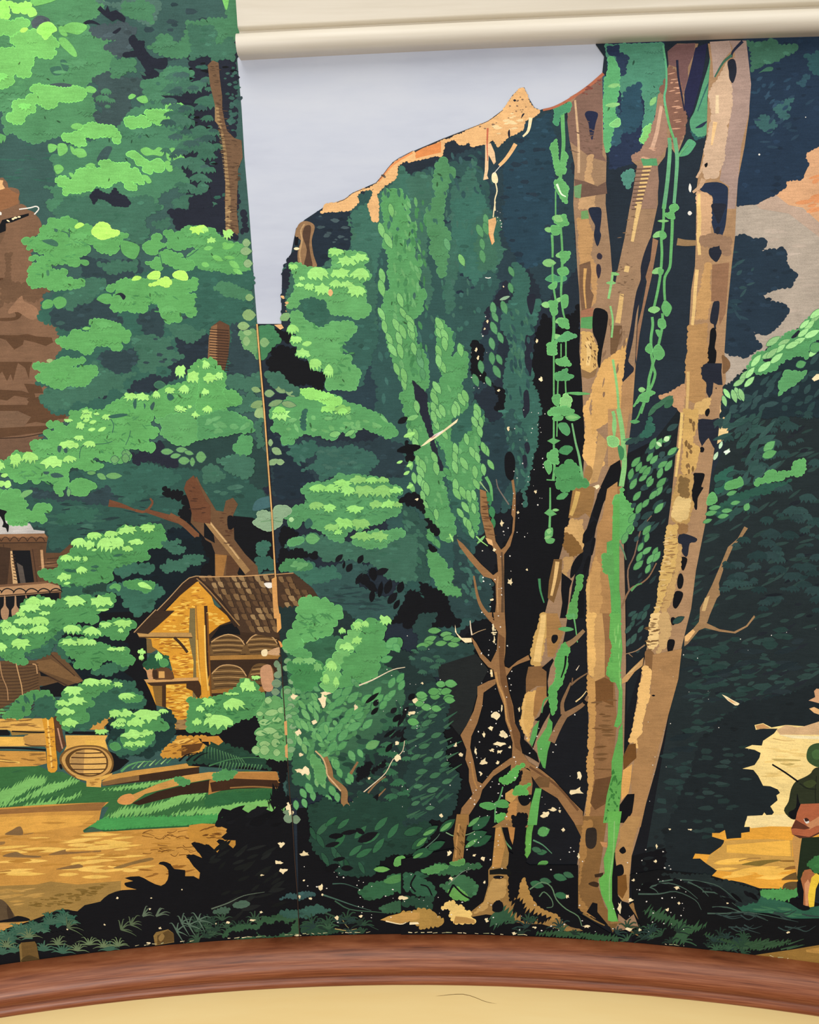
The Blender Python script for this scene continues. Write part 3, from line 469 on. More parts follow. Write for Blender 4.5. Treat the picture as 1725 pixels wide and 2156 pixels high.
p((120,96,54), "1210 205 1250 215 1260 280 1300 300 1250 330 1215 330"); p((130,96,46), "1260 600 1370 600 1370 780 1290 760"); p((122,106,66), "1570 -40 1612 -40 1625 700 1592 700 1600 400 1560 200"); p((170,118,46), "1612 -60 1652 -60 1690 680 1660 700 1640 400"); p((58,38,24), "1655 -60 1722 -60 1730 500 1700 640 1676 300"); p((186,144,84), "1130 160 1580 162 1590 198 1150 195"); k((70,48,28), 9, "1150 200 1590 202"); k((62,44,30), 22, "1440 200 1500 260 1550 325"); k((236,190,90), 10, "1628 220 1640 420 1670 650"); p((156,122,76), "1460 880 1700 880 1700 950 1450 960"); z((120,92,58), "1460 880 1700 880 1700 950 1450 960", 14, 6, 2); p('K', "1440 962 1720 955 1730 1020 1430 1005")
O('SHs', 'bracket_shelf', 'SH', 'wooden bracket shelf with flower pots on the shed'); p((66,44,26), "1210 572 1640 556 1680 640 1640 710 1590 640 1540 620 1540 582 1372 590 1372 780 1340 770 1340 600 1250 600"); p((204,156,96), "1190 548 1640 530 1640 556 1210 574"); s((196,146,98), "1185 450 1230 430 1290 440 1270 490 1265 545 1225 540 1210 480"); s((96,64,38), "1265 462 1330 448 1400 458 1440 540 1350 548 1268 542"); p((212,160,90), "1312 480 1360 480 1362 535 1312 535"); p((60,40,26), "1262 470 1300 470 1305 540 1268 540")
l((38,86,58), "1180 420 1260 340 1380 350 1400 440 1300 450 1200 450", 6, 2); m('G4', "1172 320 64 64,1170 372 44 54,1312 362 64 80"); l('GB', "1320 400 1370 380 1390 420 1340 440", 6, 2)
t('B3'); O('SHh', 'hive_shelves', 'SH', 'dark shelves holding rounded straw hives'); p((58,40,26), "28 -40 720 -60 720 340 650 420 560 560 500 680 60 690"); p((214,146,40), "28 -60 60 -90 235 60 130 100 40 175"); z((240,190,80), "40 -20 130 20 190 50 50 140", 16, 6, 1.8); p('K', "50 220 130 110 240 80 290 130 300 180 200 170 110 190")
for d_ in ("50 345 55 255 110 200 200 172 290 200 335 260 340 335", "345 340 350 250 400 190 480 165 560 190 605 250 618 330", "60 625 60 500 130 440 215 425 300 450 350 520 352 600", "372 560 385 470 420 425 480 415 560 440 580 520 560 600"): s((108,80,46), d_)
for x0, x1, y0, y1 in ((60, 335, 210, 330), (360, 610, 200, 325), (70, 345, 460, 610), (385, 565, 450, 560)):
    for q in range(7): k((176,138,86) if q % 2 else (64,44,26), 7, "%d %d %d %d %d %d" % (x0+abs(3-q)*6, y0+(y1-y0)*q/6, (x0+x1)/2, y0+(y1-y0)*q/6-8, x1-abs(2-q)*8, y0+(y1-y0)*q/6))
for d_ in ("60 240 110 205 200 176 290 204 335 262", "350 250 400 192 480 168 560 194 605 252", "65 500 130 440 215 428 300 452 350 520"): k((196,156,104), 9, d_)
p((164,118,58), "40 352 640 340 645 378 40 388"); p((150,106,50), "55 632 500 604 500 650 58 662"); s((196,146,108), "470 450 550 430 575 560 560 640 500 640 470 560"); s((206,164,120), "510 330 620 280 640 330 600 350"); s('L2', "475 310 520 300 520 350 480 352"); p('O1', "-60 -60 0 -60 30 690 -20 690"); k((120,76,30), 14, "28 0 40 300 58 690"); k('O5', 12, "5 100 15 400 35 640")
t('B2'); O('SHr', 'roof', 'SH', 'brown shingled shed roof with overhanging gable edge')
p((70,50,34), "-40 1390 340 1380 590 1362 740 1350 840 1430 940 1550 930 1600 760 1640 740 1725 740 1850 600 1890 300 1840 220 1725 100 1590 -40 1440")
for row in range(9):
    for c_ in range(15):
        x = -10+c_*66+row*26+random.uniform(-8, 8); y = 1405+row*52+random.uniform(-6, 6)
        if x < (y-1440)*.86+20 or x > 900-(0 if y < 1600 else (y-1600)*1.2) or x > 560+(y-1340)*2.4: continue
        sh_ = random.choice(((132,102,66), (110,82,52), (154,124,84), (96,70,46))); ww, hh = random.uniform(26, 34), random.uniform(20, 26)
        s(sh_, "%g %g %g %g %g %g %g %g %g %g" % (x-ww, y-hh, x+ww*.4, y-hh, x+ww, y+hh*.5, x+ww*.6, y+hh, x-ww*.4, y+hh*.6)); k((44,30,22), 6, "%g %g %g %g" % (x+ww*.45, y-hh, x+ww, y+hh))
k((196,150,98), 9, "-40 1388 340 1380 590 1362 740 1350"); s('W', "495 1440 560 1435 575 1465 530 1480")
t('A2'); p((52,36,26), "1240 1730 1560 1392 1640 1385 1730 1470 1830 1570 1980 1790 1940 1800 1725 1490 1640 1415 1440 1580 1280 1740 1140 1850 1100 1850"); k((176,140,96), 8, "1250 1715 1400 1560 1565 1395 1730 1385"); k((150,112,68), 10, "1625 1400 1730 1500 1980 1790")
t('A3'); p((56,40,28), "1105 160 1250 10 1280 -20 1445 -20 1300 110 1225 172"); k((176,140,96), 8, "1108 160 1200 62 1290 -30")
# ---------------- fence, barrel, logs, meadow
t('A3'); O('GR', 'meadow', 'L', 'sunlit grass strip below the fence'); p((58,118,62), "-400 1290 300 1250 420 1310 520 1310 640 1380 800 1440 1725 1340 2050 1300 2240 1400 2300 1600 2360 1780 1725 1830 1300 1860 700 1870 830 1725 900 1600 700 1610 -400 1690")
z((44,92,54), "0 1290 500 1320 1700 1400 1700 1500 0 1640", 30, 12, 2, -14, 6)
G_L = (132,204,104)
g(G_L, "0 1480 120 1440 250 1370 370 1370 365 1420 200 1490 60 1570 -400 1700 -400 1600"); g(G_L, "20 1590 180 1540 400 1420 640 1380 650 1405 460 1480 220 1550 40 1610 -400 1760 -400 1720"); g(G_L, "130 1655 200 1595 450 1555 660 1500 665 1525 450 1595 250 1645"); g(G_L, "840 1470 1000 1442 1300 1398 1500 1350 1540 1370 1310 1432 1000 1472", 5); g(G_L, "870 1695 1000 1630 1250 1610 1480 1510 1700 1500 1690 1545 1500 1580 1300 1650 1100 1690 900 1715"); g(G_L, "1390 1685 1500 1650 1725 1620 1740 1655 1580 1690"); g(G_L, "1650 1660 1760 1610 2000 1570 2210 1540 2350 1600 2330 1690 2240 1700 2100 1690 1900 1700 1700 1740", 6); g((84,168,84), "850 1740 1100 1690 1500 1700 1500 1750 1200 1770", 6)
t('B3'); g((46,100,58), "0 1500 300 1480 640 1460 640 1530 540 1545 0 1610", 4); k('G3', 10, "250 1590 400 1570 525 1552", 4)
t('A3'); O('FN', 'fence', 'L', 'rough ochre rail fence with one thick post')
p('O2', "-400 880 350 868 370 970 90 972 60 962 -400 960"); p('K', "-400 968 60 964 85 990 80 1010 -400 1015"); p((150,118,58), "85 972 380 972 380 1000 240 1000 100 1010"); p('O2', "-400 1022 200 1020 240 1000 380 990 380 1100 -400 1105"); p((236,184,84), "-400 1025 190 1022 200 1090 -400 1100"); s((196,146,74), "210 1010 380 1000 385 1090 240 1092 205 1060"); k('K', 14, "-400 1112 100 1112 380 1130"); k('K', 11, "100 975 240 982 370 985"); k((110,78,40), 10, "205 1080 260 1094 380 1094"); p('O3', "-400 1135 380 1142 390 1240 300 1262 -400 1285"); k('O5', 14, "-60 1216 60 1222 165 1234"); z((150,108,52), "0 880 350 880 350 960 0 950", 14, 14, 1.3); z((150,108,52), "0 1150 370 1150 370 1250 0 1260", 14, 14, 1.3)
p('O3', "750 860 930 860 890 910 860 940 870 970 730 960 720 930 760 900"); p('K', "540 978 780 978 880 990 880 1010 540 1002"); p('O2', "540 1010 890 1010 870 1050 900 1150 900 1250 500 1200 550 1100"); p((232,182,84), "700 1050 870 1050 880 1140 720 1110"); p((88,58,38), "430 850 500 858 520 1000 548 1090 495 1155 460 1130 450 950"); k((186,138,108), 12, "478 950 500 1050 518 1120")
s('O1', "345 830 380 790 425 795 440 850 452 950 462 1100 475 1290 400 1302 388 1150 375 1000 355 900"); k((244,196,100), 14, "395 850 405 1000 420 1150 430 1280"); z((170,116,44), "380 850 440 860 465 1280 400 1290", 20, 4, 1.5, 0, 30)
t('A3'); O('BR', 'barrel', 'L', 'round wooden barrel end with slats on its side'); p('K', "900 1140 1000 1180 1070 1220 990 1290 900 1330")
s((120,86,42), "490 1210 530 1140 620 1100 720 1090 830 1100 910 1150 940 1230 920 1310 840 1370 720 1385 620 1360 540 1300"); s((202,154,84), "510 1215 545 1150 630 1112 720 1104 820 1112 890 1160 925 1230 905 1300 830 1350 720 1368 625 1345 560 1300"); s((96,66,30), "540 1215 570 1160 640 1122 730 1114 820 1124 875 1170 895 1230 880 1290 820 1335 730 1350 640 1330 570 1285"); s((226,176,96), "575 1220 600 1165 660 1135 740 1126 820 1140 865 1180 880 1230 865 1290 815 1325 740 1338 660 1322 600 1280"); p((184,142,84), "575 1220 600 1165 660 1135 700 1130 690 1330 660 1322 600 1280")
for yy, a_, b_ in ((1155, 625, 840), (1192, 590, 870), (1245, 578, 880), (1290, 590, 868), (1325, 640, 830)): k((70,44,22), 9, "%d %d %d %d %d %d" % (a_, yy, 730, yy+2, b_, yy-2))
p('O2', "620 1345 720 1368 830 1350 930 1320 920 1345 840 1380 835 1438 715 1432 715 1385 640 1365"); s('K', "490 1250 510 1250 515 1290 495 1280"); z((180,130,60), "720 1370 830 1370 830 1430 720 1430", 6, 5, 1.5)
t('A3'); O('LG', 'log', 'L', 'fallen timber lying right of the barrel'); p((204,150,72), "840 1390 920 1335 1100 1300 1400 1262 1640 1225 1652 1268 1300 1325 900 1400"); p((58,38,24), "860 1405 1100 1345 1400 1300 1645 1270 1645 1322 1350 1375 1100 1400 880 1425"); p((130,96,56), "840 1395 1000 1360 1150 1340 1150 1380 900 1420 850 1425")
O('LG2', 'log', 'L', 'cut log with pale end lying in the grass'); p((206,152,78), "1090 1500 1300 1412 1520 1342 1725 1312 2280 1308 2320 1400 1725 1372 1560 1402 1200 1492 1100 1562"); p((52,34,22), "1090 1570 1300 1475 1600 1400 1725 1378 1900 1350 2290 1360 2320 1440 1960 1450 1725 1480 1500 1500 1150 1585"); p((176,122,62), "1730 1380 1960 1316 2290 1312 2310 1400 1900 1440 1720 1500"); p((64,40,24), "1735 1400 1900 1364 2290 1380 2310 1430 1990 1436 1750 1478"); s((216,150,82), "970 1545 1010 1505 1080 1490 1110 1520 1095 1568 1040 1582 985 1572"); k((150,108,60), 12, "1900 1442 2100 1432 2300 1446"); l('GB', "1440 1370 1500 1355 1570 1400 1500 1420", 6, 2); l('GB', "1760 1330 1860 1280 1960 1310 1900 1360 1780 1380", 6, 2)
# ---------------- bushes around the fence and shed
t('A2'); O('L19', 'leaf_cluster', 'L', 'green leaf fan hanging over the chalet roof'); l('G2', "0 760 30 690 110 670 170 680 160 730 220 780 220 810 170 810 280 860 290 800 340 785 420 800 425 840 340 860 380 900 370 935 300 920 200 960 100 960 50 900 20 830", 8, 2.5); s((124,192,112), "170 720 200 680 260 670 270 690 230 720 200 735"); s('K', "-20 830 20 835 60 850 40 880 50 940 75 960 70 1015 60 1015 50 985 20 975 30 940 0 880")
t('A2'); O('L11', 'bush', 'L', 'bright bush in front of the chalet window'); l('GB', "590 1200 620 1150 700 1080 760 1050 900 1040 1000 980 1160 980 1300 960 1350 990 1340 1040 1370 1060 1350 1120 1290 1140 1220 1130 1240 1230 1140 1250 1060 1240 1070 1300 980 1310 900 1350 940 1400 860 1440 790 1420 760 1460 640 1470 540 1460 480 1430 400 1410 320 1370 340 1340 440 1335 500 1320 490 1240")
l((50,96,74), "520 1480 640 1470 760 1460 880 1500 860 1540 520 1560"); l((36,64,54), "680 1500 740 1470 860 1440 890 1470 880 1510 800 1500 740 1530", 6, 2); l((56,104,84), "940 1340 1080 1290 1200 1280 1280 1300 1250 1350 1180 1370 1140 1340 1040 1390"); l((56,104,84), "880 1490 920 1440 1040 1440 1150 1400 1280 1450 1350 1490 1340 1540 1270 1580 1260 1660 1180 1680 1130 1720 1070 1640 1010 1620 1040 1560 960 1520"); s('G2', "905 1470 950 1440 1000 1460 985 1510 950 1480 920 1490"); l('GB', "1020 1440 1120 1420 1260 1430 1280 1450 1250 1490 1210 1520 1150 1480 1080 1480", 6, 2); s('G4', "1140 1440 1190 1430 1250 1470 1250 1490 1200 1480 1160 1470")
l((60,106,86), "1330 1100 1480 1080 1500 1100 1440 1120 1540 1150 1500 1190 1440 1200 1370 1150", 6, 2.5); l((60,106,86), "1320 1300 1400 1280 1380 1240 1500 1250 1540 1210 1660 1210 1680 1230 1640 1290 1560 1280 1520 1340 1440 1330 1370 1360", 6, 2.5); z((70,140,78), "520 1200 1200 1150 1000 1300 600 1400", 20, 8, 1.5, 10, 50); z('GD', "600 1210 1100 1200 1000 1300 560 1380", 8, 8, 3)
m('G4', "650 1110 130 90,740 1130 90 90,780 1050 130 74,880 1120 150 130,920 1040 130 64,1050 1000 160 84,1220 990 130 84,970 1110 130 124,1125 1100 130 60,1055 1155 90 64,550 1235 120 66,640 1235 66 54,705 1240 44 54,680 1335 94 66,530 1390 120 80", (70,140,78)); e('G4', "555 1440 12 28 80,735 1150 10 20 70,780 1165 10 22 80")
O('L12', 'bush', 'L', 'bush with pale leaf tips against the balcony'); l('GB', "120 1760 200 1600 240 1570 340 1560 470 1600 540 1560 700 1540 760 1560 940 1530 940 1600 900 1640 780 1690 800 1760"); 
t('A3'); l('GB', "-200 120 100 40 200 0 700 -40 820 40 790 80 600 70 500 150 450 200 380 260 300 340 200 330 160 380 230 390 220 420 170 415 100 400 -200 330"); l('GD', "200 340 340 290 500 150 570 130 420 320 300 370"); z((66,136,76), "0 100 700 0 700 60 300 320 0 340", 24, 8, 1.6, 10, 50); z('GD', "100 180 480 150 300 320 150 300", 6, 9, 3, -30, 30)
m('G4', "100 140 180 100,260 70 260 100,330 140 150 74,170 260 170 100,20 280 90 90,215 150 64 60,50 100 100 80,-80 180 120 90,-60 280 100 70", (66,136,76))
t('A2'); m('G4', "340 1600 230 90,240 1650 190 90,620 1590 180 110,840 1590 200 110,370 1690 90 44,170 1690 74 60", (66,136,76)); e('G4', "830 1660 10 34 85,865 1660 10 38 80")
t('A3'); O('L13', 'bush', 'L', 'two tiered bush left of the shed'); l('GB', "530 120 600 95 680 130 740 110 840 130 830 80 960 50 1080 60 1130 100 1060 140 1040 200 960 210 860 160 780 200 700 170 560 150"); m('G4', "600 130 150 84,760 150 160 84,880 95 100 64,1010 85 160 80,1000 145 50 44", (66,136,76)); l((56,106,78), "760 460 900 420 1070 400 1040 470 940 490 900 520 780 510"); l('GD', "480 260 540 290 560 380 620 420 480 330")
l('GB', "490 240 540 210 700 205 860 260 920 290 1060 290 1070 320 1000 340 1100 360 1110 400 1040 430 960 390 840 400 800 460 700 450 610 430 660 400 580 350 540 290"); m('G4', "640 240 250 70,760 240 90 60,960 300 140 44", (66,136,76)); z((66,136,76), "560 280 1000 320 800 440", 10, 8, 1.5, 20, 40)
O('L14', 'bush', 'L', 'low dark bush left of the fence post'); l('GB', "40 840 160 700 280 640 380 640 440 690 440 740 300 700 240 760 250 830 200 840 160 870 30 868"); l('GD', "240 864 300 720 400 690 470 740 460 850 380 864"); z('GD', "100 720 300 680 200 800", 5, 8, 3, 60, 30)
O('L15', 'bush', 'L', 'round bush with pale crown above the fence'); l('GD', "540 900 520 800 640 700 700 620 850 560 1010 560 1120 560 1110 620 1180 680 1210 740 1160 800 1040 790 900 850 840 880 720 960 560 980"); l('GB', "530 640 680 590 720 550 850 560 930 590 1010 600 820 640 800 680 720 690 780 760 680 800 740 850 700 900 600 920 540 960 470 820 540 800 460 750 540 700"); l('GB', "980 690 1080 660 1180 690 1150 730 1060 730", 6, 2); m('G4', "760 575 170 76,870 572 100 64,980 585 84 54,600 640 160 100,630 720 170 90,520 745 120 64,545 815 150 84,580 910 140 84,1050 690 140 64", (66,136,76))
O('L16', 'bush', 'L', 'dark bush with light sprays right of the barrel'); l((28,54,50), "900 900 940 830 1100 810 1390 790 1440 860 1440 1000 1380 1100 1250 1190 1000 1200 900 1090"); l('GD', "900 1060 1000 1020 1250 1000 1280 1080 1120 1160 980 1180"); l('GB', "930 920 1000 860 910 810 1040 800 1120 850 1180 820 1300 820 1320 880 1390 920 1380 960 1300 960 1240 990 1280 1020 1230 1080 1140 1100 1080 1120 1020 1080 1000 1020 1060 990 1040 940 960 940"); m('G4', "1000 830 180 80,1210 850 220 120,1350 810 84 44,970 920 120 74,1130 910 160 94,1100 1010 200 90,1110 1080 170 64,950 1090 74 44,1210 990 110 64,840 978 120 54,1000 890 90 50", (66,136,76)); l('GB', "910 1090 960 1070 1000 1110 940 1130", 6, 2)
t('B3'); O('L17', 'bush', 'L', 'pale topped bush below the hive shelves'); p('K', "-130 840 460 800 470 1000 640 1220 640 1310 -130 1260"); l((34,66,50), "-130 1060 100 1040 330 1130 500 1200 560 1290 -130 1250"); t('A3'); l((206,146,56), "1340 1150 1380 1100 1480 1010 1680 1010 1735 1060 1650 1140 1480 1190 1340 1185", 7, 2); p((242,190,90), "1420 1060 1560 1030 1600 1060 1480 1080"); p((96,60,26), "1500 1090 1680 1070 1650 1130 1500 1180"); z((150,100,40), "1350 1160 1480 1030 1680 1040 1500 1170", 14, 8, 1.5, -15, 10); p('K', "1640 1030 1725 1060 1730 1110 1660 1060")
t('B3'); l('GB', "-130 700 100 690 200 660 320 540 430 580 440 640 500 690 480 800 380 860 260 900 100 990 -130 980"); p((204,140,58), "-20 1020 120 1012 160 1060 120 1090 60 1060 -20 1060"); z((60,130,72), "0 700 480 700 250 880 0 960", 22, 7, 2, 10, 50); m('G4', "350 600 120 120,250 750 180 110,40 730 110 90,120 900 240 120,430 532 74 44,230 668 110 30,385 625 90 64,40 840 60 40,-30 790 70 70,-60 900 80 70", (60,130,72))
for q in range(14): k((84,136,84), 9, "%d %d %d %d %d %d" % (20+q*22, 1090+q*8, 10+q*25, 1130+q*8, 10+q*26, 1195+q*6), 2)
for q in range(14): k((92,150,92), 10, "%d %d %d %d" % (140+q*26, 1225+q*2, 120+q*26, 1295), 2)
k((70,130,78), 12, "40 1260 200 1210 380 1190 520 1200", 4)
t('A3'); k((100,170,100), 20, "1000 1310 1060 1260 1150 1230 1260 1225", 6)
for q in range(7): k((170,216,130) if q % 2 else (96,166,96), 12, "%d %d %d %d" % (1090+q*48, 1285-q*8, 1150+q*46, 1225-q*5), 3)
for q in range(3): k('K', 16, "%d 1220 %d 1170 %d 1150" % (1480+q*60, 1540+q*60, 1640+q*40), 5)
t('B3'); O('L18', 'bush', 'L', 'faded light green bush along the seam'); l((106,176,100), "520 720 600 690 660 740 700 800 720 1000 690 1190 640 1230 500 1190 420 1150 440 1010 420 980 470 900 440 830"); e((160,210,130), "560 820 60 26 -10,500 900 50 26,600 880 40 26,540 970 60 28,470 990 46 24,610 1010 44 26,500 1080 46 26,430 1130 36 34,500 1130 40 40,590 1070 36 36,600 1150 30 30,640 800 34 26,530 720 30 28,460 830 28 20", (80,150,86)); e((128,160,120), "600 420 26 30,680 385 30 24,610 510 36 30,600 580 44 36,670 630 30 26,640 460 40 40,700 560 60 40,590 650 36 30"); e((140,130,50), "675 185 40 26"); z((74,146,82), "500 760 680 760 660 1180 460 1100", 20, 6, 2, 0, 60)
# ---------------- road and dark foreground
t('A4'); O('PA', 'road', 'L', 'sunlit ochre dirt road with scattered stones')
p('O3', "-400 -30 400 -90 900 -110 840 -60 820 40 690 120 700 140 870 130 1300 110 1650 90 1725 75 1960 70 1960 420 1725 600 1590 560 1420 440 1310 500 1120 640 900 700 830 760 600 830 440 840 250 900 120 930 0 980 -400 1000")
p((150,104,56), "-400 -20 400 -75 880 -110 830 -40 400 -30 -400 20"); p((222,164,74), "-400 30 400 0 780 0 680 80 300 140 -400 200"); z('O5', "0 150 1100 150 1250 500 0 560", 46, 34, 3.2, -3, 3); z((190,136,58), "0 20 1700 100 1500 380 0 540", 40, 22, 2.2, -3, 4); p('O4', "-400 590 0 582 300 570 420 545 640 570 1000 540 1040 570 1100 620 900 690 820 740 700 790 450 840 250 870 120 890 -400 940"); z((126,98,44), "240 720 500 640 900 560 820 660 500 740 250 760", 60, 9, 2, 0, 30, 'b'); z((188,146,76), "0 600 400 600 200 760 0 660", 16, 16, 2, -5, 5)
z('O5', "1100 450 1370 440 1380 510 1200 520", 14, 14, 4, -10, 10); s((128,98,62), "40 155 100 120 150 92 180 100 190 158 110 162"); s((150,112,62), "180 160 280 140 260 152 190 162"); s((132,102,64), "20 335 130 300 200 325 330 335 320 348 110 345"); s((140,104,60), "420 315 540 280 555 300 740 295 730 306 430 328"); s((138,104,62), "470 440 600 410 660 402 680 430 500 446"); s((140,108,60), "940 430 1100 380 1240 348 1262 368 1100 404 1000 436"); s((150,112,64), "-40 225 40 215 30 240 -40 245"); s((150,112,64), "760 295 830 288 830 300 770 303"); s((176,126,58), "0 460 80 450 90 460 0 470")
for q in range(34):
    a_, b_ = random.uniform(1130, 1720), random.uniform(130, 330); k((120,76,28), 7, "%g %g %g %g %g %g" % (a_, b_, a_+random.uniform(20, 60), b_+random.uniform(-22, 22), a_+random.uniform(60, 110), b_+random.uniform(-25, 25)), 3)
s((92,74,52), "-100 680 0 690 50 720 100 790 115 860 -100 880"); s((70,54,38), "60 740 100 790 112 850 70 850"); s('K', "90 850 150 828 240 850 220 872 0 882 0 868"); p((196,146,78), "0 890 110 890 0 960")
k((60,150,72), 46, "740 110 900 92 1200 82 1500 62 1725 42 1960 40", 40); g((74,170,84), "690 135 760 80 840 30 1300 20 1725 0 1960 0 1960 60 1500 92 870 128 800 110 700 142", 4); k((44,90,52), 16, "690 132 760 100 860 128 1200 106 1600 84", 8); p((64,92,72), "690 138 760 95 800 108 860 130 700 142")
def fronds(c, base, cnt, ln, spread, wd, ang=-90):
    x, y = base
    for q in range(cnt):
        an = math.radians(ang+spread*(q/(cnt-1)-.5)*2+random.uniform(-6, 6)); L_ = ln*random.uniform(.7, 1.1)
        k(c, wd, "%g %g %g %g %g %g" % (x, y, x+math.cos(an)*L_*.6, y+math.sin(an)*L_*.6, x+math.cos(an)*L_, y+math.sin(an)*L_*.8+L_*.16), 2)
O('FG', 'foreground_shrubs', 'L', 'black silhouetted shrubs and ferns along the bottom left')
s('K', "-400 1030 0 960 60 930 250 870 430 800 470 780 560 775 640 790 700 740 830 710 900 650 1130 610 1040 580 1030 515 1150 500 1330 580 1380 520 1360 420 1310 400 1350 380 1440 440 1530 450 1540 480 1620 520 1690 550 1640 440 1600 370 1540 340 1560 320 1660 340 1580 230 1640 225 1725 250 1780 220 1960 180 1960 1080 860 1160 0 1270 -400 1300", 2)
p('O3', "1000 500 1400 380 1725 280 1960 300 1960 640 1300 640 1000 640"); z((150,100,40), "1200 420 1700 330 1700 520 1200 600", 14, 12, 2, -10, 15); s('K', "-400 1030 0 960 60 930 250 870 430 800 470 780 560 775 640 790 700 740 830 710 900 650 1010 615 1130 610 1050 590 1030 555 1100 540 1030 515 1150 500 1230 540 1330 580 1385 530 1390 450 1350 410 1310 400 1350 380 1410 400 1440 440 1530 450 1530 500 1600 500 1690 550 1660 480 1600 420 1560 360 1540 340 1600 320 1670 350 1620 280 1580 230 1640 225 1725 250 1780 220 1960 180 1960 1080 860 1160 0 1270 -400 1300", 2); t('B4'); s('K', "-10 300 60 240 120 300 100 230 240 270 250 210 180 130 190 110 100 60 200 -20 110 40 150 -60 270 -20 300 -60 390 -10 440 -80 560 -30 600 -80 660 -30 700 -120 740 200 780 600 800 1100 -10 1100", 2); s((196,140,58), "-120 80 90 70 110 110 190 130 100 130 170 200 260 205 240 270 160 200 90 200 130 240 110 305 40 240 -120 200", 2); z((120,76,28), "-60 90 100 90 180 180 0 200", 12, 8, 1.4, -10, 20); g('K', "560 -160 600 -200 680 -130 760 -140 760 -40 540 -40", 12, 10, -.3)
t('B3'); g('K', "540 1530 600 1520 640 1570 700 1600 560 1600", 3); l('K', "620 1230 760 1190 800 1300 640 1400 700 1560 620 1620", 7, 2); z('K', "130 1640 640 1640 640 1740 130 1740", 14, 22, 8, -30, 15)
t('B4'); z((24,27,26), "0 200 700 300 700 900 0 900", 40, 16, 4, -30, 20)
for q in range(40):
    fronds((40,62,48) if q % 2 else (54,80,58), (random.uniform(-100, 780), random.uniform(860, 1060)), 5, random.uniform(70, 130), 60, 16, random.uniform(-130, -50))
t('A4'); 
for q in range(46):
    a_ = random.uniform(-80, 600); b_ = 1040-a_*.34+random.uniform(-40, 60); an_ = random.uniform(-160, -20)
    fronds((52,96,76) if q % 3 else (78,124,96), (a_, b_), 4, random.uniform(70, 120), 26, 24, an_)
l('K', "300 990 520 960 560 1000 640 960 700 1000 600 1080 400 1060", 7, 2)
for bx, by in ((20, 1140), (120, 1120), (360, 1110), (520, 1130), (900, 1110), (300, 940), (420, 890), (520, 860), (180, 980), (80, 1030)): fronds((64,100,80), (bx, by), 8, 120, 80, 20)
for bx, by in ((60, 1080), (240, 1000), (480, 1060), (640, 1110), (740, 1060), (860, 1080), (980, 1070)): fronds((104,122,86), (bx, by), 8, 110, 85, 13)
for bx, by in ((1000, 940), (1080, 900), (560, 920)): fronds((88,104,74), (bx, by), 6, 130, 60, 12, -40)
for bx, by in ((1180, 830), (1290, 830)): fronds((96,112,90), (bx, by), 4, 130, 30, 14, -40)
for bx, by in ((1500, 880), (1560, 900), (1460, 950), (1640, 860)): fronds((88,110,92), (bx, by), 5, 120, 90, 14, -30)
O('SK', 'stake', 'L', 'short brown stake poking up at the lower left'); p((108,82,42), "160 1070 178 1045 290 1035 305 1060 328 1185 172 1205"); p((134,106,58), "160 1070 178 1045 190 1200 172 1205"); s((80,62,32), "185 1180 240 1150 320 1175 325 1190 190 1204")
O('SK2', 'stake', 'L', 'short brown stake beside white paint flecks'); p((140,110,58), "1268 992 1290 962 1390 938 1432 970 1440 1045 1282 1072"); p((98,74,38), "1300 990 1390 945 1436 975 1440 1040 1300 1064"); s((150,118,66), "1310 1010 1340 970 1360 1000 1330 1040")
t('B4'); O('FG2', 'foreground_shrubs', 'L', 'dim ferns at the foot of the seam'); l((52,86,58), "150 1000 200 930 300 900 440 900 500 830 700 800 800 800 800 980 400 1010", 7, 2); l('K', "480 900 620 880 700 900 760 860 700 960 540 980 440 960"); l('K', "220 960 420 940 440 990 200 1010", 7, 2); O('FG3', 'fern', 'L', 'pale grey green fern frond above the rail near the seam'); k((96,110,92), 12, "60 770 200 720 330 660 500 630", 3); l((74,100,82), "240 730 330 700 380 730 330 760 260 760", 6, 2); l((70,96,78), "70 800 160 760 220 770 180 800", 6, 2)
TEAR = "593 682 594.5 573 600 563 614 532 620 501 624 481 642 463 680 438 685 434 726 420 744 406 792 385 828 342 865 321 931 293 987.5 272 1028 255 1059 232 1079 201.5 1095 186 1104 185 1111 204 1125 227 1138 233 1166 226 1197 209 1237 182 1268 156 1272 120 1255 96 1250 62"
t('px')
SE = SEAM.split(); seam_low = " ".join(SE[12:]); seam_up = " ".join(SE[:14])
O('R', 'wallpaper_panel', None, 'right scenic wallpaper strip with tall vine trunks, torn along its top')
R_OUT = pts(TEAR) + pts("2200 -30 2200 2250 632 2100") + [q for q in pts(seam_low)][::-1]
emit((34,44,54), R_OUT)
O('RX', 'leaf_cluster', 'R'); z('N2', "1725 80 2200 80 2200 2000 1725 2000", 70, 26, 10, -30, 40); z('RB', "1725 700 2200 500 2200 1100 1725 1100", 60, 14, 7, -30, 30); p('O2', "1725 1560 2000 1600 2100 1760 1980 1860 1725 1880"); p('K', "1725 1950 2200 1990 2200 2200 1725 2100")
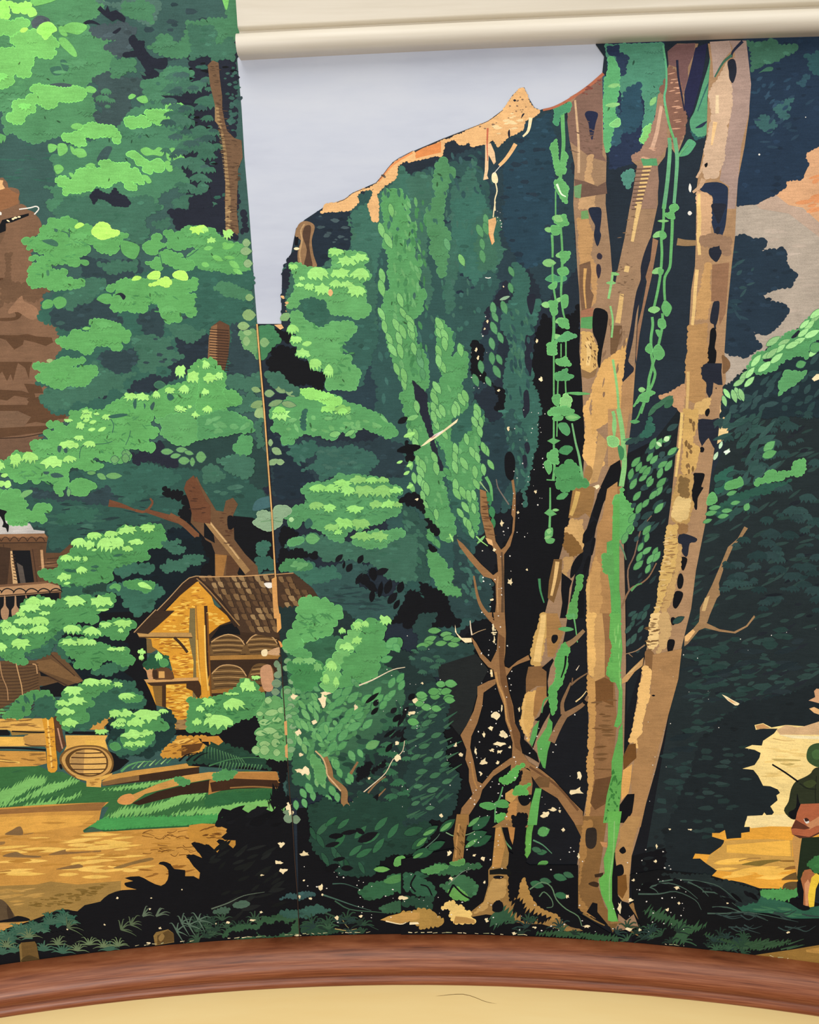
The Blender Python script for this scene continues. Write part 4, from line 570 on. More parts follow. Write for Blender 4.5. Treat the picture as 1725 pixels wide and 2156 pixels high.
# ---------------- dark masses
O('RD', 'leaf_cluster', 'R', 'black green shadow among the trunks and lower right')
p((22,24,29), "1000 900 1130 1000 1230 1000 1430 900 1430 1700 1330 2000 960 2000 960 1350"); l('K', "1040 860 1160 700 1220 640 1235 900 1230 1100 1180 1200 1120 1400 1080 1560 1080 1950 900 1950 880 1650 960 1400 1060 1150 1110 1000 1120 880"); p((26,32,36), "1320 1000 1430 860 1440 1000 1380 1300 1320 1500"); p((34,44,46), "1440 1300 1500 1000 1560 850 1725 720 1725 1540 1600 1530 1580 1620 1500 1760 1350 1850 1400 1560"); p('K', "1330 1800 1500 1760 1540 1850 1725 1900 1725 2060 1330 2000"); p('K', "625 1700 900 1680 960 1900 1300 1980 1300 2000 632 2010")
z((44,66,62), "1440 1350 1500 1000 1725 760 1725 1500 1580 1540 1450 1700", 120, 15, 3.2, -24, 18); z((30,36,42), "1440 1350 1500 1000 1725 760 1725 1500 1580 1540 1450 1700", 60, 14, 3.5, -20, 18); z((42,64,60), "1440 1300 1600 1350 1725 1400 1600 1500 1450 1650", 46, 16, 6, -25, 20, 'b'); z((24,30,32), "1370 1740 1500 1740 1480 1840 1350 1840", 26, 9, 4, -15, 10); z((40,58,58), "1340 1080 1420 900 1420 1000 1340 1450", 20, 9, 3, -45, 15)
t('D1'); l((36,52,66), "1010 -40 1725 -100 1725 -400 1100 -1000 1000 -1000 950 0", 9, 2)
# ---------------- sky
t('px'); O('SKY', 'sky', 'R', 'grey tan evening sky gap with an orange cloud at the right edge')
p('S1', "2000 250 1725 309 1700 320 1692 332 1703 347 1690 375 1655 381 1655 395 1632 410 1591 431 1550 434 1540 470 1500 900 1560 870 1600 800 2000 560"); p('S2', "2000 250 1725 309 1700 320 1692 332 1703 347 1690 375 1655 381 1655 395 1632 410 1660 432 1690 438 1725 470 2000 520"); z((222,150,100), "1680 380 1725 360 1725 460 1690 430", 10, 16, 4, -20, 15); p((186,160,140), "1632 410 1660 432 1690 440 1725 472 1725 500 1660 450 1600 440 1591 431"); z((188,172,156), "1580 450 1725 500 1725 600 1600 780", 14, 24, 4, 0, 8)
t('D0'); l((34,52,72), "1000 1690 1040 1700 1200 1690 1360 1610 1450 1550 1445 1495 1580 1480 1640 1360 1600 1270 1680 1230 1725 1205 1800 1180 1800 300 1100 300 1050 900 1000 1300", 7, 1.6)
t('D1'); O('OAK', 'leaf_cluster', 'R', 'dark blue oak leaf silhouettes against the sky'); l((36,52,66), "960 300 1010 280 1080 250 1130 260 1180 285 1280 290 1290 330 1250 385 1330 372 1430 365 1455 400 1450 470 1480 530 1550 580 1510 640 1500 680 1420 692 1330 720 1250 740 1280 790 1430 820 1480 870 1440 940 1370 1020 1310 1070 1260 1080 1180 1050 1200 1120 1255 1170 1180 1220 1110 1270 1000 1250 930 1200 900 900", 8, 1.6); z((48,74,78), "1010 300 1250 400 1400 600 1250 700 1000 900", 10, 9, 3, -40, 40); z((44,66,76), "980 800 1130 800 1100 1000 980 1000", 5, 12, 4, 30, 40)
t('D0'); O('TOPR', 'leaf_cluster', 'R', 'teal leaves with a painted blue glare tint at the upper right'); l('D3', "1120 340 1350 330 1380 380 1540 370 1520 430 1440 450 1400 490 1290 520 1220 540 1160 600"); l((46,84,88), "1600 450 1725 430 1790 600 1700 620 1640 560"); l((58,98,98), "1340 900 1500 810 1510 830 1460 860 1490 900 1440 920 1480 970 1440 990 1400 980", 6, 2.2); l((58,98,98), "1190 1010 1260 950 1340 990 1380 1040 1330 1070 1320 1100 1250 1070", 6, 2.2); l((48,80,92), "1530 690 1600 620 1650 630 1600 720", 6, 2); z((46,72,92), "1180 640 1480 640 1500 900 1180 900", 16, 8, 3, -30, 40); s('D3', "1220 610 1290 560 1340 560 1330 590 1260 595"); z((44,66,84), "1150 950 1700 700 1725 1150 1200 1300", 14, 9, 3, -30, 40); e('W', "1228 1278 8 8,1610 970 5 4")  # bluish glare is mixed into these leaf colours
# ---------------- teal background between patch and poplar
t('px'); O('POP', 'poplar_tree', 'R', 'tall feathery poplar with pale leaf tips right of centre')
l((40,60,68), "640 470 700 440 840 380 1040 300 1110 240 1170 230 1200 260 1215 560 1150 640 1110 560 1060 650 1040 800 900 900 700 900 620 700 600 600"); l((48,82,78), "740 420 830 380 1000 330 1030 400 1050 520 1050 600 1010 700 990 760 1000 860 1040 900 1060 960 1050 1060 1000 1150 1000 1300 950 1350 880 1300 820 1150 800 980 790 800 740 640 730 520", 12, 4); l((38,64,78), "1110 260 1160 240 1175 420 1160 560 1090 560 1060 480 1060 360"); z((36,52,64), "900 320 1150 260 1170 560 1050 620 900 640", 50, 10, 5, 90, 25, 'b'); z((58,100,92), "740 440 860 400 1020 340 1040 600 980 700 800 900", 70, 10, 4, 80, 20); l((62,108,92), "740 450 800 410 850 350 880 400 870 470 820 480 780 600 740 560"); l('D3', "690 450 730 430 750 500 700 520"); l((60,104,90), "950 400 1000 340 1010 460 990 560 960 560", 9, 3)
l((58,106,92), "950 430 1010 400 1050 470 1040 560 1000 600 960 560"); z((50,84,84), "880 340 1040 300 1050 420 900 430", 26, 8, 4, 70, 30)
l((66,116,96), "859 377 887 363 911 377 921 418 911 465 897 513 904 568 911 616 897 650 887 582 877 513 866 465"); l((62,112,94), "945 493 959 513 962 582 955 650 941 660 935 616 941 564"); l((62,112,94), "1003 465 1023 438 1054 465 1058 534 1041 575 1020 561 1010 513"); l('RB', "808 404 836 400 859 418 859 465 877 479 870 513 887 547 877 599 897 616 887 657 870 670 877 698 877 728 887 735 900 769 902 807 890 834 907 882 911 923 928 954 941 995 918 1009 887 1009 877 957 870 906 853 869 842 834 856 821 842 787 829 752 815 705 805 667 808 616 822 619 818 582 822 544 808 510 810 479 805 438", 9, 3); l((84,150,96), "924 342 938 332 959 363 941 387 935 438 931 465 948 496 941 534 935 582 924 578 918 547 907 527 904 493 894 462 911 428 914 387", 9, 3); l('RB', "921 677 931 674 941 691 955 705 948 759 955 752 969 725 984 752 982 787 965 834 979 828 986 855 976 882 993 906 1003 855 1017 889 1020 923 1030 940 1037 974 1023 1009 945 1009 931 940 914 906 907 855 914 814 928 807 931 780 921 766 921 728 918 694", 9, 3)
z((62,108,92), "790 420 830 380 1000 330 1030 400 1040 560 1010 640 960 720 900 700", 70, 8, 3, 80, 18); t('C2'); l('RB', "0 170 60 340 60 430 130 560 170 700 150 830 230 950 260 1050 310 1090 360 1080 390 1000 380 880 320 800 310 680 260 600 290 520 250 400 200 300 170 150 180 -40 20 -60", 9, 3); l('RB', "200 -30 420 -40 440 100 500 60 560 -20 620 60 630 260 560 330 600 420 640 560 560 600 540 720 570 800 580 900 550 1040 440 930 400 800 360 620 380 500 300 420 330 330 250 250 210 120", 9, 3); t('px')
l('D3', "1010 480 1040 500 1045 560 1010 570 1000 520"); z((112,184,110), "810 440 900 420 880 700 840 800", 40, 9, 3, 75, 14); z((74,146,86), "820 480 900 420 900 760 860 900", 50, 9, 3, 80, 14); z((112,186,110), "880 800 1000 800 1030 1000 900 1150", 40, 8, 3, 70, 14)
t('C1'); l((56,100,88), "860 480 920 500 960 560 1000 620 980 740 1010 900 1060 780 1100 800 1060 960 1040 1060 980 1080 960 1200 1000 1340 1040 1400 1010 1460 1080 1560 1100 1700 1060 1800 1050 2000 1000 2200 980 2450 950 2500 900 2300 850 2100 790 1900 790 1400 840 1200 760 1000 800 840 860 800", 9, 3)
l('K', "520 1140 560 1120 620 1180 600 1300 640 1420 700 1500 780 1520 800 1600 760 1640 700 1480 560 1440 520 1380", 8, 2); l('K2', "640 880 720 780 790 640 820 640 830 740 780 860 700 820 660 900 680 1000 640 1080 610 1040", 8, 2); l('K', "1060 1050 1110 900 1180 960 1190 1400 1190 1725 1120 1640 1080 1560 1050 1400 1040 1200", 9, 2); s('K2', "980 760 1050 750 1020 910 990 860"); s('K2', "970 1080 1020 1160 1010 1420 960 1300"); s('K2', "950 1560 990 1540 1000 1700 960 1725"); z((70,124,98), "820 860 1000 900 960 1400 820 1400", 24, 9, 3, 80, 20); z((44,76,76), "820 800 1050 900 1000 1700 800 1700", 24, 9, 3, 80, 20)
t('px'); l((46,78,76), "1000 880 1040 900 1080 860 1110 930 1105 1020 1060 1080 1045 1000", 9, 3); l((38,60,66), "1010 900 1060 880 1080 1000 1050 1080 1020 1060", 8, 2); z((60,106,90), "1060 860 1120 860 1110 1050 1080 1060", 20, 8, 3, 80, 20); s('K', "1063 960 1075 950 1085 970 1080 1010 1065 1000"); s('K2', "1104 935 1112 930 1116 945 1110 955"); s('K2', "1100 960 1108 958 1110 978 1104 985"); s('K2', "1100 860 1106 855 1110 870 1104 880")
for sx in ("905 810 915 870 905 905 908 870", "915 935 935 950 945 990 950 1000 935 985 922 960"): l('D2', sx, 8, 2)
l('K2', "868 800 900 830 905 880 915 930 935 990 925 990 908 940 895 890 880 860", 8, 1); l('D2', "955 880 985 860 1000 840 1020 870 990 900 965 930 960 960 950 920", 8, 2); l('D2', "945 1010 960 1030 985 1060 1000 1130 980 1120 955 1080 945 1040")
ED = (62,122,84)
t('B1'); n('RL', 62, 24, 68, "1465 215 1520 300 1545 50 1470 590 1465 690 1620 790 1645 900 1465 905 1490 1010 1590 1000 1640 1050 1530 1110 1555 1200 1610 1110 1620 1210 1590 1360 1650 1480 1710 1070 1650 1410 1700 960", ED)
t('C1'); n('RL', 56, 24, 72, "35 1070 45 1190 258 990 250 1060 300 1080 250 1210 285 1340 250 1290 430 1200 210 1570 235 1510 440 1610 400 1680 70 1670 210 1680 280 1700 570 1700 440 460 215 1600 470 1580 20 1010 300 1150", ED); n((96,166,108), 50, 22, 75, "590 220 640 130 610 330 612 430 850 555 845 690 700 860 715 930 705 1020 760 1100 690 1150 690 1270 750 1280 730 1380 600 1340 555 1450 660 1460 640 200 120 1400 100 1300 320 330 90 1230 790 850", ED); e((150,190,150), "795 775 14 44 70"); e('RL', "35 1760 20 50 70")
t('C2'); n('RL', 52, 22, 70, "60 210 15 210 230 130 300 210 250 40 280 15 380 15 560 50 548 110 590 185 480 250 215 400 230 490 390 330 385 400 385 480 460 450 640 340 530 360 570 400 680 460 550 520 620 500 80 430 120 470 100 520 48 570 95 590 30 650 130 640 120 720 140 800 390 630 400 700 450 690 500 720 540 710 470 810 540 820 430 860 480 940 520 1020 230 870 600 110 620 320 150 660 20 460 60 290 210 70 500 960 560 620", ED)
e('RB', "175 890 80 34 65", ED); n('RB', 50, 24, 55, "185 1030 215 1090 180 1060 240 1110 320 520 190 1200 240 1260 300 1340", ED); l('RB', "150 1170 200 1160 300 1260 300 1320 380 1340 370 1440 440 1490 450 1560 410 1580 340 1530 300 1540 250 1460 180 1360 220 1350 170 1280", 8, 3); e('RL', "360 1060 12 50 75,600 1080 12 46 45"); k('RP', 14, "340 1030 390 1130 465 1240", 8); k('RP', 12, "560 1050 600 1090 655 1130", 6); k((160,200,130), 13, "590 600 620 640 660 690", 6); k('V1', 26, "640 560 680 640 690 760", 20); e('V3', "665 740 60 24 80,690 850 50 26 80,700 940 44 20 85")
l('K', "-20 260 40 380 50 420 -20 430", 8, 2); l('K', "-20 700 70 700 120 780 140 860 60 800 -20 790", 8, 2); l('K', "90 960 160 900 260 1000 230 1050 180 980", 8, 2); l('K', "150 1110 200 1130 240 1170 190 1180", 8, 2); l((46,80,70), "-40 800 60 850 150 930 130 1000 160 1130 140 1290 180 1420 120 1450 130 1560 90 1450 -40 1430"); z((60,104,84), "-40 850 100 900 140 1300 -40 1400", 20, 9, 4, 40, 30)
p('L2', "100 312 180 240 290 175 412 80 400 112 240 232 130 302"); p('W', "190 235 220 210 300 170 240 225"); p((200,150,140), "180 240 250 200 200 245")
# ---------------- maple bush next to the patch
t('B1'); O('R1', 'leaf_cluster', 'R', 'maple leaves with bright fans below the torn edge')
l((32,44,56), "650 560 740 400 840 160 960 60 1200 60 1200 360 1000 500 800 560 700 800 640 900"); l((58,100,84), "650 560 700 490 900 540 1200 380 1380 440 1420 700 1420 1150 1200 1200 900 1100 700 900"); l((52,92,82), "1100 900 1400 900 1430 1100 1380 1300 1300 1500 1100 1500 1050 1200"); l('K2', "650 570 700 450 760 380 780 450 700 560 690 700 650 690", 8, 2); s((148,114,80), "752 260 780 170 830 140 890 155 915 195 890 300 905 420 930 525 790 500 775 390 800 300"); s((82,60,46), "825 200 850 175 885 190 870 330 880 420 895 520 825 520 850 380 815 270"); k((186,150,106), 12, "800 480 790 400 810 300 800 220 830 165"); p('K', "752 275 780 270 775 340 750 340"); e('L2', "765 368 24 12"); z((66,84,88), "950 80 1180 80 1180 320 950 320", 14, 8, 4, 20, 40, 'b')
l((104,182,104), "700 500 780 490 850 530 940 530 1060 540 1080 460 1030 410 1060 370 1150 390 1320 400 1360 470 1310 480 1380 600 1330 620 1280 640 1320 700 1330 770 1380 860 1340 920 1250 950 1150 900 1040 900 1000 800 900 770 820 760 780 830 700 860 690 810 760 700 760 660", 8, 2.5); l((52,96,80), "790 790 900 770 1000 800 1040 900 990 1040 900 990 800 900", 8, 2); l((104,182,104), "720 900 790 890 830 960 900 1000 980 1040 1080 970 1200 970 1260 1030 1200 1100 1130 1140 1110 1220 1220 1260 1200 1320 1290 1380 1270 1480 1230 1530 1100 1520 1010 1520 1000 1420 980 1320 940 1380 880 1330 860 1260 780 1250 750 1220 800 1180 720 1140 720 1100 800 1090 740 1050 690 1040 720 1000", 8, 2.5)
l('K', "540 1190 640 1160 760 1190 740 1240 860 1310 900 1380 960 1390 1020 1400 980 1530 840 1470 740 1500 690 1460 640 1400 560 1380 510 1300 570 1250", 8, 2.5); l('K', "560 1040 610 1030 720 1060 700 1150 640 1100", 7, 2); l((70,140,90), "450 1010 560 1000 640 1130 560 1180 500 1280 440 1270", 8, 2); e((140,190,120), "500 1140 40 40,670 930 34 46 60"); p('L1', "580 995 640 990 660 1020 630 1035"); z((84,160,92), "720 980 1250 1000 1250 1500 1050 1500 900 1250", 24, 7, 2, 30, 50)
m('RP', "1090 400 140 76,1290 440 150 84,1180 470 170 100,1120 570 160 110,1290 580 160 100,940 580 180 120,1130 660 180 74,980 710 140 110,1260 720 160 120,790 670 74 44,870 685 90 74,740 520 80 60,730 1030 100 84,760 1120 110 74,815 1230 130 90,920 1320 110 110,1030 1380 80 120,810 610 54 44", (84,160,92)); e('RP', "850 1150 22 40 80"); e('L1', "1045 730 20 30")
t('B2'); O('R2', 'leaf_cluster', 'R', 'broad green leaf spray crossing right of the seam'); l((40,58,64), "530 170 640 260 760 230 940 240 1100 280 1500 240 1650 300 1650 560 1200 560 900 620 800 640 700 720 560 700 540 400"); l((30,44,54), "540 180 700 300 820 440 900 560 900 620 760 740 640 760 570 640"); l((56,98,86), "940 320 1100 330 1200 300 1400 370 1440 450 1380 480 1340 550 1150 560 960 600 940 500 800 520 860 480 950 430"); z((66,112,96), "960 330 1400 380 1300 540 980 560", 20, 9, 4, 0, 40, 'm'); l('D2', "740 300 900 260 940 330 880 400 760 440 720 360", 8, 2.5); z((60,104,90), "640 260 900 260 880 480 700 440", 12, 8, 4, 30, 40)
l((94,172,100), "560 180 600 100 540 60 560 0 700 -100 850 -150 1100 -100 1200 -40 1400 30 1480 60 1480 100 1560 140 1600 210 1520 240 1400 190 1260 150 1230 240 1180 180 1100 190 1090 250 1000 240 950 200 920 220 850 190 780 220 740 240 740 290 640 270 650 220", 8, 2.5); z((120,194,114), "620 60 1500 60 1500 180 700 200", 26, 9, 4, 30, 40); m('RP', "630 50 160 110,1130 20 150 80", (74,146,86)); e((150,190,130), "600 350 46 30 30,630 440 34 26,570 440 26 50 70,550 280 20 30"); e('RL', "1205 200 20 46 60,1080 210 26 46 80", ED); l('D2', "820 10 850 0 840 180 800 160", 6, 2)
t('B1'); l((150,222,112), "790 1540 880 1520 1040 1570 1130 1600 1130 1650 1040 1660 860 1600", 7, 2.5); m((150,222,112), "1080 1690 230 90,620 1700 110 74,1150 1710 90 60", (74,146,86)); e((140,178,118), "540 1560 40 30,630 1530 50 24 25,720 1560 50 24 25,590 1640 60 24 -20,700 1650 60 26 10", 'D3'); l('D3', "500 1390 640 1400 700 1480 790 1520 780 1580 560 1500")
t('B2'); O('R3', 'leaf_cluster', 'R', 'rounded leaf fan bush right of the seam above the shed'); l((64,114,92), "640 1130 900 1020 1200 1100 1700 1050 1760 1100 1760 1400 1660 1440 1500 1380 1420 1300 1280 1260 1150 1230 1000 1260 940 1180 850 1190"); l((50,82,78), "900 1320 1200 1250 1400 1300 1250 1420 1500 1560 1650 1440 1640 1600 1560 1760 1140 1760 1000 1620 940 1560 840 1430"); z((42,66,66), "950 1400 1250 1420 1500 1600 1500 1700 1000 1600", 30, 16, 1.8); l((58,106,88), "640 1330 720 1250 880 1260 940 1330 1080 1300 1140 1380 1000 1420 860 1440 740 1350")
l((90,164,100), "800 680 840 630 1040 600 1120 530 1260 540 1400 560 1500 600 1600 640 1640 690 1560 720 1630 800 1600 860 1500 900 1440 940 1360 960 1290 1000 1180 1010 1150 1100 1060 1070 980 1000 880 960 820 900 780 980 700 960 700 900 660 880 740 810 830 800 860 750 840 700", 8, 2.5); l((96,172,104), "1230 1080 1260 1030 1400 1010 1640 1000 1660 1040 1540 1080 1480 1140 1360 1150 1250 1120", 7, 2.5); l((96,172,104), "690 1110 720 1070 820 1060 810 1100 720 1130", 7, 2); e((110,184,108), "895 1070 58 44", (70,136,86)); s('D2', "830 940 870 900 900 950 850 990"); e((180,226,160), "722 912 22 20"); z((72,140,88), "820 700 1600 650 1500 900 900 950", 36, 7, 1.6, 10, 50)
m((154,222,118), "1000 660 240 74,1140 615 140 84,1270 590 140 84,1430 592 180 64,1400 680 300 110,1190 680 120 94,930 800 120 84,1040 820 110 84,1240 830 150 74,1470 790 200 84,1590 670 110 74,1600 790 74 60,1230 950 280 104,1050 980 140 74,1110 1015 74 54,1370 1045 270 94", (74,146,88)); l((150,186,144), "405 930 450 900 440 860 500 840 560 860 600 800 700 810 720 850 660 890 640 920 640 950 560 1000 510 1000 430 960", 8, 2.2); k((116,160,112), 8, "470 930 560 920 640 930")
e('K', "1115 1230 42 22 -45,1155 1288 30 12 -80,1200 1310 40 26 -60,1292 1240 40 24 -60,1280 1400 54 22 -60,1340 1400 50 24 60,1395 1360 56 34 80,1470 1340 54 28 -20,1388 1540 54 24 -82,1455 1490 66 20 -80,1520 1470 62 32 -70,1555 1560 60 30 -50,1622 1470 50 30 -70,1590 1612 46 22 -60"); l('K', "1250 1400 1300 1380 1400 1440 1430 1500 1380 1500 1330 1450", 6, 1); l('K', "1540 1760 1660 1580 1700 1450 1790 1440 1790 1760", 8, 2); l('K', "640 1090 700 1180 780 1150 860 1200 935 1175 920 1240 740 1230 640 1350 600 1300", 8, 2.5); l('K', "650 970 720 990 780 1040 690 1060 660 1120 620 1080", 7, 2); e('K', "1640 95 26 46 60,1690 330 36 100 80,1640 750 24 40 60,1700 730 24 40 70"); e('RP', "1615 440 12 26 70,1695 465 14 26 60,1672 530 14 28 60,1700 640 16 30 60,1695 215 20 50 70")
l((74,142,86), "630 1300 700 1240 800 1240 890 1280 880 1320 700 1330 630 1330", 7, 2.5); z((110,180,110), "680 1260 870 1270 850 1310 700 1310", 6, 9, 4, -20, 30)
# ---------------- roof end past the seam
t('B2'); O('SHr2', 'shed_roof', 'R', 'ragged end of the brown shingled roof right of the seam'); p((70,50,34), "590 1362 740 1350 790 1390 840 1430 900 1480 945 1550 930 1600 860 1630 780 1650 740 1725 720 1850 650 1900 620 1725")
for row in range(9):
    for c_ in range(15):
        x = -10+c_*66+row*26+random.uniform(-8, 8); y = 1405+row*52+random.uniform(-6, 6)
        if x < 640 or x > 900-(0 if y < 1600 else (y-1600)*1.6) or x > 640+(y-1350)*1.5: continue
        ww, hh = random.uniform(26, 34), random.uniform(20, 26)
        s(random.choice(((132,102,66), (110,82,52), (154,124,84), (96,70,46))), "%g %g %g %g %g %g %g %g %g %g" % (x-ww, y-hh, x+ww*.4, y-hh, x+ww, y+hh*.5, x+ww*.6, y+hh, x-ww*.4, y+hh*.6)); k((44,30,22), 6, "%g %g %g %g" % (x+ww*.45, y-hh, x+ww, y+hh))
k((176,132,86), 8, "590 1364 740 1352")
# ---------------- lower bush
t('B3'); O('R4', 'bush', 'R', 'mixed leafy bush with paint losses beside the seam'); l((32,50,48), "600 -60 1120 -40 1600 300 1850 330 1960 700 1840 1000 1800 1400 1725 1700 1500 1740 1200 1500 700 1500 690 1200 640 400"); l((52,98,70), "700 300 1000 150 1300 300 1650 500 1650 900 1400 1000 1300 1300 1000 1500 740 1400 720 900"); l((62,112,78), "1000 600 1300 560 1640 560 1660 700 1400 1000 1100 1240 1000 1000"); z((40,72,58), "1000 900 1700 700 1725 1500 1000 1500", 50, 12, 5, 40, 40); z((54,104,72), "1500 900 1725 700 1725 1700 1400 1700", 40, 12, 6, 50, 40, 'm')
l((96,170,100), "640 640 700 600 750 700 770 900 760 1050 720 1180 690 1200 680 900", 10, 3.5); n((140,184,128), 30, 22, 0, "690 390 680 450 720 560 690 640 720 700 700 850 735 930 710 1050 720 1120 690 300 720 760", (84,150,92), 40); n((118,184,110), 34, 18, 30, "740 820 700 780 760 980 740 640 760 700 720 880", (70,130,84), 60); l((104,186,102), "650 250 740 130 800 60 780 0 790 -60 850 -130 960 -110 1040 -90 1140 -20 1060 110 1000 180 880 220 800 200 790 290 700 300", 13, 4.5); z((78,154,86), "760 0 1080 0 960 180 800 180", 20, 8, 2, 20, 40); l((96,176,98), "690 300 740 310 800 280 890 340 870 360 760 350", 6, 2); l((74,152,84), "690 420 780 370 940 390 980 450 980 520 900 620 800 620 740 560", 13, 4.5); m('RL', "830 390 190 70,940 440 80 90", 'V3')
l((122,200,110), "990 520 1010 420 1070 380 1090 260 1160 220 1230 140 1240 80 1310 60 1290 150 1300 240 1200 320 1160 400 1110 480 1090 620 990 620", 13, 4.5); l((92,170,94), "1110 560 1160 400 1290 250 1320 80 1400 40 1480 90 1490 150 1440 220 1500 260 1620 200 1600 290 1510 330 1440 400 1430 480 1360 560 1240 560 1160 600", 13, 4.5); m('RP', "1500 60 110 100,1330 90 60 60,1270 100 80 90,1140 140 60 60,1180 280 120 80,1260 220 90 80,1050 430 90 90,1010 540 60 100,1090 560 50 90", (84,160,90)); e((100,180,104), "1505 375 50 26 -20,1550 240 60 36 -40,1590 280 40 28 60", 'V3')
z((84,152,90), "760 660 1280 620 1420 780 1300 1000 1000 1300 800 1200 740 900", 80, 10, 4.5, -40, 40); z((110,184,108), "760 660 1200 640 1250 900 1000 1200 800 1100", 40, 9, 4, 20, 60); n((98,176,102), 44, 24, -50, "1550 570 1620 530 1630 590 1340 700 1430 640 1440 700 1520 690 1480 750 1550 660 1390 700", 'V3'); n((96,172,100), 54, 26, -40, "1100 660 1180 640 1230 690 1120 720 1090 820 1200 820 1270 800 1160 880 1240 930 1350 910 1110 940 1060 1000 1150 1000 1280 840 1060 760 1140 1090 1060 1100 980 1000 990 930", 'V3'); n((118,192,110), 50, 20, 65, "810 750 880 780 840 830 780 910 830 920 910 690 950 1020 930 760 1010 950 1080 1240", 'V3'); n((108,184,108), 44, 24, 70, "1095 1240 1120 1310 1060 1460 1030 1530 1100 1510 1210 1350 1220 1170 1290 1150 820 1480 900 1500 760 1580 830 1560 870 1440", 'V3'); e((110,176,100), "1390 1080 60 34 -25", 'V3'); n((100,170,104), 30, 18, 40, "1190 1380 1240 560 820 680 780 640 930 620 1260 580", 'V3')
e((128,158,122), "700 1690 46 40,760 1700 36 36,690 1640 40 20"); n((134,196,118), 40, 18, 75, "900 1230 960 1330 930 1390 860 1330 980 1400 770 1010 790 1050 830 1110", 'V3'); l((100,172,98), "880 1210 900 1160 960 1220 1000 1300 990 1400 940 1380 920 1300", 6, 2)
k((150,112,70), 40, "1000 1180 1040 1290 1050 1360 1120 1420 1160 1470 1160 1560 1220 1640 1220 1780", 64); k((216,176,128), 12, "920 1130 980 1190 1010 1270 1020 1330 1080 1400 1130 1460"); k((140,104,68), 26, "1220 1650 1320 1600 1440 1500 1500 1440", 8); k((140,104,68), 20, "1330 1600 1340 1500 1420 1400 1500 1340", 8); k((236,212,176), 9, "1150 1640 1260 1520 1400 1400 1500 1310 1560 1200 1640 1130 1660 980", 5); k((232,214,180), 12, "1280 590 1380 550 1440 520 1560 460 1660 440", 6); k((140,104,68), 24, "1210 1320 1240 1270 1270 1220", 16); l('K', "1260 1280 1350 1220 1390 1230 1360 1330 1260 1380", 6, 2); l('K', "1390 1280 1500 1200 1490 1260 1390 1320", 6, 2); s('K', "1150 1640 1190 1600 1210 1700 1150 1700"); s('K', "1240 1560 1320 1500 1310 1580 1250 1620"); s('K', "1350 1560 1440 1480 1420 1560 1350 1600"); z('K', "1330 700 1725 620 1725 1100 1480 1160", 16, 14, 5, -45, 15)
t('B4'); O('R5', 'bush', 'R', 'dark green undergrowth at the foot of the seam'); l((34,64,52), "860 -60 1000 -160 1150 -80 1300 -200 1500 -100 1650 -170 1800 -40 1900 100 1820 220 1725 300 1500 330 1400 480 1150 480 1040 420 900 250", 8, 3); n((52,104,68), 70, 24, -40, "1150 60 1290 130 1380 180 1320 300 1440 240 1250 280 1120 200 980 100 1460 60 1560 120 1050 40", (28,52,44)); n((42,84,60), 60, 20, 60, "960 200 1080 300 1000 350 1180 400 1300 420 1120 350 900 140", (24,44,38)); e('K', "1090 160 24 60 85,1060 230 20 60 75,1200 130 20 70 80,1290 120 22 40 -60,1350 170 90 34 -25,1060 420 30 60 70,1115 350 18 50 80,1180 425 50 24"); e((120,190,90), "1465 435 64 22", (50,100,60)); l((108,184,90), "1570 400 1590 340 1650 330 1650 360 1610 400", 6, 1.5)
l((52,100,66), "1270 620 1350 570 1480 540 1540 490 1650 480 1725 480 1800 500 1800 600 1700 620 1640 620 1560 620 1540 650 1420 670 1330 680", 9, 3); s((84,150,80), "1480 540 1560 490 1640 490 1620 540 1540 560"); s('K', "1640 500 1690 490 1700 560 1660 580"); k((70,100,86), 14, "980 650 1100 690 1240 740 1380 780", 4); k((60,92,70), 12, "1080 700 1200 770 1400 790 1500 800", 4); k((56,84,72), 12, "1060 560 1160 560 1280 600", 4); l((54,84,82), "620 690 700 640 800 630 900 630 920 660 800 690", 6, 2); l((54,90,78), "620 800 800 780 860 750 960 740 1050 770 1000 800 860 840 700 840", 7, 3); l((54,92,64), "1440 760 1540 720 1620 700 1725 720 1800 760 1725 780 1500 800", 6, 2); l((40,70,50), "830 880 1000 900 1100 940 1300 930 1240 960 900 980 800 960", 7, 2); k((170,150,90), 9, "1080 930 1180 945 1260 930", 4); k((140,130,80), 8, "1140 850 1170 900 1195 925", 4); k((50,74,56), 14, "1000 800 1140 850 1300 880 1440 940", 4)
# ---------------- dim foliage left of the bare branches
O('R10', 'bush', 'R', 'dim spiky foliage left of the bare forked branches'); t('C2'); l('K', "0 1450 120 1440 200 1480 300 1540 420 1725 420 1800 -40 1800"); l((44,80,74), "20 1420 90 1440 130 1560 60 1480 -40 1500"); l((44,72,68), "80 1725 160 1700 240 1680 200 1760 80 1780"); l((42,66,66), "380 1040 480 1100 600 1300 690 1420 680 1725 420 1725 330 1540 450 1570 440 1480 370 1440"); z((62,104,92), "400 1100 560 1250 660 1500 480 1650", 26, 7, 4, 50, 40)
t('C3'); l((40,66,62), "40 130 60 80 110 0 230 0 180 120 260 200 540 260 560 420 300 460 240 520 120 500 20 400 90 260"); p((32,36,36), "240 430 560 330 660 460 580 620 500 900 420 1000 340 900 280 700"); l((36,60,56), "90 600 200 560 300 640 340 760 330 900 280 980 310 1100 300 1250 400 1300 430 1420 400 1560 300 1700 -40 1740 40 1500 -40 1350 60 1150 -30 980 60 800")
for q in range(46):
    a_, b_ = random.uniform(-20, 330), random.uniform(760, 1700); k((52,92,70) if q % 3 else (66,112,80), 26, "%g %g %g %g" % (a_, b_, a_+random.uniform(60, 130), b_-random.uniform(20, 80)), 6)
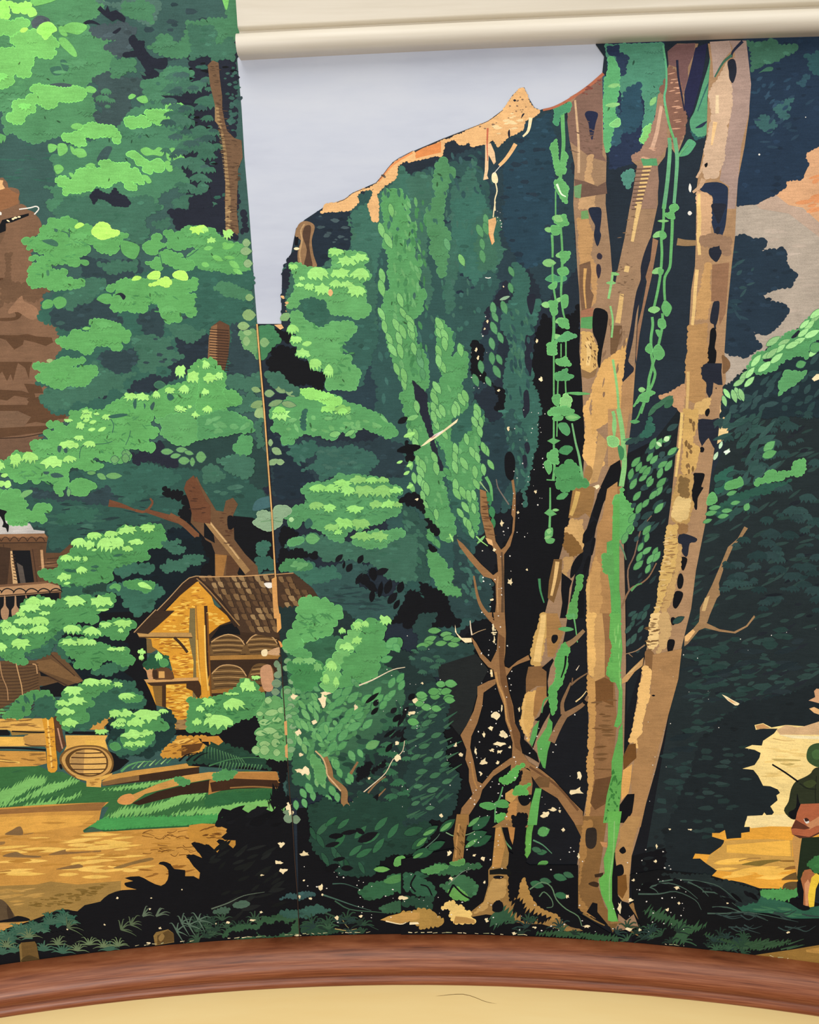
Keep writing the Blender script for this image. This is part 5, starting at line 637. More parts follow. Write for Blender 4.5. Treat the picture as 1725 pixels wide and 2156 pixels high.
n((72,128,88), 44, 20, -20, "60 930 150 900 100 1000 200 840 40 860 130 1090 230 1000 60 1180 160 1200 250 1160 110 1300 220 1330 300 1240 80 1420 200 1450 320 1380 60 1560 180 1600", (34,58,50)); n((108,180,100), 48, 22, -10, "215 140 180 210 270 245 310 170 370 255 390 215 160 245 120 265 330 200", (44,84,60)); n((104,182,98), 44, 28, 0, "270 580 350 575 260 640 310 640 220 680 330 690 340 710 210 640 110 700 150 770 230 780 90 740 40 890 110 670", (44,84,60)); z((58,100,78), "0 300 220 260 300 420 60 520", 14, 9, 5, -20, 30, 'm')
# ---------------- green between the upper trunks
t('D0'); O('RT', 'leaf_cluster', 'R', 'blue green leaves between the trunks just under the moulding'); l((38,50,74), "-20 345 440 340 470 700 440 760 380 1000 200 1350 -10 1400 -30 900", 8, 1); l((84,156,124), "-40 370 430 360 462 700 440 740 400 745 385 880 330 1050 250 1190 270 1010 290 900 250 760 240 680 180 700 160 760 100 860 60 640 0 600 -20 480", 8, 1.5)
l((44,76,92), "110 800 170 720 250 680 265 900 240 1040 180 1090 100 1080 60 1000"); l((44,60,84), "40 520 80 440 150 470 120 620 60 640", 6, 2); l((52,88,100), "-60 620 60 900 100 1080 60 1200 -60 1240"); e('V2', "35 705 22 50 -75,18 870 20 60 80,352 840 44 22 -55"); l((140,220,120), "240 1160 280 1060 340 1030 320 1120 290 1190", 6, 2); l((84,150,130), "100 1440 180 1400 200 1450 150 1560 110 1500", 6, 2)
s((92,170,124), "830 360 815 520 760 700 720 840 690 930 655 1000 670 1090 720 1145 790 1115 822 1000 800 860 805 760 830 640 850 500"); k((52,100,96), 14, "830 650 780 760 720 920", 8); s((40,50,72), "700 1060 740 1030 800 1000 760 1050"); s((92,176,124), "560 1290 610 1200 650 1150 705 1180 690 1220 640 1280"); l((46,90,90), "660 1080 720 1140 780 1130 700 1160", 6, 1)
t('C0'); l((100,190,120), "1612 900 1618 700 1650 580 1650 480 1700 500 1740 600 1725 760 1700 880 1725 1000 1680 1060 1660 1180 1640 1260 1615 1200", 8, 2.2); l((40,52,80), "1640 385 1740 375 1740 470 1660 460 1645 440", 7, 1); e('V2', "1695 710 18 50 80,1685 870 20 60 85"); l((140,220,130), "1660 1030 1740 980 1740 1040 1700 1050", 6, 1.5)
# ---------------- trunks
O('TA', 'tree_trunk', 'R', 'left of the three pale trunks, twin rooted with vines'); t('px')
p('T2', "1200 205 1197 212 1195 240 1200 300 1210 350 1207 430 1212 500 1215 560 1220 620 1222 690 1220 740 1225 800 1228 860 1232 930 1228 990 1225 1010 1205 1070 1190 1130 1165 1220 1140 1320 1125 1400 1112 1480 1103 1560 1100 1600 1112 1640 1130 1625 1150 1560 1165 1450 1190 1330 1205 1230 1230 1130 1245 1080 1262 1030 1300 980 1300 600 1290 590 1285 520 1275 430 1277 330 1270 300 1268 158 1237 184")
t('C0'); p((128,98,84), "1390 800 1480 720 1600 620 1600 1000 1600 1280 1640 1340 1500 1300 1330 1170 1310 1000 1330 870"); s((34,40,66), "1455 950 1480 920 1540 925 1565 950 1545 1020 1530 1100 1515 1160 1495 1100 1485 1020"); k((206,170,130), 16, "1375 830 1390 1000 1405 1200 1405 1430", 22); l((196,156,112), "1480 1290 1530 1280 1520 1380 1500 1440 1540 1560 1540 1725 1400 1725 1440 1580 1460 1440", 7, 1.5); p((112,86,72), "1370 1480 1460 1500 1560 1540 1630 1500 1640 1600 1380 1640"); p((120,170,110), "1365 1540 1430 1520 1420 1640 1370 1630"); z((110,84,70), "1330 1000 1600 1000 1600 1280 1340 1300", 30, 5, 1, 10, 20)
t('C1'); l((190,146,96), "1390 120 1480 120 1530 250 1500 420 1560 560 1545 800 1500 900 1520 700 1480 560 1420 520 1400 300", 7, 1.5); p((120,90,66), "1410 500 1500 470 1510 560 1500 700 1530 750 1500 880 1430 880 1410 700"); k((206,160,96), 26, "1460 530 1450 680 1465 860", 10); p((120,170,100), "1425 60 1480 50 1490 120 1425 125"); s((34,42,60), "1485 40 1540 25 1590 40 1590 140 1580 220 1590 260 1560 350 1530 260 1540 180 1510 120"); s((50,44,56), "1555 420 1575 402 1600 425 1590 455 1560 450"); s((50,44,56), "1555 500 1580 500 1590 550 1570 615 1550 560"); p((160,110,82), "1420 880 1530 850 1520 930 1420 940"); p((92,164,92), "1425 935 1520 925 1530 1000 1510 1030 1420 1020"); s('K', "1525 890 1560 855 1640 890 1640 1000 1600 1200 1580 1350 1560 1300 1560 1150 1520 1050"); l((214,172,104), "1430 1050 1510 1060 1560 1180 1560 1340 1500 1390 1430 1360", 7, 1.5); k((236,198,130), 40, "1480 1130 1490 1230 1480 1330", 30); p((140,108,72), "1430 1360 1500 1390 1560 1345 1540 1420 1480 1440 1430 1420"); z((110,80,54), "1440 1080 1550 1080 1550 1360 1440 1360", 20, 4, 1, 70, 20)
t('C2'); l((224,176,108), "1440 0 1600 -260 1660 -400 1720 -420 1600 0 1560 200 1540 420 1620 440 1500 620 1460 540 1500 480 1440 400 1460 200", 8, 1.5); p((188,148,96), "1600 -100 1680 -200 1700 100 1620 400 1560 600 1500 620 1540 400 1580 100"); s((160,122,74), "1450 540 1470 470 1510 480 1520 530 1490 600 1460 580"); p((150,112,66), "1360 640 1540 640 1530 760 1500 900 1460 860 1400 900 1320 900"); k((206,168,96), 40, "1400 680 1370 800 1340 880", 30); l((206,164,104), "1290 1000 1340 910 1440 910 1450 1020 1440 1150 1380 1180 1330 1120 1300 1080", 7, 1.5); l((130,94,50), "1290 1020 1360 1050 1410 1120 1440 1180 1340 1230 1280 1140", 7, 1.5); l((190,150,96), "1280 1230 1360 1220 1340 1300 1300 1400 1270 1380", 7, 1.5); p((122,90,52), "1200 1240 1270 1240 1260 1400 1200 1600 1150 1560 1160 1420"); k((224,184,120), 34, "1230 1260 1210 1400 1180 1540", 20); p('K', "1520 880 1560 700 1640 600 1725 440 1760 420 1760 640 1640 750 1590 900 1560 920"); s('K', "1440 1060 1450 1020 1530 920 1560 980 1500 1080 1440 1110"); s('K', "1440 1190 1420 1290 1340 1400 1345 1300 1390 1220"); s('K', "1480 1215 1500 1240 1460 1360 1440 1330"); p('K', "1265 1350 1330 1400 1350 1420 1330 1480 1320 1600 1300 1725 1250 1725 1270 1600 1260 1500"); p('K', "1400 1500 1450 1480 1450 1725 1370 1725")
t('C3'); l((204,164,96), "1090 0 1140 0 1150 120 1120 300 1080 440 1010 420 1010 320 1040 180", 8, 1.5); k((236,196,124), 40, "1115 10 1105 130 1080 260 1060 400", 60); p((130,94,58), "990 440 1140 430 1140 600 1060 600 970 660 970 540"); p((166,124,74), "1140 0 1230 0 1280 160 1200 360 1150 360 1140 200"); l((216,170,98), "970 660 1060 640 1040 760 1030 900 990 1060 920 900 940 760", 8, 1.5); p((160,116,68), "1060 610 1140 600 1160 700 1100 760 1050 860 1030 840 1040 700"); s('K', "1180 220 1190 180 1230 180 1230 220 1200 250"); p('K', "1100 450 1190 370 1200 390 1170 450 1150 560 1160 700 1140 680 1140 480"); p('K', "1040 880 1080 850 1110 780 1160 700 1180 800 1120 900 1060 1020 1030 1110 1010 1090 1060 950 1080 890"); k((226,182,110), 20, "960 700 950 800 940 900 980 1010")
O('TB', 'tree_trunk', 'R', 'middle pale trunk wrapped by the bright green vine'); t('px')
p('T2', "1425 93 1470 93 1455 140 1440 200 1445 250 1440 290 1425 330 1405 300 1400 330 1385 350 1385 430 1370 500 1355 550 1345 640 1340 700 1335 800 1330 880 1320 960 1310 1010 1312 1100 1316 1250 1318 1400 1314 1560 1312 1700 1312 1800 1318 1880 1345 1950 1300 1958 1262 1935 1225 1915 1205 1890 1218 1800 1228 1720 1240 1650 1240 1560 1238 1450 1235 1300 1240 1200 1255 1110 1270 1060 1298 1000 1290 940 1250 900 1240 860 1255 800 1270 770 1280 740 1290 660 1295 600 1300 570 1315 500 1325 440 1335 390 1342 350 1330 340 1330 330 1350 320 1370 290 1380 240 1385 200 1400 185 1410 120")
t('D0'); p((120,88,86), "540 370 700 360 690 450 640 560 640 650 600 780 560 700 545 560 480 540 470 430"); l((134,96,80), "400 740 440 700 480 560 540 590 590 760 610 900 630 980 620 1080 560 1200 520 1180 470 950"); z((210,160,130), "490 600 550 600 600 1000 540 1100", 16, 7, 1.3, -8, 6); p((38,40,70), "700 400 800 360 760 620 680 920 650 980 610 900 610 760 650 620"); k((34,38,60), 20, "550 500 560 640 590 800 610 920", 10); l((160,124,104), "420 860 470 1000 470 1200 400 1300 330 1330 200 1330 170 1290 250 1250 340 1080 390 900", 7, 1.5); k((208,168,140), 26, "420 880 400 1000 380 1110 340 1240", 34); z((206,160,130), "250 1260 400 1180 400 1300 240 1320", 8, 6, 1.5); p((92,170,110), "250 1310 380 1310 390 1370 270 1370"); p((150,118,98), "220 1370 390 1370 400 1500 380 1725 160 1725 190 1550")
for q in range(11): k((226,190,124), 14, "%d %d %d %d" % (270-q*7, 1380+q*33, 340-q*9, 1376+q*33)); k((96,72,58), 8, "%d %d %d %d" % (205-q*3, 1400+q*33, 330-q*8, 1394+q*33))
t('D1'); k((222,186,124), 40, "240 0 215 120 180 310", 26); k((222,186,124), 40, "140 510 130 560", 40); k((216,178,116), 34, "95 740 80 860 60 980", 44); s('K2', "335 270 350 300 330 460 290 590 270 640 290 640 250 780 215 900 190 1100 160 1240 150 1300 200 1370 120 1470 95 1430 120 1300 130 1200 170 1000 190 860 215 720 250 620 250 520 280 400"); p((150,112,84), "350 280 395 300 340 600 280 860 240 1080 215 1300 210 1250 225 1000 260 860 300 640 290 600 330 460"); p((112,84,58), "0 1000 95 1000 100 1060 60 1180 40 1250 0 1240"); l((216,168,100), "0 1260 90 1200 110 1160 140 1100 110 1400 90 1500 80 1725 -150 1900 -150 1500 -60 1300", 8, 1.5); p((178,136,92), "100 1470 190 1380 210 1300 180 1725 80 1740"); z((120,94,70), "20 100 200 100 180 700 40 800", 24, 4, 1, 10, 20); z((140,110,84), "-40 900 160 900 100 1500 -100 1600", 12, 10, 2, 100, 10)
t('D2'); p((184,142,96), "-20 0 160 0 130 200 80 420 -20 480"); p((160,116,72), "0 480 80 420 80 700 60 900 -10 900"); p('K', "0 470 80 420 100 560 90 640 60 640 50 700 0 740 -60 760 -80 640"); p((152,108,68), "10 720 50 630 70 690 40 900 70 1100 70 1300 40 1725 -180 1725 -60 1300 -100 1000 -40 800")
t('C2'); p((176,132,82), "1640 660 1725 600 1725 1725 1480 1725 1480 1400 1540 1200 1560 960 1600 900"); l((196,150,92), "1470 1480 1480 1400 1550 1210 1590 1300 1590 1480 1600 1580 1560 1725 1480 1725", 8, 1.5); p((216,172,104), "1465 1480 1500 1380 1490 1725 1478 1725"); s('K', "1530 1065 1545 1080 1520 1200 1505 1190 1510 1110")
t('C3'); p((196,152,94), "1475 0 1600 0 1620 140 1620 520 1540 560 1510 520 1475 400"); l((230,182,108), "1475 0 1550 0 1530 150 1540 400 1530 520 1490 500 1475 240", 8, 1.5); p((146,106,68), "1600 0 1680 0 1690 400 1650 470 1700 560 1720 900 1680 1300 1640 1500 1640 1725 1440 1725 1490 1560 1480 1200 1530 1000 1540 560 1620 520 1620 200"); l((196,148,86), "1480 500 1540 560 1540 800 1540 1000 1530 1360 1500 1600 1480 1725 1440 1725 1480 1500 1475 1200 1490 900", 8, 1.5); p((118,80,44), "1540 560 1620 530 1690 560 1690 760 1600 720 1550 760"); p((104,72,44), "1540 1370 1680 1340 1640 1560 1540 1620 1500 1560"); z((118,84,50), "1550 700 1680 700 1660 1300 1550 1300", 20, 12, 2, 0, 6)
t('C4'); p((134,98,56), "1340 0 1640 0 1600 300 1560 560 1620 740 1725 900 1690 930 1600 870 1440 790 1370 720 1370 640 1400 540 1430 180"); l((168,124,70), "1440 40 1520 40 1470 300 1420 520 1400 640 1480 760 1560 800 1600 860 1440 790 1370 700 1400 540 1430 180", 8, 1.5); s((48,40,34), "1465 120 1500 95 1550 110 1550 230 1510 270 1465 240"); p((56,40,26), "1535 480 1610 465 1600 500 1540 505"); s((56,40,26), "1485 555 1530 538 1570 555 1560 585 1510 575"); p('K', "1470 790 1520 710 1560 720 1560 790 1650 900 1600 880"); p((196,140,90), "1580 210 1640 215 1640 260 1600 250"); p('K', "1690 300 1730 300 1730 870 1690 760 1670 560")
O('TC', 'tree_trunk', 'R', 'right of the three pale trunks with dark knot holes'); t('px')
p((170,134,98), "1490 93 1570 90 1578 170 1577 240 1567 310 1553 380 1550 430 1547 500 1540 560 1530 660 1525 740 1528 800 1515 870 1503 950 1495 1010 1485 1100 1465 1200 1455 1280 1440 1340 1433 1370 1425 1430 1410 1490 1395 1560 1380 1620 1360 1690 1345 1750 1330 1800 1325 1860 1325 1895 1305 1900 1300 1830 1295 1760 1310 1660 1318 1600 1330 1540 1340 1480 1350 1420 1362 1360 1375 1300 1390 1230 1400 1150 1412 1060 1420 980 1428 900 1435 860 1443 790 1450 700 1455 610 1463 560 1465 500 1466 400 1470 370 1487 290 1490 200 1495 130")
t('D0'); p((168,142,130), "980 340 1120 340 1160 700 1140 950 1080 1200 1030 1725 960 1725 980 1540 900 1490 950 1200 1000 900 1000 700 1010 500 1030 460"); l((206,174,144), "960 510 980 600 1000 720 1005 850 990 950 960 1100 940 1300 880 1470 780 1480 760 1400 770 1250 830 1000 810 780 840 720", 8, 1.5); p((182,156,142), "820 350 980 340 1000 420 930 500 850 650 840 500"); k((232,206,164), 24, "880 790 880 940", 30); k((238,196,140), 36, "865 1010 850 1100 835 1200", 16); s('K2', "965 520 1000 490 1030 510 1040 600 1010 690 980 650 975 590"); k((40,46,66), 26, "1090 345 1010 430 1000 480", 12); k('D3', 24, "1000 460 930 520 860 640", 12); s((36,48,70), "760 1520 880 1505 960 1540 970 1600 960 1760 940 1900 880 2010 850 1900 830 1800 845 1640 800 1600 740 1570"); k((196,160,126), 44, "770 1480 740 1540 680 1590", 20); k((206,170,136), 26, "770 1370 740 1420 710 1470", 16); s('W', "645 1560 655 1515 670 1550 660 1590"); l((206,164,124), "710 1590 780 1590 840 1640 830 1760 830 1950 710 1950", 8, 1.5); k((232,196,130), 26, "730 1600 730 1800 735 1940"); s('K', "775 1360 800 1345 800 1370 785 1385")  # upper bark tones greyed and lightened, haze put into the colour
t('D1'); k((226,190,124), 34, "725 0 735 130 725 260 735 420", 26); s('K2', "835 0 950 0 940 50 915 120 890 165 865 110 845 60"); s('K2', "862 215 885 185 905 200 895 240 872 250"); s('K2', "815 370 860 335 925 332 920 400 880 475 845 460 815 420"); l((150,118,92), "735 270 840 240 1000 290 990 420 930 420 900 340 800 350 740 330", 8, 1.5); l((196,152,98), "790 480 840 500 820 700 830 800 800 950 700 950 720 750 760 600", 8, 1.5); k((230,192,126), 30, "715 540 700 700 690 860 670 1040 655 1200", 24); p((146,108,80), "840 500 980 480 950 900 900 1000 890 800 830 800"); s('K2', "845 820 870 800 900 810 890 930 870 1000 850 990 820 960"); k('K2', 16, "860 990 865 1030"); s('K', "825 1040 860 1020 875 1080 860 1180 875 1220 860 1320 800 1310 800 1220 815 1150"); p('K2', "740 1340 790 1310 920 1312 915 1380 925 1490 890 1490 850 1470 840 1560 815 1600 790 1550 790 1470 750 1430"); s((122,90,60), "920 1240 980 1290 985 1350 930 1400 925 1320"); l((180,138,88), "640 1000 800 980 800 1300 740 1340 750 1440 790 1480 780 1600 700 1640 620 1600 620 1400", 8, 1.5); l((216,176,110), "700 1640 790 1600 830 1600 800 1725 680 1740", 8, 1.5); k((150,120,84), 60, "550 310 620 320 705 320", 44); l((196,150,110), "395 1580 480 1560 610 1480 620 1560 600 1725 580 1720 480 1640 520 1600 420 1610", 7, 1.5); s('K', "785 1700 810 1682 820 1710 800 1750 780 1730"); s('K', "865 1515 875 1512 875 1525"); k((214,176,112), 26, "640 1380 640 1500 630 1700", 22)
t('D2'); s('K', "785 20 800 5 820 15 810 45 785 45"); p('K2', "722 90 760 82 840 90 890 75 905 100 880 220 860 330 845 310 810 240 790 260 755 310 730 250 722 160"); s('K', "735 330 755 312 775 330 765 358 740 355"); p('T5', "905 -30 940 -10 985 40 975 130 970 250 930 260 880 290 900 130"); l((206,166,98), "600 0 720 0 720 80 700 180 680 280 740 330 720 400 700 500 620 560 590 520 600 300", 8, 1.5); z((126,96,58), "620 100 700 100 690 560 620 560", 20, 6, 2.5, 90, 30); k((232,196,120), 26, "590 30 580 200 560 400 540 560", 20)
s('K', "685 535 720 528 775 535 770 580 750 640 768 650 745 690 720 740 715 825 695 820 670 700 680 640 690 600"); l((190,152,92), "560 540 680 540 680 620 660 720 690 800 660 860 640 940 560 960 500 900 520 700", 8, 1.5); l((128,100,60), "570 560 650 580 650 720 590 740 560 660", 7, 2); l((222,190,126), "530 760 560 720 660 740 640 900 560 930 500 880", 8, 1.5); s('K2', "560 1050 590 1028 650 1040 715 1070 700 1100 655 1110 640 1200 620 1220 590 1180 590 1120 560 1105"); s('K', "582 1230 610 1220 635 1240 620 1300 600 1335 582 1300"); s('K', "565 1365 590 1360 605 1410 590 1475 560 1480 550 1430"); s('K', "525 1530 550 1500 598 1515 590 1570 545 1645 515 1620"); l((150,112,70), "550 950 640 960 630 1020 560 1030", 7, 2); l((214,176,104), "470 960 560 960 540 1060 560 1120 540 1300 500 1400 420 1600 400 1725 350 1725 390 1500 430 1260", 8, 1.5); l((196,158,100), "560 1120 585 1130 580 1300 540 1400 520 1530 440 1725 420 1640 470 1480 540 1300", 8, 1.5); z((160,122,74), "480 980 560 980 520 1400 400 1725 370 1700", 40, 6, 1.1, -5, 8); z((226,192,130), "470 1000 530 1000 480 1300 370 1700 360 1650", 20, 5, 1.5, -5, 8)
t('D3'); l((236,200,136), "345 0 420 0 400 100 390 260 330 300 300 250 320 120", 8, 1.5); l((200,164,110), "420 0 480 0 500 100 480 200 460 280 380 330 400 200 400 100", 8, 2); s('K', "500 40 520 30 540 50 535 80 515 98 500 75"); s('K', "475 220 520 215 532 240 515 300 490 338 468 290"); l((132,96,60), "290 310 340 310 370 370 350 440 320 470 290 400", 7, 2); z((120,88,52), "300 20 400 20 380 300 300 300", 20, 6, 1.3, 0, 8)
l((240,192,120), "265 440 300 430 345 480 320 620 320 700 280 860 260 900 260 990 210 1040 230 1110 190 1060 150 1060 200 880 230 640", 8, 1.6); p((172,130,84), "350 340 590 290 560 540 480 830 400 1100 330 1400 250 1760 130 1760 180 1500 170 1380 200 1200 230 1110 220 1030 270 980 270 880 330 680"); p((112,74,36), "150 1080 210 1070 215 1190 180 1220 110 1290 105 1180"); p((226,170,96), "105 1290 180 1240 170 1360 150 1480 90 1540 90 1420"); p('K', "75 1580 140 1490 200 1485 195 1540 180 1640 130 1725 75 1725"); s('K', "340 675 355 668 370 676 355 684")
t('D4'); p((180,138,86), "150 0 255 0 190 220 165 400 150 560 155 690 90 700 70 640 60 480 40 340 40 280 80 200 80 100 130 30"); p((120,80,36), "60 490 130 480 140 600 100 680 60 640"); s('K', "80 270 110 250 130 290 100 310 75 290"); s('K', "40 420 90 395 110 430 105 480 50 490"); p('K', "0 560 50 640 100 700 160 720 200 800 130 860 60 800 10 720"); k((150,112,66), 40, "170 720 220 800 270 870 360 900 460 920 530 960", 20)
# ---------------- vines
O('VN', 'vine', 'R', 'broad bright green vine climbing the middle trunk'); t('D0'); k((104,196,140), 16, "435 380 460 560 460 720 445 800 460 920 490 1050 520 1140", 20); k('V1', 18, "455 880 490 1050 520 1150", 14); k((110,186,130), 30, "485 1140 490 1250 470 1500 440 1725", 34); k((110,186,130), 34, "530 1140 550 1300 540 1500 525 1680", 26); k((104,186,120), 16, "560 1295 600 1240 640 1200", 10)
t('D1'); k('V1', 22, "440 0 440 80 435 190 420 280 425 400 415 560 400 660 385 740 360 850"); k('V1', 26, "510 90 510 200 500 400 490 520 450 600 445 700 450 790", 20); k('V1', 22, "345 930 350 1000 335 1110 340 1250 350 1320 320 1440 310 1530 250 1725", 26); k('V1', 22, "430 900 430 1000 400 1150 370 1260 350 1330 370 1400 340 1500 300 1560"); l('V1', "490 20 540 0 560 40 520 70 530 120 470 110 450 80 500 70", 6, 1.5); e('V2', "435 140 12 46 90,390 250 24 46 60,385 550 26 46 65,360 870 30 50 85,260 1530 30 22"); s('V1', "410 220 450 230 465 270 430 295 405 270"); s('V1', "450 790 490 820 508 860 480 920 450 920 420 860 430 820"); l('V1', "400 950 450 960 450 1020 400 1010", 6, 1.5); s('V1', "370 1040 410 1040 400 1100"); l('V1', "360 1190 400 1160 445 1230 410 1280 365 1260", 6, 1.5); l('V1', "290 1200 320 1150 345 1180 335 1230", 6, 1.5); s('V1', "395 530 440 540 430 580 400 590"); l('V1', "250 1570 320 1540 370 1555 320 1580 310 1630 240 1620 190 1670 230 1600", 6, 1.5)
k('V2', 20, "-15 780 10 640 20 560"); k('V2', 16, "0 840 20 960 10 1100"); k('V2', 20, "20 1280 40 1400 60 1560 70 1725"); e('V2', "40 575 14 34 100,5 650 14 40 90")
t('D2'); k('V2', 26, "20 20 40 120 30 230", 20); k('V2', 36, "65 0 95 160 110 330 115 470 90 640", 44); s('V2', "-20 230 30 225 65 280 40 310 -20 305"); l((102,188,98), "30 740 100 650 115 760 180 800 170 880 210 900 180 1010 100 1050 30 1090", 8, 3); s('V3', "60 300 110 330 110 400 80 420"); k((96,180,100), 16, "260 -20 220 80 170 115", 10); s((96,176,104), "160 105 200 90 245 105 200 125"); e((96,170,110), "175 255 16 74 88"); p((100,184,92), "-30 1100 70 1060 60 1250 60 1400 85 1560 90 1725 10 1725 0 1500 -30 1300"); k((110,150,110), 16, "75 1110 110 1180 130 1245", 10)
t('C2'); l((98,176,88), "1600 1200 1725 1180 1725 1300 1700 1360 1620 1350", 8, 2); p((98,186,88), "1690 760 1740 740 1740 1725 1680 1725 1700 1300 1680 1100"); k('V2', 20, "1700 40 1690 150 1700 220"); l('V2', "1640 240 1690 230 1730 250 1730 300 1670 310", 6, 1.5); l((98,176,88), "1390 1380 1440 1370 1430 1480 1400 1500 1390 1725 1310 1725 1330 1640 1380 1500", 7, 1.5)
t('C3'); l((98,184,86), "1670 0 1735 0 1735 560 1700 560 1640 470 1670 400 1690 200", 8, 2.5); t('D3'); p((108,192,90), "0 0 80 0 90 160 100 300 80 500 100 640 95 900 60 940 30 930 60 820 70 640 40 560 -20 520 -20 400 20 400 10 250 -10 200"); p((104,186,86), "70 960 100 900 105 1200 85 1500 60 1725 -60 1725 -30 1500 10 1340 10 1220 40 1100 60 1040"); z((64,140,60), "20 1300 90 1300 60 1700 -40 1700", 30, 5, 2, 90, 40); z((140,214,110), "20 100 80 100 90 600 60 600", 10, 10, 1.4, 90, 8)
t('C4'); p((108,196,84), "1640 -40 1760 -40 1740 100 1700 300 1680 500 1680 700 1735 880 1660 800 1590 640 1570 520 1620 470 1610 350 1660 200"); t('D4'); p((112,200,88), "-20 0 62 0 40 240 10 500 0 720 40 840 60 880 -20 860"); t('C4'); k((150,210,120), 8, "1700 40 1690 300 1660 520 1660 700"); t('D4'); k((150,112,66), 22, "0 880 80 880 160 940 260 1000", 8); p((120,90,50), "-10 890 60 880 20 960")
O('VN2', 'vine', 'R', 'double hanging ivy strand with small leaves left of the trunks'); t('C0'); k('V1', 34, "1270 900 1275 1050 1280 1200 1260 1400 1250 1520", 28); l((78,160,112), "1200 890 1340 850 1330 920 1250 940 1230 1040 1200 1020", 6, 1.5); l('V1', "1175 1210 1220 1150 1230 1250 1240 1350 1260 1370 1280 1250 1310 1280 1290 1380 1300 1420 1240 1450 1220 1420", 6, 1.5); l('V1', "1205 1500 1260 1480 1320 1550 1310 1680 1270 1650 1220 1560", 6, 1.5); k((230,250,215), 18, "1225 1520 1260 1600 1300 1625", 8); k('V1', 12, "1215 1580 1215 1725")
t('C1'); k('V1', 12, "1215 0 1215 90"); l('V1', "1190 110 1290 85 1320 170 1260 180 1220 160", 6, 1.2); e('V2', "1235 120 44 30 25,1160 212 38 22 10,1160 485 56 34,1255 420 42 24 -10,1140 830 44 26 5,1240 790 18 40 60,1250 960 26 40 70,1235 1100 26 50 -60,1180 1210 40 40,1240 1300 34 26 40"); l('V1', "1180 180 1250 190 1240 250 1190 245", 6, 1.2); k('V1', 22, "1185 250 1190 350 1190 440", 16); k('V1', 18, "1255 170 1265 290 1270 390"); l('V1', "1250 400 1335 395 1320 450 1270 490", 6, 1.2); l((84,164,110), "1130 620 1190 580 1230 600 1300 600 1290 630 1200 640", 6, 1.2); l('V1', "1230 540 1300 520 1320 570 1260 590", 6, 1.2); k('V1', 16, "1190 500 1190 600 1200 700 1215 790"); k('V1', 22, "1270 480 1265 620 1260 740 1275 880 1290 940", 14); l('V1', "1155 680 1220 640 1220 680 1190 700", 6, 1); l('V1', "1270 760 1315 755 1310 840 1270 850", 6, 1); l('V1', "1160 800 1230 800 1230 900 1190 920", 6, 1); l('V1', "1230 950 1310 950 1325 1025 1260 1010", 6, 1.2); k('V1', 22, "1200 900 1200 1050 1190 1150", 26); l((96,176,110), "1210 1130 1310 1050 1390 1090 1310 1120 1260 1130", 6, 1.2); l('V1', "1150 1150 1220 1130 1220 1240 1150 1240", 6, 1.2); k('V1', 14, "1200 1240 1200 1400 1200 1600"); k('V1', 12, "1300 1120 1300 1260"); k('V1', 10, "1260 1150 1260 1260"); l('V1', "1215 1290 1300 1260 1340 1330 1260 1330", 6, 1.2); l((92,172,104), "1210 1400 1310 1355 1300 1400 1365 1415 1310 1450 1220 1450", 6, 1.2); k('V1', 12, "1235 1450 1230 1600"); k('V1', 12, "1295 1450 1300 1560"); l('V1', "1190 1590 1250 1570 1240 1660 1200 1640", 6, 1.2); l('V2', "1255 1620 1300 1560 1350 1610 1320 1680 1260 1680", 6, 1.5); l('V1', "1150 1725 1190 1680 1260 1680 1250 1740", 6, 1.5); e('V1', "1400 1560 14 100 92")
t('C2'); l('V1', "1150 40 1200 0 1290 -20 1370 20 1300 50 1180 50", 6, 1.5); l('V1', "1200 70 1270 60 1265 90 1200 95", 6, 1); e('V1', "1355 70 64 32"); e('V2', "1350 70 50 16"); k('V1', 14, "1200 90 1200 300 1205 480 1195 590", 24); k('V1', 10, "1228 90 1225 230"); p('V1', "1145 265 1190 240 1255 262 1200 295"); l('V1', "1145 380 1190 340 1230 340 1240 450 1160 440", 6, 1.5); l((90,170,104), "1240 130 1300 120 1330 180 1310 220 1260 180", 6, 1.2); e((80,160,96), "1300 340 40 60 75"); k((120,190,120), 14, "1350 120 1380 280 1410 400 1440 600", 22); l((84,164,92), "1210 500 1290 460 1330 420 1390 470 1400 570 1480 600 1480 640 1380 640 1300 680 1220 640", 8, 2.5); l('V1', "1120 450 1160 430 1180 480 1160 540", 6, 1); k('V1', 10, "1140 585 1210 590"); k('V1', 12, "1170 650 1170 830 1165 980", 20); p('V1', "1120 860 1165 820 1225 870 1170 890"); e((96,176,104), "1270 720 26 54 65"); s('V1', "1135 1000 1190 980 1190 1050 1170 1060 1210 1075 1190 1110 1140 1105 1125 1050"); e('V2', "1160 1010 20 24,1150 1060 14 30 70,1215 835 28 12"); k('V3', 22, "1080 1400 1090 1500 1120 1600", 10)
t('C3'); l((98,186,92), "1280 250 1310 240 1330 300 1310 440 1270 560 1220 640 1220 760 1190 840 1170 700 1160 630 1210 560 1210 400 1240 320", 8, 1.5); k('K', 18, "1300 350 1290 440 1260 530", 10); p((96,182,86), "1060 1060 1140 940 1160 860 1190 900 1180 1040 1150 1140 1130 1280 1110 1270 1070 1170"); p((96,176,90), "1000 1060 1030 940 1080 880 1060 1000 1020 1100"); k((92,170,92), 20, "1170 690 1120 720 1100 820", 10); e((96,180,100), "1300 130 20 64 92,1340 20 16 44 90"); k((110,190,110), 14, "1360 0 1380 120 1395 240", 8)
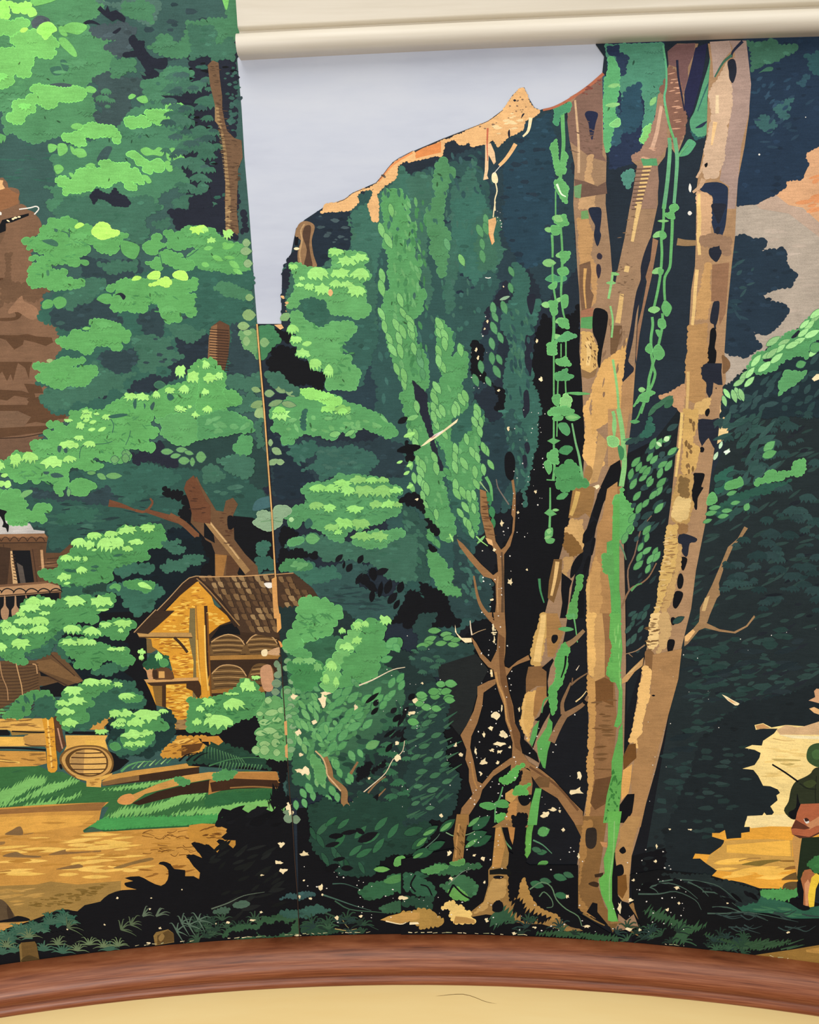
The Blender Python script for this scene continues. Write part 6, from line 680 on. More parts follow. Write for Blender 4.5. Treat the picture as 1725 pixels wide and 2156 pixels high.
l((98,186,86), "750 1370 860 1300 880 1270 960 1240 900 1290 890 1350 800 1400", 7, 2); l((98,186,86), "860 1480 900 1420 1010 1400 960 1440 990 1480 900 1490", 7, 1.5); l((88,170,86), "590 1580 650 1560 720 1580 690 1615 640 1610", 6, 1.5); l((88,170,86), "720 1560 790 1540 830 1580 800 1600 730 1590", 6, 1.5); p((104,190,90), "1050 1440 1100 1440 1080 1560 1060 1725 980 1725 1010 1580"); k((92,168,96), 12, "780 1430 755 1520 720 1600 715 1725"); l((98,186,86), "720 1670 780 1650 840 1700 740 1725", 6, 1.5)
t('C4'); p((112,192,80), "985 -20 1055 -20 1020 140 1010 300 980 350 950 310 970 150"); k((104,170,110), 14, "760 60 790 190 850 270 920 340 960 420", 8); k((104,170,110), 14, "800 290 850 370 900 440 940 480", 8); e((96,176,90), "1115 130 50 40 -20", (40,80,52)); k((92,150,108), 14, "1030 200 1110 240 1185 310", 6); l((96,168,80), "1000 465 1050 440 1090 380 1150 380 1100 420 1050 470", 6, 1.5); e((110,180,84), "1165 490 30 50 30", (50,110,60))
# ---------------- dead branch shrub
O('BRS', 'branch', 'R', 'forked brown bare branches in front of the trunks'); t('C2')
BRN = (150,110,70)
p(BRN, "590 660 640 680 655 800 665 900 700 960 720 1090 765 1160 800 1130 855 1020 865 900 850 870 865 700 850 590 870 580 885 700 885 850 875 1000 840 1130 790 1200 790 1400 795 1740 710 1740 725 1600 720 1440 690 1400 620 1380 500 1240 420 1130 400 1070 450 1110 520 1190 600 1280 700 1370 740 1340 730 1200 640 1050 620 960 595 850"); k(BRN, 14, "540 1375 570 1540 610 1640 690 1740", 40); k((120,110,100), 8, "725 580 740 650 790 730 830 790", 12); k((96,72,50), 14, "770 1180 780 1400 775 1725", 24); z((104,70,42), "600 680 650 700 660 900 720 1060 640 1000", 20, 7, 1.1, 5, 8); p('L1', "635 1060 690 1080 700 1130 660 1110"); k((190,146,96), 8, "740 1380 735 1500 740 1700"); s('K', "665 1125 690 1125 700 1160 670 1160")
t('C3'); p(BRN, "625 -10 690 -10 690 40 710 60 700 -10 795 -10 805 160 800 320 785 430 830 450 900 390 990 340 1005 380 920 410 860 440 800 530 830 640 865 760 880 900 920 980 940 1140 990 1220 1100 1290 1200 1370 1330 1520 1440 1630 1440 1740 1380 1740 1230 1520 1080 1430 990 1300 940 1230 880 1300 840 1310 855 1180 860 1060 830 960 800 880 790 760 745 640 720 550 700 460 660 440 590 360 540 260 520 190 560 240 610 330 680 400 730 300 740 150"); p(BRN, "725 535 660 555 570 600 570 680 540 800 480 920 430 1000 480 1120 470 1200 500 1280 500 1380 530 1490 440 1600 410 1740 500 1740 500 1660 590 1520 610 1450 700 1340 850 1240 870 1180 840 1190 700 1290 610 1400 570 1380 540 1220 510 1100 520 1010 570 900 610 760 620 650 720 580")
p((118,82,50), "740 160 795 200 790 400 830 640 865 780 870 880 920 980 930 1140 880 1100 840 900 810 720 760 560 750 400"); k((190,142,84), 18, "720 480 740 580 790 700 810 860 850 960", 14); k((176,128,74), 16, "520 1220 540 1360 570 1440", 12); k((110,76,48), 18, "1000 1260 1120 1340 1250 1440 1400 1620", 20); p('K', "925 1010 990 1070 1060 1150 1080 1230 1000 1180 940 1150 920 1060"); s('K', "960 1290 980 1270 1010 1300 1000 1335 970 1330"); p('L2', "385 90 400 160 440 200 520 200 525 235 470 240 420 200 385 150"); k((230,210,180), 7, "510 60 515 120 525 180", 12); k((180,150,110), 8, "530 175 580 150 640 130", 4); p((112,82,50), "1080 1340 1170 1350 1160 1430 1080 1430 1040 1370"); k('T5', 18, "683 460 690 520"); z('L2', "690 100 720 100 730 260 700 250", 8, 4, 2.5, 90, 10, 'b')
O('BRS2', 'branch', 'R', 'thin forked twigs between the middle trunk and the vine'); k((140,106,74), 60, "1180 1060 1230 950 1280 860 1310 820", 46); k((140,106,74), 50, "1290 840 1380 790 1450 740 1480 680", 20); k((140,106,74), 36, "1275 830 1270 740 1310 640 1340 570", 14); k((130,100,72), 18, "1340 590 1400 540 1480 490", 10); k((120,90,66), 10, "1350 570 1355 530"); k((220,200,170), 9, "1385 470 1410 430", 4); k('T5', 12, "1380 730 1430 690 1470 640", 6); p('K', "1430 690 1475 730 1470 760 1440 740"); O('BRS2b', 'twig', 'R'); k((150,120,84), 50, "1310 260 1370 220 1450 140", 30)
t('D2'); O('BRS3', 'branch', 'R', 'brown side branch forking from the right trunk'); p((158,124,86), "1105 970 1135 985 1085 1060 1010 1140 940 1300 895 1440 905 1535 880 1560 820 1700 800 1760 735 1760 740 1640 795 1540 840 1450 900 1310 970 1140 1050 1070"); p('T4', "780 1560 820 1540 780 1680 745 1700"); O('BRS4', 'twig', 'R', 'thin brown twigs between the vine and the right trunk'); k((140,106,78), 16, "90 1640 160 1490 250 1440 320 1380 380 1270", 10); k((128,100,80), 14, "155 1500 145 1330 200 1200 250 1000 340 880", 8); k((100,164,96), 20, "170 1500 220 1450 260 1440", 10)
t('D3'); O('BRS3'); p((158,124,86), "742 -20 808 -20 795 80 900 130 1020 150 1120 100 1185 15 1195 30 1130 110 1030 165 900 150 780 120 730 140 640 250 610 272 610 190 680 130 730 70"); p((232,184,120), "615 190 680 130 700 150 640 230 615 230"); O('BRS5', 'twig', 'R', 'short pale stub joining the middle and right trunks'); p((196,152,98), "95 540 180 450 275 360 265 430 200 480 140 560 95 580"); p('T4', "120 520 200 440 260 390 180 480"); k((150,120,90), 12, "285 260 210 310 105 340", 6); k((150,120,90), 8, "150 330 185 360", 4)
# ---------------- right hand leaf sprays
t('D1'); O('R6', 'leaf_cluster', 'R', 'pale edged leaf spray under the sky gap'); l((30,46,52), "930 1500 990 1480 1040 1420 1140 1360 1200 1260 1350 1150 1500 1060 1600 980 1725 880 1850 800 1850 1760 900 1760", 8, 2); z((46,72,72), "1000 1600 1200 1420 1500 1300 1725 1250 1725 1725 1000 1725", 34, 12, 5, -35, 25); l((92,170,102), "1130 1360 1200 1240 1300 1220 1350 1150 1460 1060 1560 1030 1600 970 1725 880 1850 800 1850 1000 1725 1090 1640 1150 1630 1270 1500 1250 1400 1300 1340 1370 1220 1400", 8, 3); l('K2', "1490 1100 1550 1040 1560 1060 1520 1100", 5, 1); l('K2', "1260 1280 1370 1270 1340 1310 1280 1300", 5, 1); n((166,226,146), 60, 22, -38, "1690 940 1640 1000 1590 1060 1660 1070 1550 1130 1430 1140 1340 1130 1310 1240 1270 1340 1400 1190 1200 1290 1110 1410 1060 1470 1145 1465 1330 1230 1500 1160 1600 990 1700 900 1680 1210 1370 1270 1150 1390", (80,156,92)); n((158,222,140), 50, 20, 70, "1050 1560 1020 1580 960 1560 940 1620 1080 1570", 'D2'); l((96,172,104), "1385 1580 1390 1480 1440 1370 1500 1380 1620 1370 1590 1420 1490 1500", 8, 1.5); e((100,176,106), "1570 1320 42 30 -20,1690 1180 50 40 -40", 'D2'); p('L2', "1660 1440 1700 1400 1730 1400 1730 1440 1680 1460"); e('W', "655 75 18 18"); z((66,120,86), "330 1580 520 1600 440 1725 330 1725", 4, 20, 6, -50, 20)
t('D2'); O('R7', 'leaf_cluster', 'R', 'green leaf sprays either side of the right trunk'); z((44,70,68), "880 60 1725 0 1725 1000 1300 1400 900 1500 850 700", 60, 15, 9, -20, 25, 'm'); z((40,62,62), "1000 1100 1725 800 1725 1725 900 1725", 40, 17, 9, -20, 25, 'm'); z((50,82,76), "860 100 1250 60 1400 500 900 1000", 40, 20, 6, -40, 25); z((46,72,70), "150 250 540 100 500 800 200 1300", 36, 12, 5, -45, 20); l((46,96,80), "860 560 1000 480 1000 600 900 700 860 680", 8, 2); l((44,86,72), "1000 700 1300 620 1500 580 1300 700 1100 740 900 900 850 850", 8, 2); l((50,100,84), "240 230 330 60 370 170 320 230", 7, 2)
l((102,184,102), "950 660 960 610 1050 580 1070 560 1095 625 1000 660", 7, 1.5); l((102,184,102), "1190 630 1210 580 1270 580 1290 520 1350 505 1360 550 1410 520 1490 530 1510 470 1540 430 1605 420 1600 510 1560 550 1440 560 1400 590 1330 590 1280 600", 7, 2.2); l((108,190,108), "800 790 810 720 850 690 880 750 850 780", 6, 1.5); n((108,188,108), 56, 30, -30, "1310 310 1310 375", ED); n((104,184,104), 38, 28, -60, "1125 810", ED); n((110,188,112), 44, 18, -12, "1030 775 1000 695 930 885 800 925 830 860 960 840 860 815", ED); n((196,232,190), 34, 14, -60, "910 300 965 355 870 390", None); e((240,250,236), "962 355 14 28 80")
n((104,180,104), 46, 20, -55, "210 440 235 480 170 540 270 500 300 520 320 590 190 620 420 610 400 680 355 710 220 720 290 780 235 820 400 820 180 900 160 990 300 1000 300 1060 250 1140 300 1170 370 1180 380 1220 230 1290 240 1220 330 1240 350 290 465 250 325 400 360 420 430 460 480 470 270 570 330 610 120 1065 410 530 400 290 310 1320 510 350", ED, 20); e((200,236,180), "402 292 14 28 -50,465 248 26 22 -40")
n((48,78,72), 46, 20, -35, "180 1690 250 1700 300 1640 560 1740 900 620 1000 540 1100 240 1200 100 1050 220", (30,42,46)); t('D3'); n((56,88,78), 44, 18, -60, "200 30 180 90 250 130 190 210 150 240 280 20 150 130", (34,44,46)); z((40,64,60), "620 300 1500 100 1500 800 700 800", 70, 17, 7, -15, 20, 'b'); z((34,46,50), "620 400 1600 200 1600 900 500 1200", 40, 22, 5, -12, 15); z((38,58,56), "400 1200 1000 900 1200 1400 400 1700", 50, 16, 6, -20, 20, 'b')
p('L2', "920 668 960 685 1010 715 1060 740 1075 758 1030 760 970 720"); p('L1', "960 700 1000 715 1040 745 1000 735")
# ---------------- glade, figure
t('px'); O('GLd', 'leaf_cluster', 'R', 'near black foliage framing the bright clearing'); l((29,37,40), "1470 1560 1560 1480 1725 1440 1800 1450 1800 1900 1400 1860 1400 1760 1440 1660"); z((40,58,56), "1470 1580 1600 1560 1590 1640 1500 1760 1430 1760", 34, 15, 5, -20, 20, 'b'); t('D3'); O('GL', 'glade', 'R', 'bright cream and ochre clearing framed by dark leaves')
p((252,222,146), "1190 920 1260 905 1330 940 1450 920 1600 930 1725 890 1900 860 1900 1760 1105 1760 1115 1715 1130 1690 1250 1670 1270 1640 1310 1690 1350 1640 1320 1590 1380 1540 1370 1500 1400 1480 1380 1450 1320 1425 1260 1420 1220 1340 1180 1290 1090 1280 1190 1250 1230 1190 1240 1150 1190 1125 1110 1110 1170 1085 1250 1090 1260 1050 1350 990 1380 950 1250 950 1200 960"); p((214,176,130), "1370 960 1450 920 1540 940 1600 930 1725 890 1900 860 1900 1010 1700 1000 1400 1000"); p((250,232,180), "1390 1000 1900 1020 1900 1045 1500 1030"); k((214,176,110), 9, "1340 1030 1440 1050 1520 1050", 4); s((196,170,100), "1330 1200 1400 1198 1560 1205 1550 1218 1400 1220 1360 1215"); s((196,170,100), "1400 1235 1520 1238 1480 1255 1440 1252"); z((240,206,128), "1300 1100 1600 1100 1500 1400 1300 1380", 14, 18, 2, 0, 5); p((200,150,96), "1195 925 1260 910 1320 945 1210 955"); p('S2', "1635 718 1690 690 1680 640 1700 620 1740 625 1740 745"); p('L1', "1640 785 1680 772 1740 800 1740 840 1680 820"); e('S2', "1760 680 60 50,1790 800 60 40")
t('D4'); p((236,168,62), "1080 140 1150 130 1150 60 1118 50 1130 0 1550 -20 1900 -20 1900 420 1580 600 1560 605 1420 600 1230 595 1100 550 1000 530 930 538 830 500 880 450 790 390 740 350 680 352 700 310 820 318 930 240 940 200 840 170 840 140 900 140 945 115 960 190 1000 185 1080 180"); p((252,226,160), "1115 60 1130 0 1550 -20 1560 90 1320 85 1160 100"); p((206,158,78), "950 200 1300 190 1500 200 1500 330 1560 360 1560 430 1300 440 1000 460 880 450 790 390 820 318 900 270"); p((244,186,80), "960 240 1200 220 1480 200 1490 330 1400 330 1100 310 960 300"); z((250,196,90), "900 330 1500 460 1480 540 900 500", 16, 34, 4, -3, 4); k((170,128,66), 10, "1060 370 1150 350 1240 348"); s((130,108,50), "1080 400 1200 370 1340 360 1410 365 1300 390 1230 412 1150 405"); s((150,110,50), "1400 365 1560 362 1560 376 1430 378"); s((150,104,50), "1430 440 1480 415 1560 410 1560 430 1480 440"); s((110,84,46), "1410 525 1480 480 1560 460 1560 520 1480 525"); s((96,76,46), "1420 590 1440 555 1500 540 1560 550 1560 605 1440 602"); p((204,152,84), "1500 200 1540 100 1580 170 1580 300 1560 600 1540 500 1510 330")
p((48,96,74), "1040 740 1230 650 1480 720 1560 770 1725 740 1900 740 1900 850 1500 845 1300 800 1080 790"); g((84,166,86), "1215 640 1260 608 1540 610 1545 660 1470 712 1300 690 1230 655", 4); z((70,130,90), "1100 760 1300 740 1700 800 1500 830", 10, 16, 2, 5, 8)
O('MAN', 'figure', 'R', 'man in dark green clothes holding a stick, cut by the right edge'); t('D3'); s((46,52,34), "1675 1285 1725 1268 1900 1280 1900 1640 1580 1615 1545 1690 1490 1692 1432 1625 1470 1550 1490 1450 1530 1385 1600 1350 1650 1320"); s((58,84,48), "1618 1160 1640 1100 1700 1070 1800 1075 1830 1160 1800 1250 1725 1270 1660 1245 1625 1210"); s((76,116,62), "1660 1150 1700 1120 1730 1140 1720 1200 1680 1200"); k('K', 13, "1335 1245 1440 1310 1550 1388", 15); s('K', "1540 1480 1560 1560 1590 1600 1540 1690 1490 1690 1470 1640 1530 1600"); k((30,34,24), 10, "1560 1400 1620 1440 1700 1450"); k((30,34,24), 8, "1700 1340 1690 1480 1700 1600"); s((62,72,40), "1590 1400 1660 1370 1700 1400 1640 1440")
t('D4'); p((176,98,64), "1490 105 1530 20 1540 -30 1570 -100 1900 -110 1900 120 1725 130 1640 172 1560 178 1500 150"); p((204,140,96), "1610 60 1660 40 1725 0 1900 -30 1900 60 1700 80 1640 110"); p((96,52,36), "1490 105 1530 30 1600 70 1650 100 1600 110 1520 100"); s('W', "1595 25 1625 25 1640 50 1615 60"); s((58,34,26), "1600 20 1620 15 1640 35 1610 45"); p((90,52,38), "1500 150 1640 172 1725 130 1725 145 1640 185 1560 182")
p((32,44,28), "1580 180 1900 160 1900 500 1725 490 1640 445 1590 460 1555 570 1540 500 1560 320 1570 240"); l((60,128,66), "1620 400 1700 330 1740 340 1740 460 1700 470 1660 430", 6, 2); p((172,106,66), "1570 515 1600 445 1650 435 1685 480 1650 560 1640 620 1650 745 1590 745 1595 620"); p((216,150,104), "1600 560 1630 520 1650 560 1630 740 1610 740"); p((246,206,64), "1640 590 1660 505 1700 470 1740 500 1695 600 1680 745 1640 752 1630 660"); s('K', "1478 690 1500 672 1560 680 1590 730 1640 745 1640 770 1590 778 1550 755 1545 715 1490 712"); p('K', "1540 540 1570 520 1595 620 1590 740 1560 680 1540 620")
# ---------------- ground at right, ferns and roots
t('D4'); O('R8', 'foreground_shrubs', 'R', 'dark ferns and grasses along the bottom right'); p((16,18,20), "160 480 400 440 800 480 1000 540 1230 600 1240 660 1040 740 1100 800 1500 850 1760 840 1760 1070 1500 1100 1160 1150 800 1110 300 1050 200 760"); l((34,44,44), "420 480 800 480 980 540 1200 600 1220 690 1060 740 900 640 600 540"); p((152,114,54), "1180 1145 1500 1098 1725 1060 1900 1030 1900 1260 1500 1180"); p((186,140,70), "1610 1100 1725 1080 1725 1130 1620 1120"); g((54,88,58), "260 790 340 780 500 840 620 905 780 925 640 985 600 1065 480 1060 550 960 420 880 330 868", 10, 8); g((50,80,52), "760 985 900 1015 1050 1035 1400 1035 1480 1055 1300 1105 1000 1115 900 1055", 7, 8)
for ax in ("230 640 400 640 540 620 700 690 750 770", "330 580 480 550 620 600 720 680", "400 540 560 520 760 540 900 580 1050 700", "640 540 740 590 810 660", "260 560 360 600 400 640", "760 620 900 640 1040 740", "840 750 960 750 1080 790 1200 830", "800 800 960 800 1100 790 1300 860", "1080 790 1200 800 1500 860"): k((70,92,80), 13, ax, 4)
for q in range(22):
    a_, b_ = random.uniform(850, 1650), random.uniform(780, 930); k((52,70,66), 12, "%g %g %g %g %g %g" % (a_, b_, a_+70, b_+random.uniform(0, 40), a_+150, b_+random.uniform(-20, 50)), 3)
for q in range(16):
    a_, b_ = random.uniform(950, 1500), random.uniform(1030, 1090); k((58,88,60), 13, "%g %g %g %g" % (a_, b_+20, a_+random.uniform(80, 150), b_-random.uniform(10, 30)), 3)
e('K', "300 570 50 26 -20,430 590 60 36 10,310 610 70 16 10,560 530 50 12 10,750 560 90 20 15,900 620 90 24 30,980 690 60 16 20,900 770 80 22 5,1130 640 40 16 40,1180 660 50 18 40,1040 670 60 16 40")
t('C4'); O('R9', 'undergrowth', 'R', 'broad dark leaves and roots at the foot of the trunks'); p('K', "-60 350 700 200 1000 400 1400 400 1400 800 1725 1000 1300 980 500 960 -60 980"); n((46,92,62), 80, 34, -25, "180 120 320 80 120 300 230 240 600 60 600 200 90 220 40 120 560 160", (24,44,38)); n((100,170,90), 54, 16, -30, "170 130 310 90 540 50 110 210 80 320 520 220", (34,70,50)); l((58,112,70), "100 450 240 390 400 390 600 400 600 420 470 430 380 480 240 470", 8, 2.5); l((88,158,86), "110 450 240 400 330 410 260 440 180 470", 7, 2); l((48,92,66), "-30 460 100 460 200 560 230 640 180 680 60 640 -30 600"); l((64,120,76), "260 560 360 520 440 480 540 530 575 590 540 640 480 690 360 650", 8, 2.5); l((110,180,84), "330 620 400 580 490 660 480 690 380 680", 6, 1.5); k('K', 14, "60 480 20 560 60 620"); k('K', 16, "370 560 340 620 320 660"); k('K', 14, "370 560 450 640 520 680"); k('K', 12, "100 560 160 580 200 660"); k((130,170,120), 10, "310 130 380 160 480 150 550 120", 6); k((90,120,100), 10, "140 260 230 180 260 140", 4); k((110,130,110), 9, "330 560 440 460 520 430", 4); l((40,72,54), "-40 660 200 650 200 760 -40 740"); n((60,110,74), 50, 26, 10, "1100 300 1060 280 1250 500 1060 560 1130 530 1320 480 1260 650", (24,44,38))
p((152,112,62), "400 -20 500 -20 470 150 450 380 360 380 380 260 370 180"); k((190,140,80), 14, "420 60 400 200 390 340", 12); z((110,78,40), "400 60 480 60 450 360 380 360", 16, 6, 1.2, 60, 20); l((96,164,84), "340 380 460 350 460 390 380 400", 6, 1.5)
O('TA'); t('C3'); p((150,112,68), "930 1250 1010 1300 1025 1400 1005 1600 985 1760 690 1760 720 1740 800 1690 850 1560 900 1420"); p((196,150,84), "800 1480 860 1440 900 1500 850 1560 800 1530"); l((186,134,76), "840 1560 900 1540 890 1640 880 1700 800 1690", 6, 1.5); l('K', "880 1350 940 1290 930 1360 900 1420", 6, 1); s('K', "910 1500 980 1490 1030 1500 990 1570 940 1580 910 1540"); l('K', "900 1640 980 1650 980 1740 890 1740", 6, 1.5); l((98,186,86), "750 1370 860 1300 880 1270 960 1240 900 1290 890 1350 800 1400", 7, 2); l((98,186,86), "860 1480 900 1420 1010 1400 960 1440 990 1480 900 1490", 7, 1.5); p((104,190,90), "1050 1440 1100 1440 1080 1560 1060 1740 980 1740 1010 1580"); t('C4'); p((154,118,66), "720 80 760 60 790 160 830 300 820 430 840 480 830 640 900 680 940 560 960 500 1000 640 1060 740 1250 830 1440 940 1300 945 1100 885 980 885 860 865 820 825 640 805 530 825 490 805 620 700 660 560 660 440 690 400"); p((190,140,76), "720 100 760 80 800 240 760 420 690 420"); l((190,150,88), "690 520 810 520 800 640 740 720 660 700 640 760 540 800 640 680", 8, 1.5); l('K', "820 400 880 380 900 520 960 490 900 560 880 660 840 700 830 560", 8, 2); p((20,22,18), "670 440 760 425 835 435 850 480 760 475 670 478"); s('K', "700 495 740 485 790 495 760 512 715 510"); l((176,134,72), "920 560 960 500 1000 640 1060 740 1200 800 1260 840 1100 860 980 760 900 680", 8, 1.5); l('K', "850 -10 965 -10 960 160 950 320 970 360 930 420 880 390 860 250 880 120", 8, 1.5); p((186,130,70), "820 80 880 90 870 180 860 230 840 180"); g('K', "840 700 900 680 940 720 960 800 1100 820 1180 850 1100 890 960 880 860 820", 9, 9); g((50,86,60), "700 800 760 760 820 800 860 860 760 900 700 940 640 880", 10, 9); l('K', "700 720 740 690 780 720 770 780 700 780", 6, 2); k((104,140,100), 11, "1000 600 1100 540 1180 580 1220 680 1300 760 1400 820 1430 900", 8); k((96,130,96), 10, "1080 660 1120 620 1180 680 1190 740 1140 750", 6); s('K', "1250 840 1300 830 1400 880 1430 920 1340 910"); k((140,108,66), 14, "1240 840 1300 900 1420 935", 10); k((140,108,60), 16, "1440 800 1540 860 1620 900", 10); g((50,84,54), "1050 960 1300 950 1500 970 1725 1000 1725 1040 1300 1000 1050 985", 5, 7); l((176,138,70), "-60 790 30 780 110 760 200 780 240 820 295 860 260 900 120 925 60 870 -60 850", 8, 2.5); p('L2', "10 870 80 868 90 885 10 890"); l((240,202,120), "270 760 330 700 385 700 380 730 450 740 460 770 520 790 510 850 540 840 550 880 380 880 340 800 370 770", 7, 2); p((190,146,80), "370 880 390 820 480 830 545 850 550 880"); t('B4'); p((196,150,80), "1455 850 1520 820 1640 790 1780 790 1780 840 1660 870 1620 885"); k('L2', 10, "1500 860 1620 885 1670 870", 6)
O('FRN', 'undergrowth', 'R', 'dark grass tufts growing along the wooden rail'); t('px')
for q in range(120):
    x_ = random.uniform(640, 1720); y_ = 1962+66*((x_-872)/862)**2-random.uniform(0, 34)
    if (1195 < x_ < 1350 and random.random() < .7) or 790 < x_ < 1075 or x_ > 1580: continue
    fronds(random.choice(((34,52,42), (44,72,52), (56,88,62), (40,62,56))), (x_, y_), 5, random.uniform(16, 32), 65, 3.6, random.uniform(-140, -40))
# ---------------- losses: torn backing, crack, flecks
O('LOSS', 'torn_edge', 'R', 'tan bare paper along the torn edge under the blank patch'); t('C0')
l('L1', "0 1290 280 1160 500 1072 660 1005 782 915 865 793 922 733 953 728 983 803 1036 895 1086 920 1050 960 1010 980 960 1000 950 1070 880 1110 830 1130 740 1220 700 1150 680 1170 640 1190 590 1200 520 1215 500 1170 460 1200 410 1190 380 1150 300 1180 280 1290 180 1300 140 1310 0 1345", 6, 1.2); p((222,140,80), "0 1290 120 1225 270 1170 270 1260 100 1300 0 1330"); z((140,110,84), "540 1060 700 1000 900 800 960 780 1000 900 800 1000 640 1100", 18, 3, 2, 0, 40, 'b'); z((246,214,160), "700 1050 900 900 960 1000 760 1150", 14, 8, 3, -20, 30, 'b'); s('K2', "930 980 940 945 960 940 940 970"); s('K2', "865 830 880 822 890 835 875 842"); s('K2', "820 1100 835 1070 840 1120 830 1140"); k((70,64,60), 5, "0 1276 280 1152 500 1066 660 1001 780 912", 4)  # last dark stroke is the shadow line of the tear, painted on
p((236,196,150), "635 1190 680 1185 712 1260 722 1340 705 1360 662 1280 660 1400 650 1450 662 1478 618 1488 630 1420 634 1300"); k((200,110,80), 16, "655 1060 650 1200 655 1330", 6); k('L2', 30, "1010 975 990 1080 945 1130", 14); k('L1', 34, "885 1190 850 1250 800 1320 750 1370", 26); s('L2', "690 1440 720 1425 740 1480 730 1515 692 1500"); k('L2', 10, "720 1510 732 1580 714 1650 716 1740"); k('W', 5, "760 1370 700 1440"); k((176,104,76), 18, "1110 912 1200 890 1320 830 1480 722 1610 612", 26); z((130,70,60), "1400 790 1600 620 1600 700 1440 800", 12, 5, 2, -30, 20, 'b')
t('B0'); l('L1', "1005 1712 1160 1652 1235 1597 1425 1517 1565 1347 1725 1252 1740 1260 1740 1330 1640 1340 1600 1370 1580 1480 1490 1530 1430 1600 1350 1700 1400 1560 1290 1580 1260 1620 1280 1660 1200 1740 960 1760", 6, 1.4); l('L1', "1350 1700 1420 1600 1440 1660 1440 1830 1390 1830", 6, 1.4); k((226,146,90), 16, "1440 1500 1560 1360 1720 1262"); k((60,56,54), 5, "1000 1706 1160 1648 1230 1594 1420 1512 1560 1342 1725 1248", 4); z((90,80,70), "1450 1440 1520 1420 1500 1470", 5, 3, 2, -20, 30, 'b'); t('B1'); l('L1', "985 34 1000 0 1240 -20 1180 30 1100 65 1040 50", 6, 1.2); t('C1'); p('L1', "660 130 720 108 726 150 702 250 712 310 690 338 664 250"); k((240,150,90), 8, "665 240 690 330", 4); k('L2', 9, "718 -20 708 40 700 110"); z('W', "720 0 770 0 770 200 720 200", 8, 1.2, 1.2, 0, 90, 'b'); k('W', 7, "635 605 660 610 680 605")  # near-black stroke paints the tear's shadow further left
t('B1'); z('L1', "645 740 690 740 690 900 645 860", 5, 4, 3, 0, 60, 'b')
O('FLK', 'paint_flecks', 'R', 'small white paint flecks scattered over the dark trunks', 'stuff'); t('px'); z('W', "1010 1120 1075 1060 1090 1600 1010 1500", 46, 1.5, 1.5, 0, 90, 'b'); z('W', "1040 1560 1220 1500 1230 1860 1040 1780", 40, 1.7, 1.4, 0, 90, 'b'); z('W', "990 1500 1030 1480 1060 1850 980 1850", 40, 1.6, 1.3, 0, 90, 'b'); z('W', "1070 860 1150 860 1140 1100 1080 1150", 36, 1.4, 1.4, 0, 90, 'b'); z('W', "985 760 1030 640 1030 800 1000 830", 10, 1.6, 1.4, 0, 90, 'b'); z('W', "640 1820 860 1820 900 1920 640 1960", 30, 1.8, 1.4, 0, 90, 'b'); z('W', "1320 1780 1450 1780 1450 1960 1320 1960", 30, 1.8, 1.5, 0, 90, 'b'); z('W', "880 1880 1320 1900 1320 1960 880 1950", 26, 1.8, 1.3, 0, 90, 'b'); z('W', "760 1330 960 1330 960 1700 840 1700", 30, 1.3, 1.2, 0, 90, 'b'); z('W', "1330 1340 1720 1300 1720 1560 1350 1700", 24, 1.2, 1.2, 0, 90, 'b')
def chips(tile, lst):
    t(tile)
    for q in lst.split(','):
        x, y, a, b = [float(v) for v in q.split()]
        n_ = 11; emit(jit(col('L2'), 8), [(tx+(x+.85*a*math.cos(i*6.283/n_)*random.uniform(.3, 1.15))*tz, ty+(y+.85*b*math.sin(i*6.283/n_)*random.uniform(.3, 1.15))*tz) for i in range(n_)])
chips('C3', "720 845 46 46,785 1000 52 44,740 1080 70 26,690 1130 36 22,755 1140 34 26,620 1230 44 50,740 1230 22 30,390 1080 18 30,435 1165 24 22,680 950 30 24,625 1000 18 34,1410 1340 32 44,1390 1470 78 46,1140 1650 50 36,1190 1620 44 26,840 1105 18 18,275 1660 22 20,555 1130 14 50,915 790 12 30,60 715 34 28,40 815 36 18,115 570 18 18,685 490 12 28,1250 1630 14 20,600 1320 14 30,700 110 12 60,710 220 12 40,770 780 10 40,785 1000 40 30"); chips('C2', "840 1430 32 40,770 940 22 34,710 1160 18 20,905 855 14 20,825 165 14 26,1050 685 16 20,70 745 18 14,1555 640 40 26,980 1325 12 12,690 1570 22 16"); chips('B4', "640 240 36 46,830 310 48 26,620 385 50 24,655 455 46 34,965 590 44 38,825 530 18 16,790 665 18 22,480 490 20 12,470 795 22 16,195 880 22 16,400 860 36 14,1100 840 26 24,1295 825 24 16,1640 670 52 22,880 680 18 14,975 650 14 12,100 890 10 10,490 1022 20 10,770 985 40 8"); chips('C4', "335 300 30 36,615 345 26 26,1280 118 22 22,545 318 26 14,645 850 26 22,870 960 30 16,1045 912 28 14,630 540 14 24,355 510 26 20,1310 655 22 26,1470 905 50 18,1405 325 18 30,1115 0 40 20"); chips('D4', "165 690 32 24,160 925 42 24,475 770 24 20,550 590 34 22,385 250 14 26,370 375 20 20,565 718 16 20,660 112 30 14,190 525 20 14,240 930 20 18,80 750 26 70,1465 955 24 16,965 715 14 14,490 110 16 10"); chips('B3', "840 1300 80 50,790 1290 50 30,985 720 60 80,1010 655 60 20,780 980 34 40,910 895 36 28,740 680 50 30,800 1160 50 20,1250 770 26 40,1590 1070 30 22,1700 820 26 26,1600 1190 46 40,700 1590 34 50,720 1640 30 40,1365 1355 18 14"); chips('C1', "560 1200 16 26,575 1265 14 26,1095 1440 22 26,1060 1125 14 24,655 965 18 20,630 1030 10 14,785 680 10 10,745 1535 16 14"); chips('A4', "1505 610 8 10,560 935 14 10,865 900 12 10,1325 928 18 12,1240 770 14 10,1250 680 12 8,1225 1050 40 10,1280 1085 70 8,970 680 20 12")
t('px')
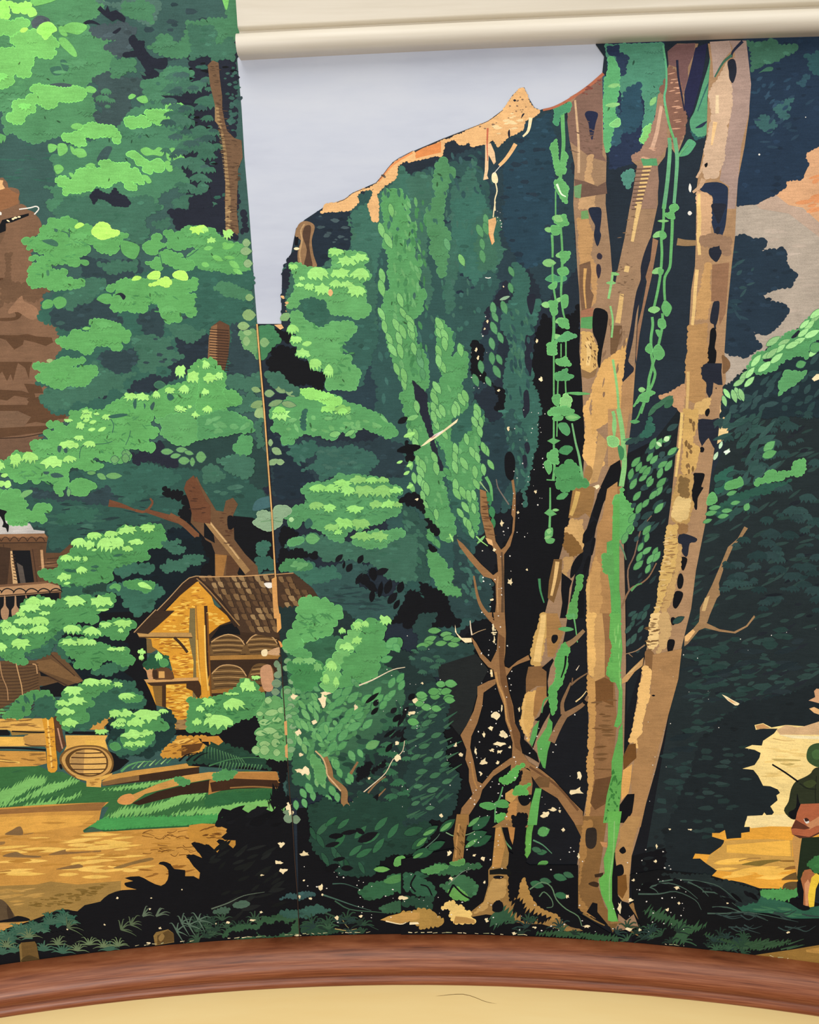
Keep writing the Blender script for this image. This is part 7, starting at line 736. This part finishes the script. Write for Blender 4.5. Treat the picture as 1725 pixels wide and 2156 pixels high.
for x0, x1 in ((285, 345), (380, 420), (480, 560), (600, 690), (720, 780), (860, 990), (1000, 1060), (1080, 1110), (1400, 1440), (1620, 1660)):
    q_ = x0
    while q_ < x1:
        w_ = random.uniform(3, 13); q2 = min(x1, q_+w_); y_ = [1962+66*((v-872)/862)**2-random.uniform(1.2, 3.6) for v in (q_, q2)]
        k(random.choice(('L2', (176,178,130), (214,200,150))), random.uniform(.7, 2.0), "%g %g %g %g" % (q_, y_[0], q2, y_[1]), random.uniform(.4, 1.6)); q_ += w_+random.uniform(0, 12)
O('CRK', 'seam_crack', 'R', 'golden brown open crack where the two strips meet'); t('px'); up_ = " ".join(SE[12:28]); lo_ = " ".join(SE[26:]); k((120,78,40), 4.6, up_, 4, False); k((226,178,112), 2.6, up_, 2.2, False); k((60,44,34), 2.2, lo_, 1.6, False)
t('B3'); p((226,164,90), "600 0 632 0 640 120 605 160"); p((214,160,100), "662 890 685 880 690 1000 668 1000"); p((214,160,100), "668 1090 690 1070 694 1190 672 1180"); p((226,156,84), "612 220 636 232 652 268 636 280"); t('B2'); p((214,156,90), "560 1400 600 1380 610 1600 630 1725 580 1725 570 1600"); t('px')
# ------------------------------------------------------------------ build the printed layers on the wall
PAPER = 0.0007; STEP = 0.000022
from mathutils.geometry import delaunay_2d_cdt
def triangulate(Q):
    A = abs(area2(Q)); n_ = len(Q)
    if A < 1e-9: return []
    if n_ == 3: return [Q]
    # plain ear clipping for simple outlines, constrained Delaunay with a winding test for outlines that cross themselves
    T = [[Q[i] for i in tri] for tri in tessellate_polygon([[Vector((a, b, 0)) for a, b in Q]])]
    if abs(sum(abs(area2(q)) for q in T)-A) < A*.004: return T
    k_ = 1000.0
    vo, _, fo, *_r = delaunay_2d_cdt([Vector((a*k_, b*k_)) for a, b in Q], [(i, (i+1) % n_) for i in range(n_)], [], 0, 1e-6)
    if not fo: return T
    P = np.array(Q)*k_; P2 = np.roll(P, -1, 0); out = []
    cen = np.array([[sum(vo[i].x for i in f)/3, sum(vo[i].y for i in f)/3] for f in fo])
    for f, (cx_, cy_) in zip(fo, cen):
        upw = (P[:, 1] <= cy_) & (P2[:, 1] > cy_); dnw = (P[:, 1] > cy_) & (P2[:, 1] <= cy_)
        cr_ = (P2[:, 0]-P[:, 0])*(cy_-P[:, 1])-(cx_-P[:, 0])*(P2[:, 1]-P[:, 1])
        if int((upw & (cr_ > 0)).sum())-int((dnw & (cr_ < 0)).sum()) != 0: out.append([(vo[i].x/k_, vo[i].y/k_) for i in f])
    return out
def build_mesh(name, shapes, base_edge=None):
    V = []; F = []; CO = []; NO = []
    for c, P, lay in shapes:
        off = PAPER+lay*STEP; lc = (*lin(c), 1.0)
        Q = [hit(x, y) for x, y in P]; Q = [(a, max(b, z_rail(a)-.02)) for a, b in Q]          # the paper ends behind the rail
        for T in triangulate(Q):
            smin = min(a for a, b in T); smax = max(a for a, b in T)
            ar = (T[1][0]-T[0][0])*(T[2][1]-T[0][1])-(T[2][0]-T[0][0])*(T[1][1]-T[0][1])
            if abs(ar) < 1e-12: continue
            if ar > 0: T = T[::-1]
            for kk in range(math.floor(smin/FS), math.floor(smax/FS)+1):
                s0, s1 = kk*FS, (kk+1)*FS
                W_ = T if (smin >= s0 and smax <= s1) else clipk(T, s0, s1)
                if len(W_) < 3: continue
                i0 = len(V)
                for a, b in W_:
                    a = min(max(a, s0+1e-9), s1-1e-9); f = (a-s0)/FS; a0 = kk*FA; a1 = a0+FA; r = R-off
                    V.append((r*(math.sin(a0)*(1-f)+math.sin(a1)*f), r*(math.cos(a0)*(1-f)+math.cos(a1)*f)-R, b))
                    th = a0+f*FA; NO.append((-math.sin(th), -math.cos(th), 0))
                F.append(tuple(range(i0, len(V)))[::-1]); CO.extend([lc]*len(W_))
    if base_edge:                                  # thickness of the paper along its outline
        Q = [hit(x, y) for x, y in base_edge]; Q = [(a, max(b, z_rail(a)-.02)) for a, b in Q]
        for i in range(len(Q)):
            A, B = Q[i-1], Q[i]; m_ = max(1, int(abs(A[0]-B[0])/.03))
            for j in range(m_):
                u0, u1 = j/m_, (j+1)/m_; a = (A[0]+(B[0]-A[0])*u0, A[1]+(B[1]-A[1])*u0); b = (A[0]+(B[0]-A[0])*u1, A[1]+(B[1]-A[1])*u1)
                i0 = len(V); V += [wallpt(*a, PAPER+STEP), wallpt(*b, PAPER+STEP), wallpt(*b, 0), wallpt(*a, 0)]
                n_ = Vector((b[1]-a[1], 0, -(b[0]-a[0]))); n_ = n_.normalized() if n_.length > 0 else Vector((0, 0, 1)); NO += [tuple(n_)]*4
                F.append((i0, i0+1, i0+2, i0+3)); CO += [(*lin((206, 160, 110)), 1)]*4
    me = bpy.data.meshes.new(name); me.from_pydata(V, [], F)
    at = me.color_attributes.new('Col', 'FLOAT_COLOR', 'POINT'); 
    at.data.foreach_set('color', np.array(CO, np.float32).ravel()) if len(CO) == len(V) else None
    me.materials.append(M_PAINT); me.polygons.foreach_set('use_smooth', [True]*len(me.polygons)); me.update()
    me.normals_split_custom_set_from_vertices(NO)
    return me
made = {}; cnts = 0
for key in ORDER:
    r_ = OB[key]
    if not r_['shapes']: continue
    me = build_mesh(r_['name'], r_['shapes'], {'L': L_OUT, 'R': R_OUT}.get(key))
    o = bpy.data.objects.new(r_['name'], me); C.objects.link(o); made[key] = o; cnts += len(me.polygons)
    if r_['parent']: o.parent = made[r_['parent']]
    else: o['category'] = 'wallpaper'; o['group'] = 'scenic wallpaper strips'
    if r_['label']: o['label'] = r_['label']
    if r_['kind']: o['kind'] = r_['kind']
print('POLYS', cnts, 'LAYERS', int(occ.max()), 'SHAPES', sum(len(q['shapes']) for q in OB.values()))
# blank infill patch above the tear: a thin pale sheet, its own outline follows the tear and the seam
t('px')
P_OUT = pts("501 60 " + seam_up) + pts(TEAR)
def sheet(name, P, off, mat, label):
    V = []; F = []; Q = [hit(x, y) for x, y in P]
    for tri in tessellate_polygon([[Vector((a, b, 0)) for a, b in Q]]):
        T = [Q[i] for i in tri]; smin = min(a for a, b in T); smax = max(a for a, b in T)
        if (T[1][0]-T[0][0])*(T[2][1]-T[0][1])-(T[2][0]-T[0][0])*(T[1][1]-T[0][1]) < 0: T = T[::-1]
        for kk in range(math.floor(smin/FS), math.floor(smax/FS)+1):
            W_ = clipk(T, kk*FS, (kk+1)*FS)
            if len(W_) < 3: continue
            i0 = len(V); V += [wallpt(min(max(a, kk*FS+1e-9), (kk+1)*FS-1e-9), b, off) for a, b in W_]; F.append(tuple(range(i0, len(V))))
    for i in range(len(Q)):
        A, B = Q[i-1], Q[i]; i0 = len(V); V += [wallpt(*A, off), wallpt(*B, off), wallpt(*B, 0), wallpt(*A, 0)]; F.append((i0, i0+1, i0+2, i0+3))
    o = mkobj(name, V, F, mat, None, False); meta(o, label, 'blank patch'); return o
sheet('infill_sheet', P_OUT, .0005, M_PATCH, 'blank pale blue grey sheet filling the torn gap under the moulding')
# hairline crack in the dado paint below the rail
def ribbon(name, sx, wd, off, mat, parent):
    t('px'); P = [hit(*q) for q in pts(sx)]; V = []; F = []
    for i, (a, b) in enumerate(P):
        h_ = wd*.5*(1-abs(2*i/(len(P)-1)-1)**3); V += [wallpt(a, b-h_, off), wallpt(a, b+h_, off)]
    for i in range(len(P)-1): F.append((2*i, 2*i+2, 2*i+3, 2*i+1))
    return mkobj(name, V, F, mat, parent)
M_CRACK = mat_ramp('dark_crack', [(.3, (120, 96, 56)), (.7, (150, 122, 76))], (20, 20, 20), .8, .1)
ribbon('hairline_crack', "916 2097 930 2096 946 2094 962 2093 975 2093 990 2096 1004 2101 1018 2107 1032 2111 1048 2113", .0009, .0004, M_CRACK, dado)
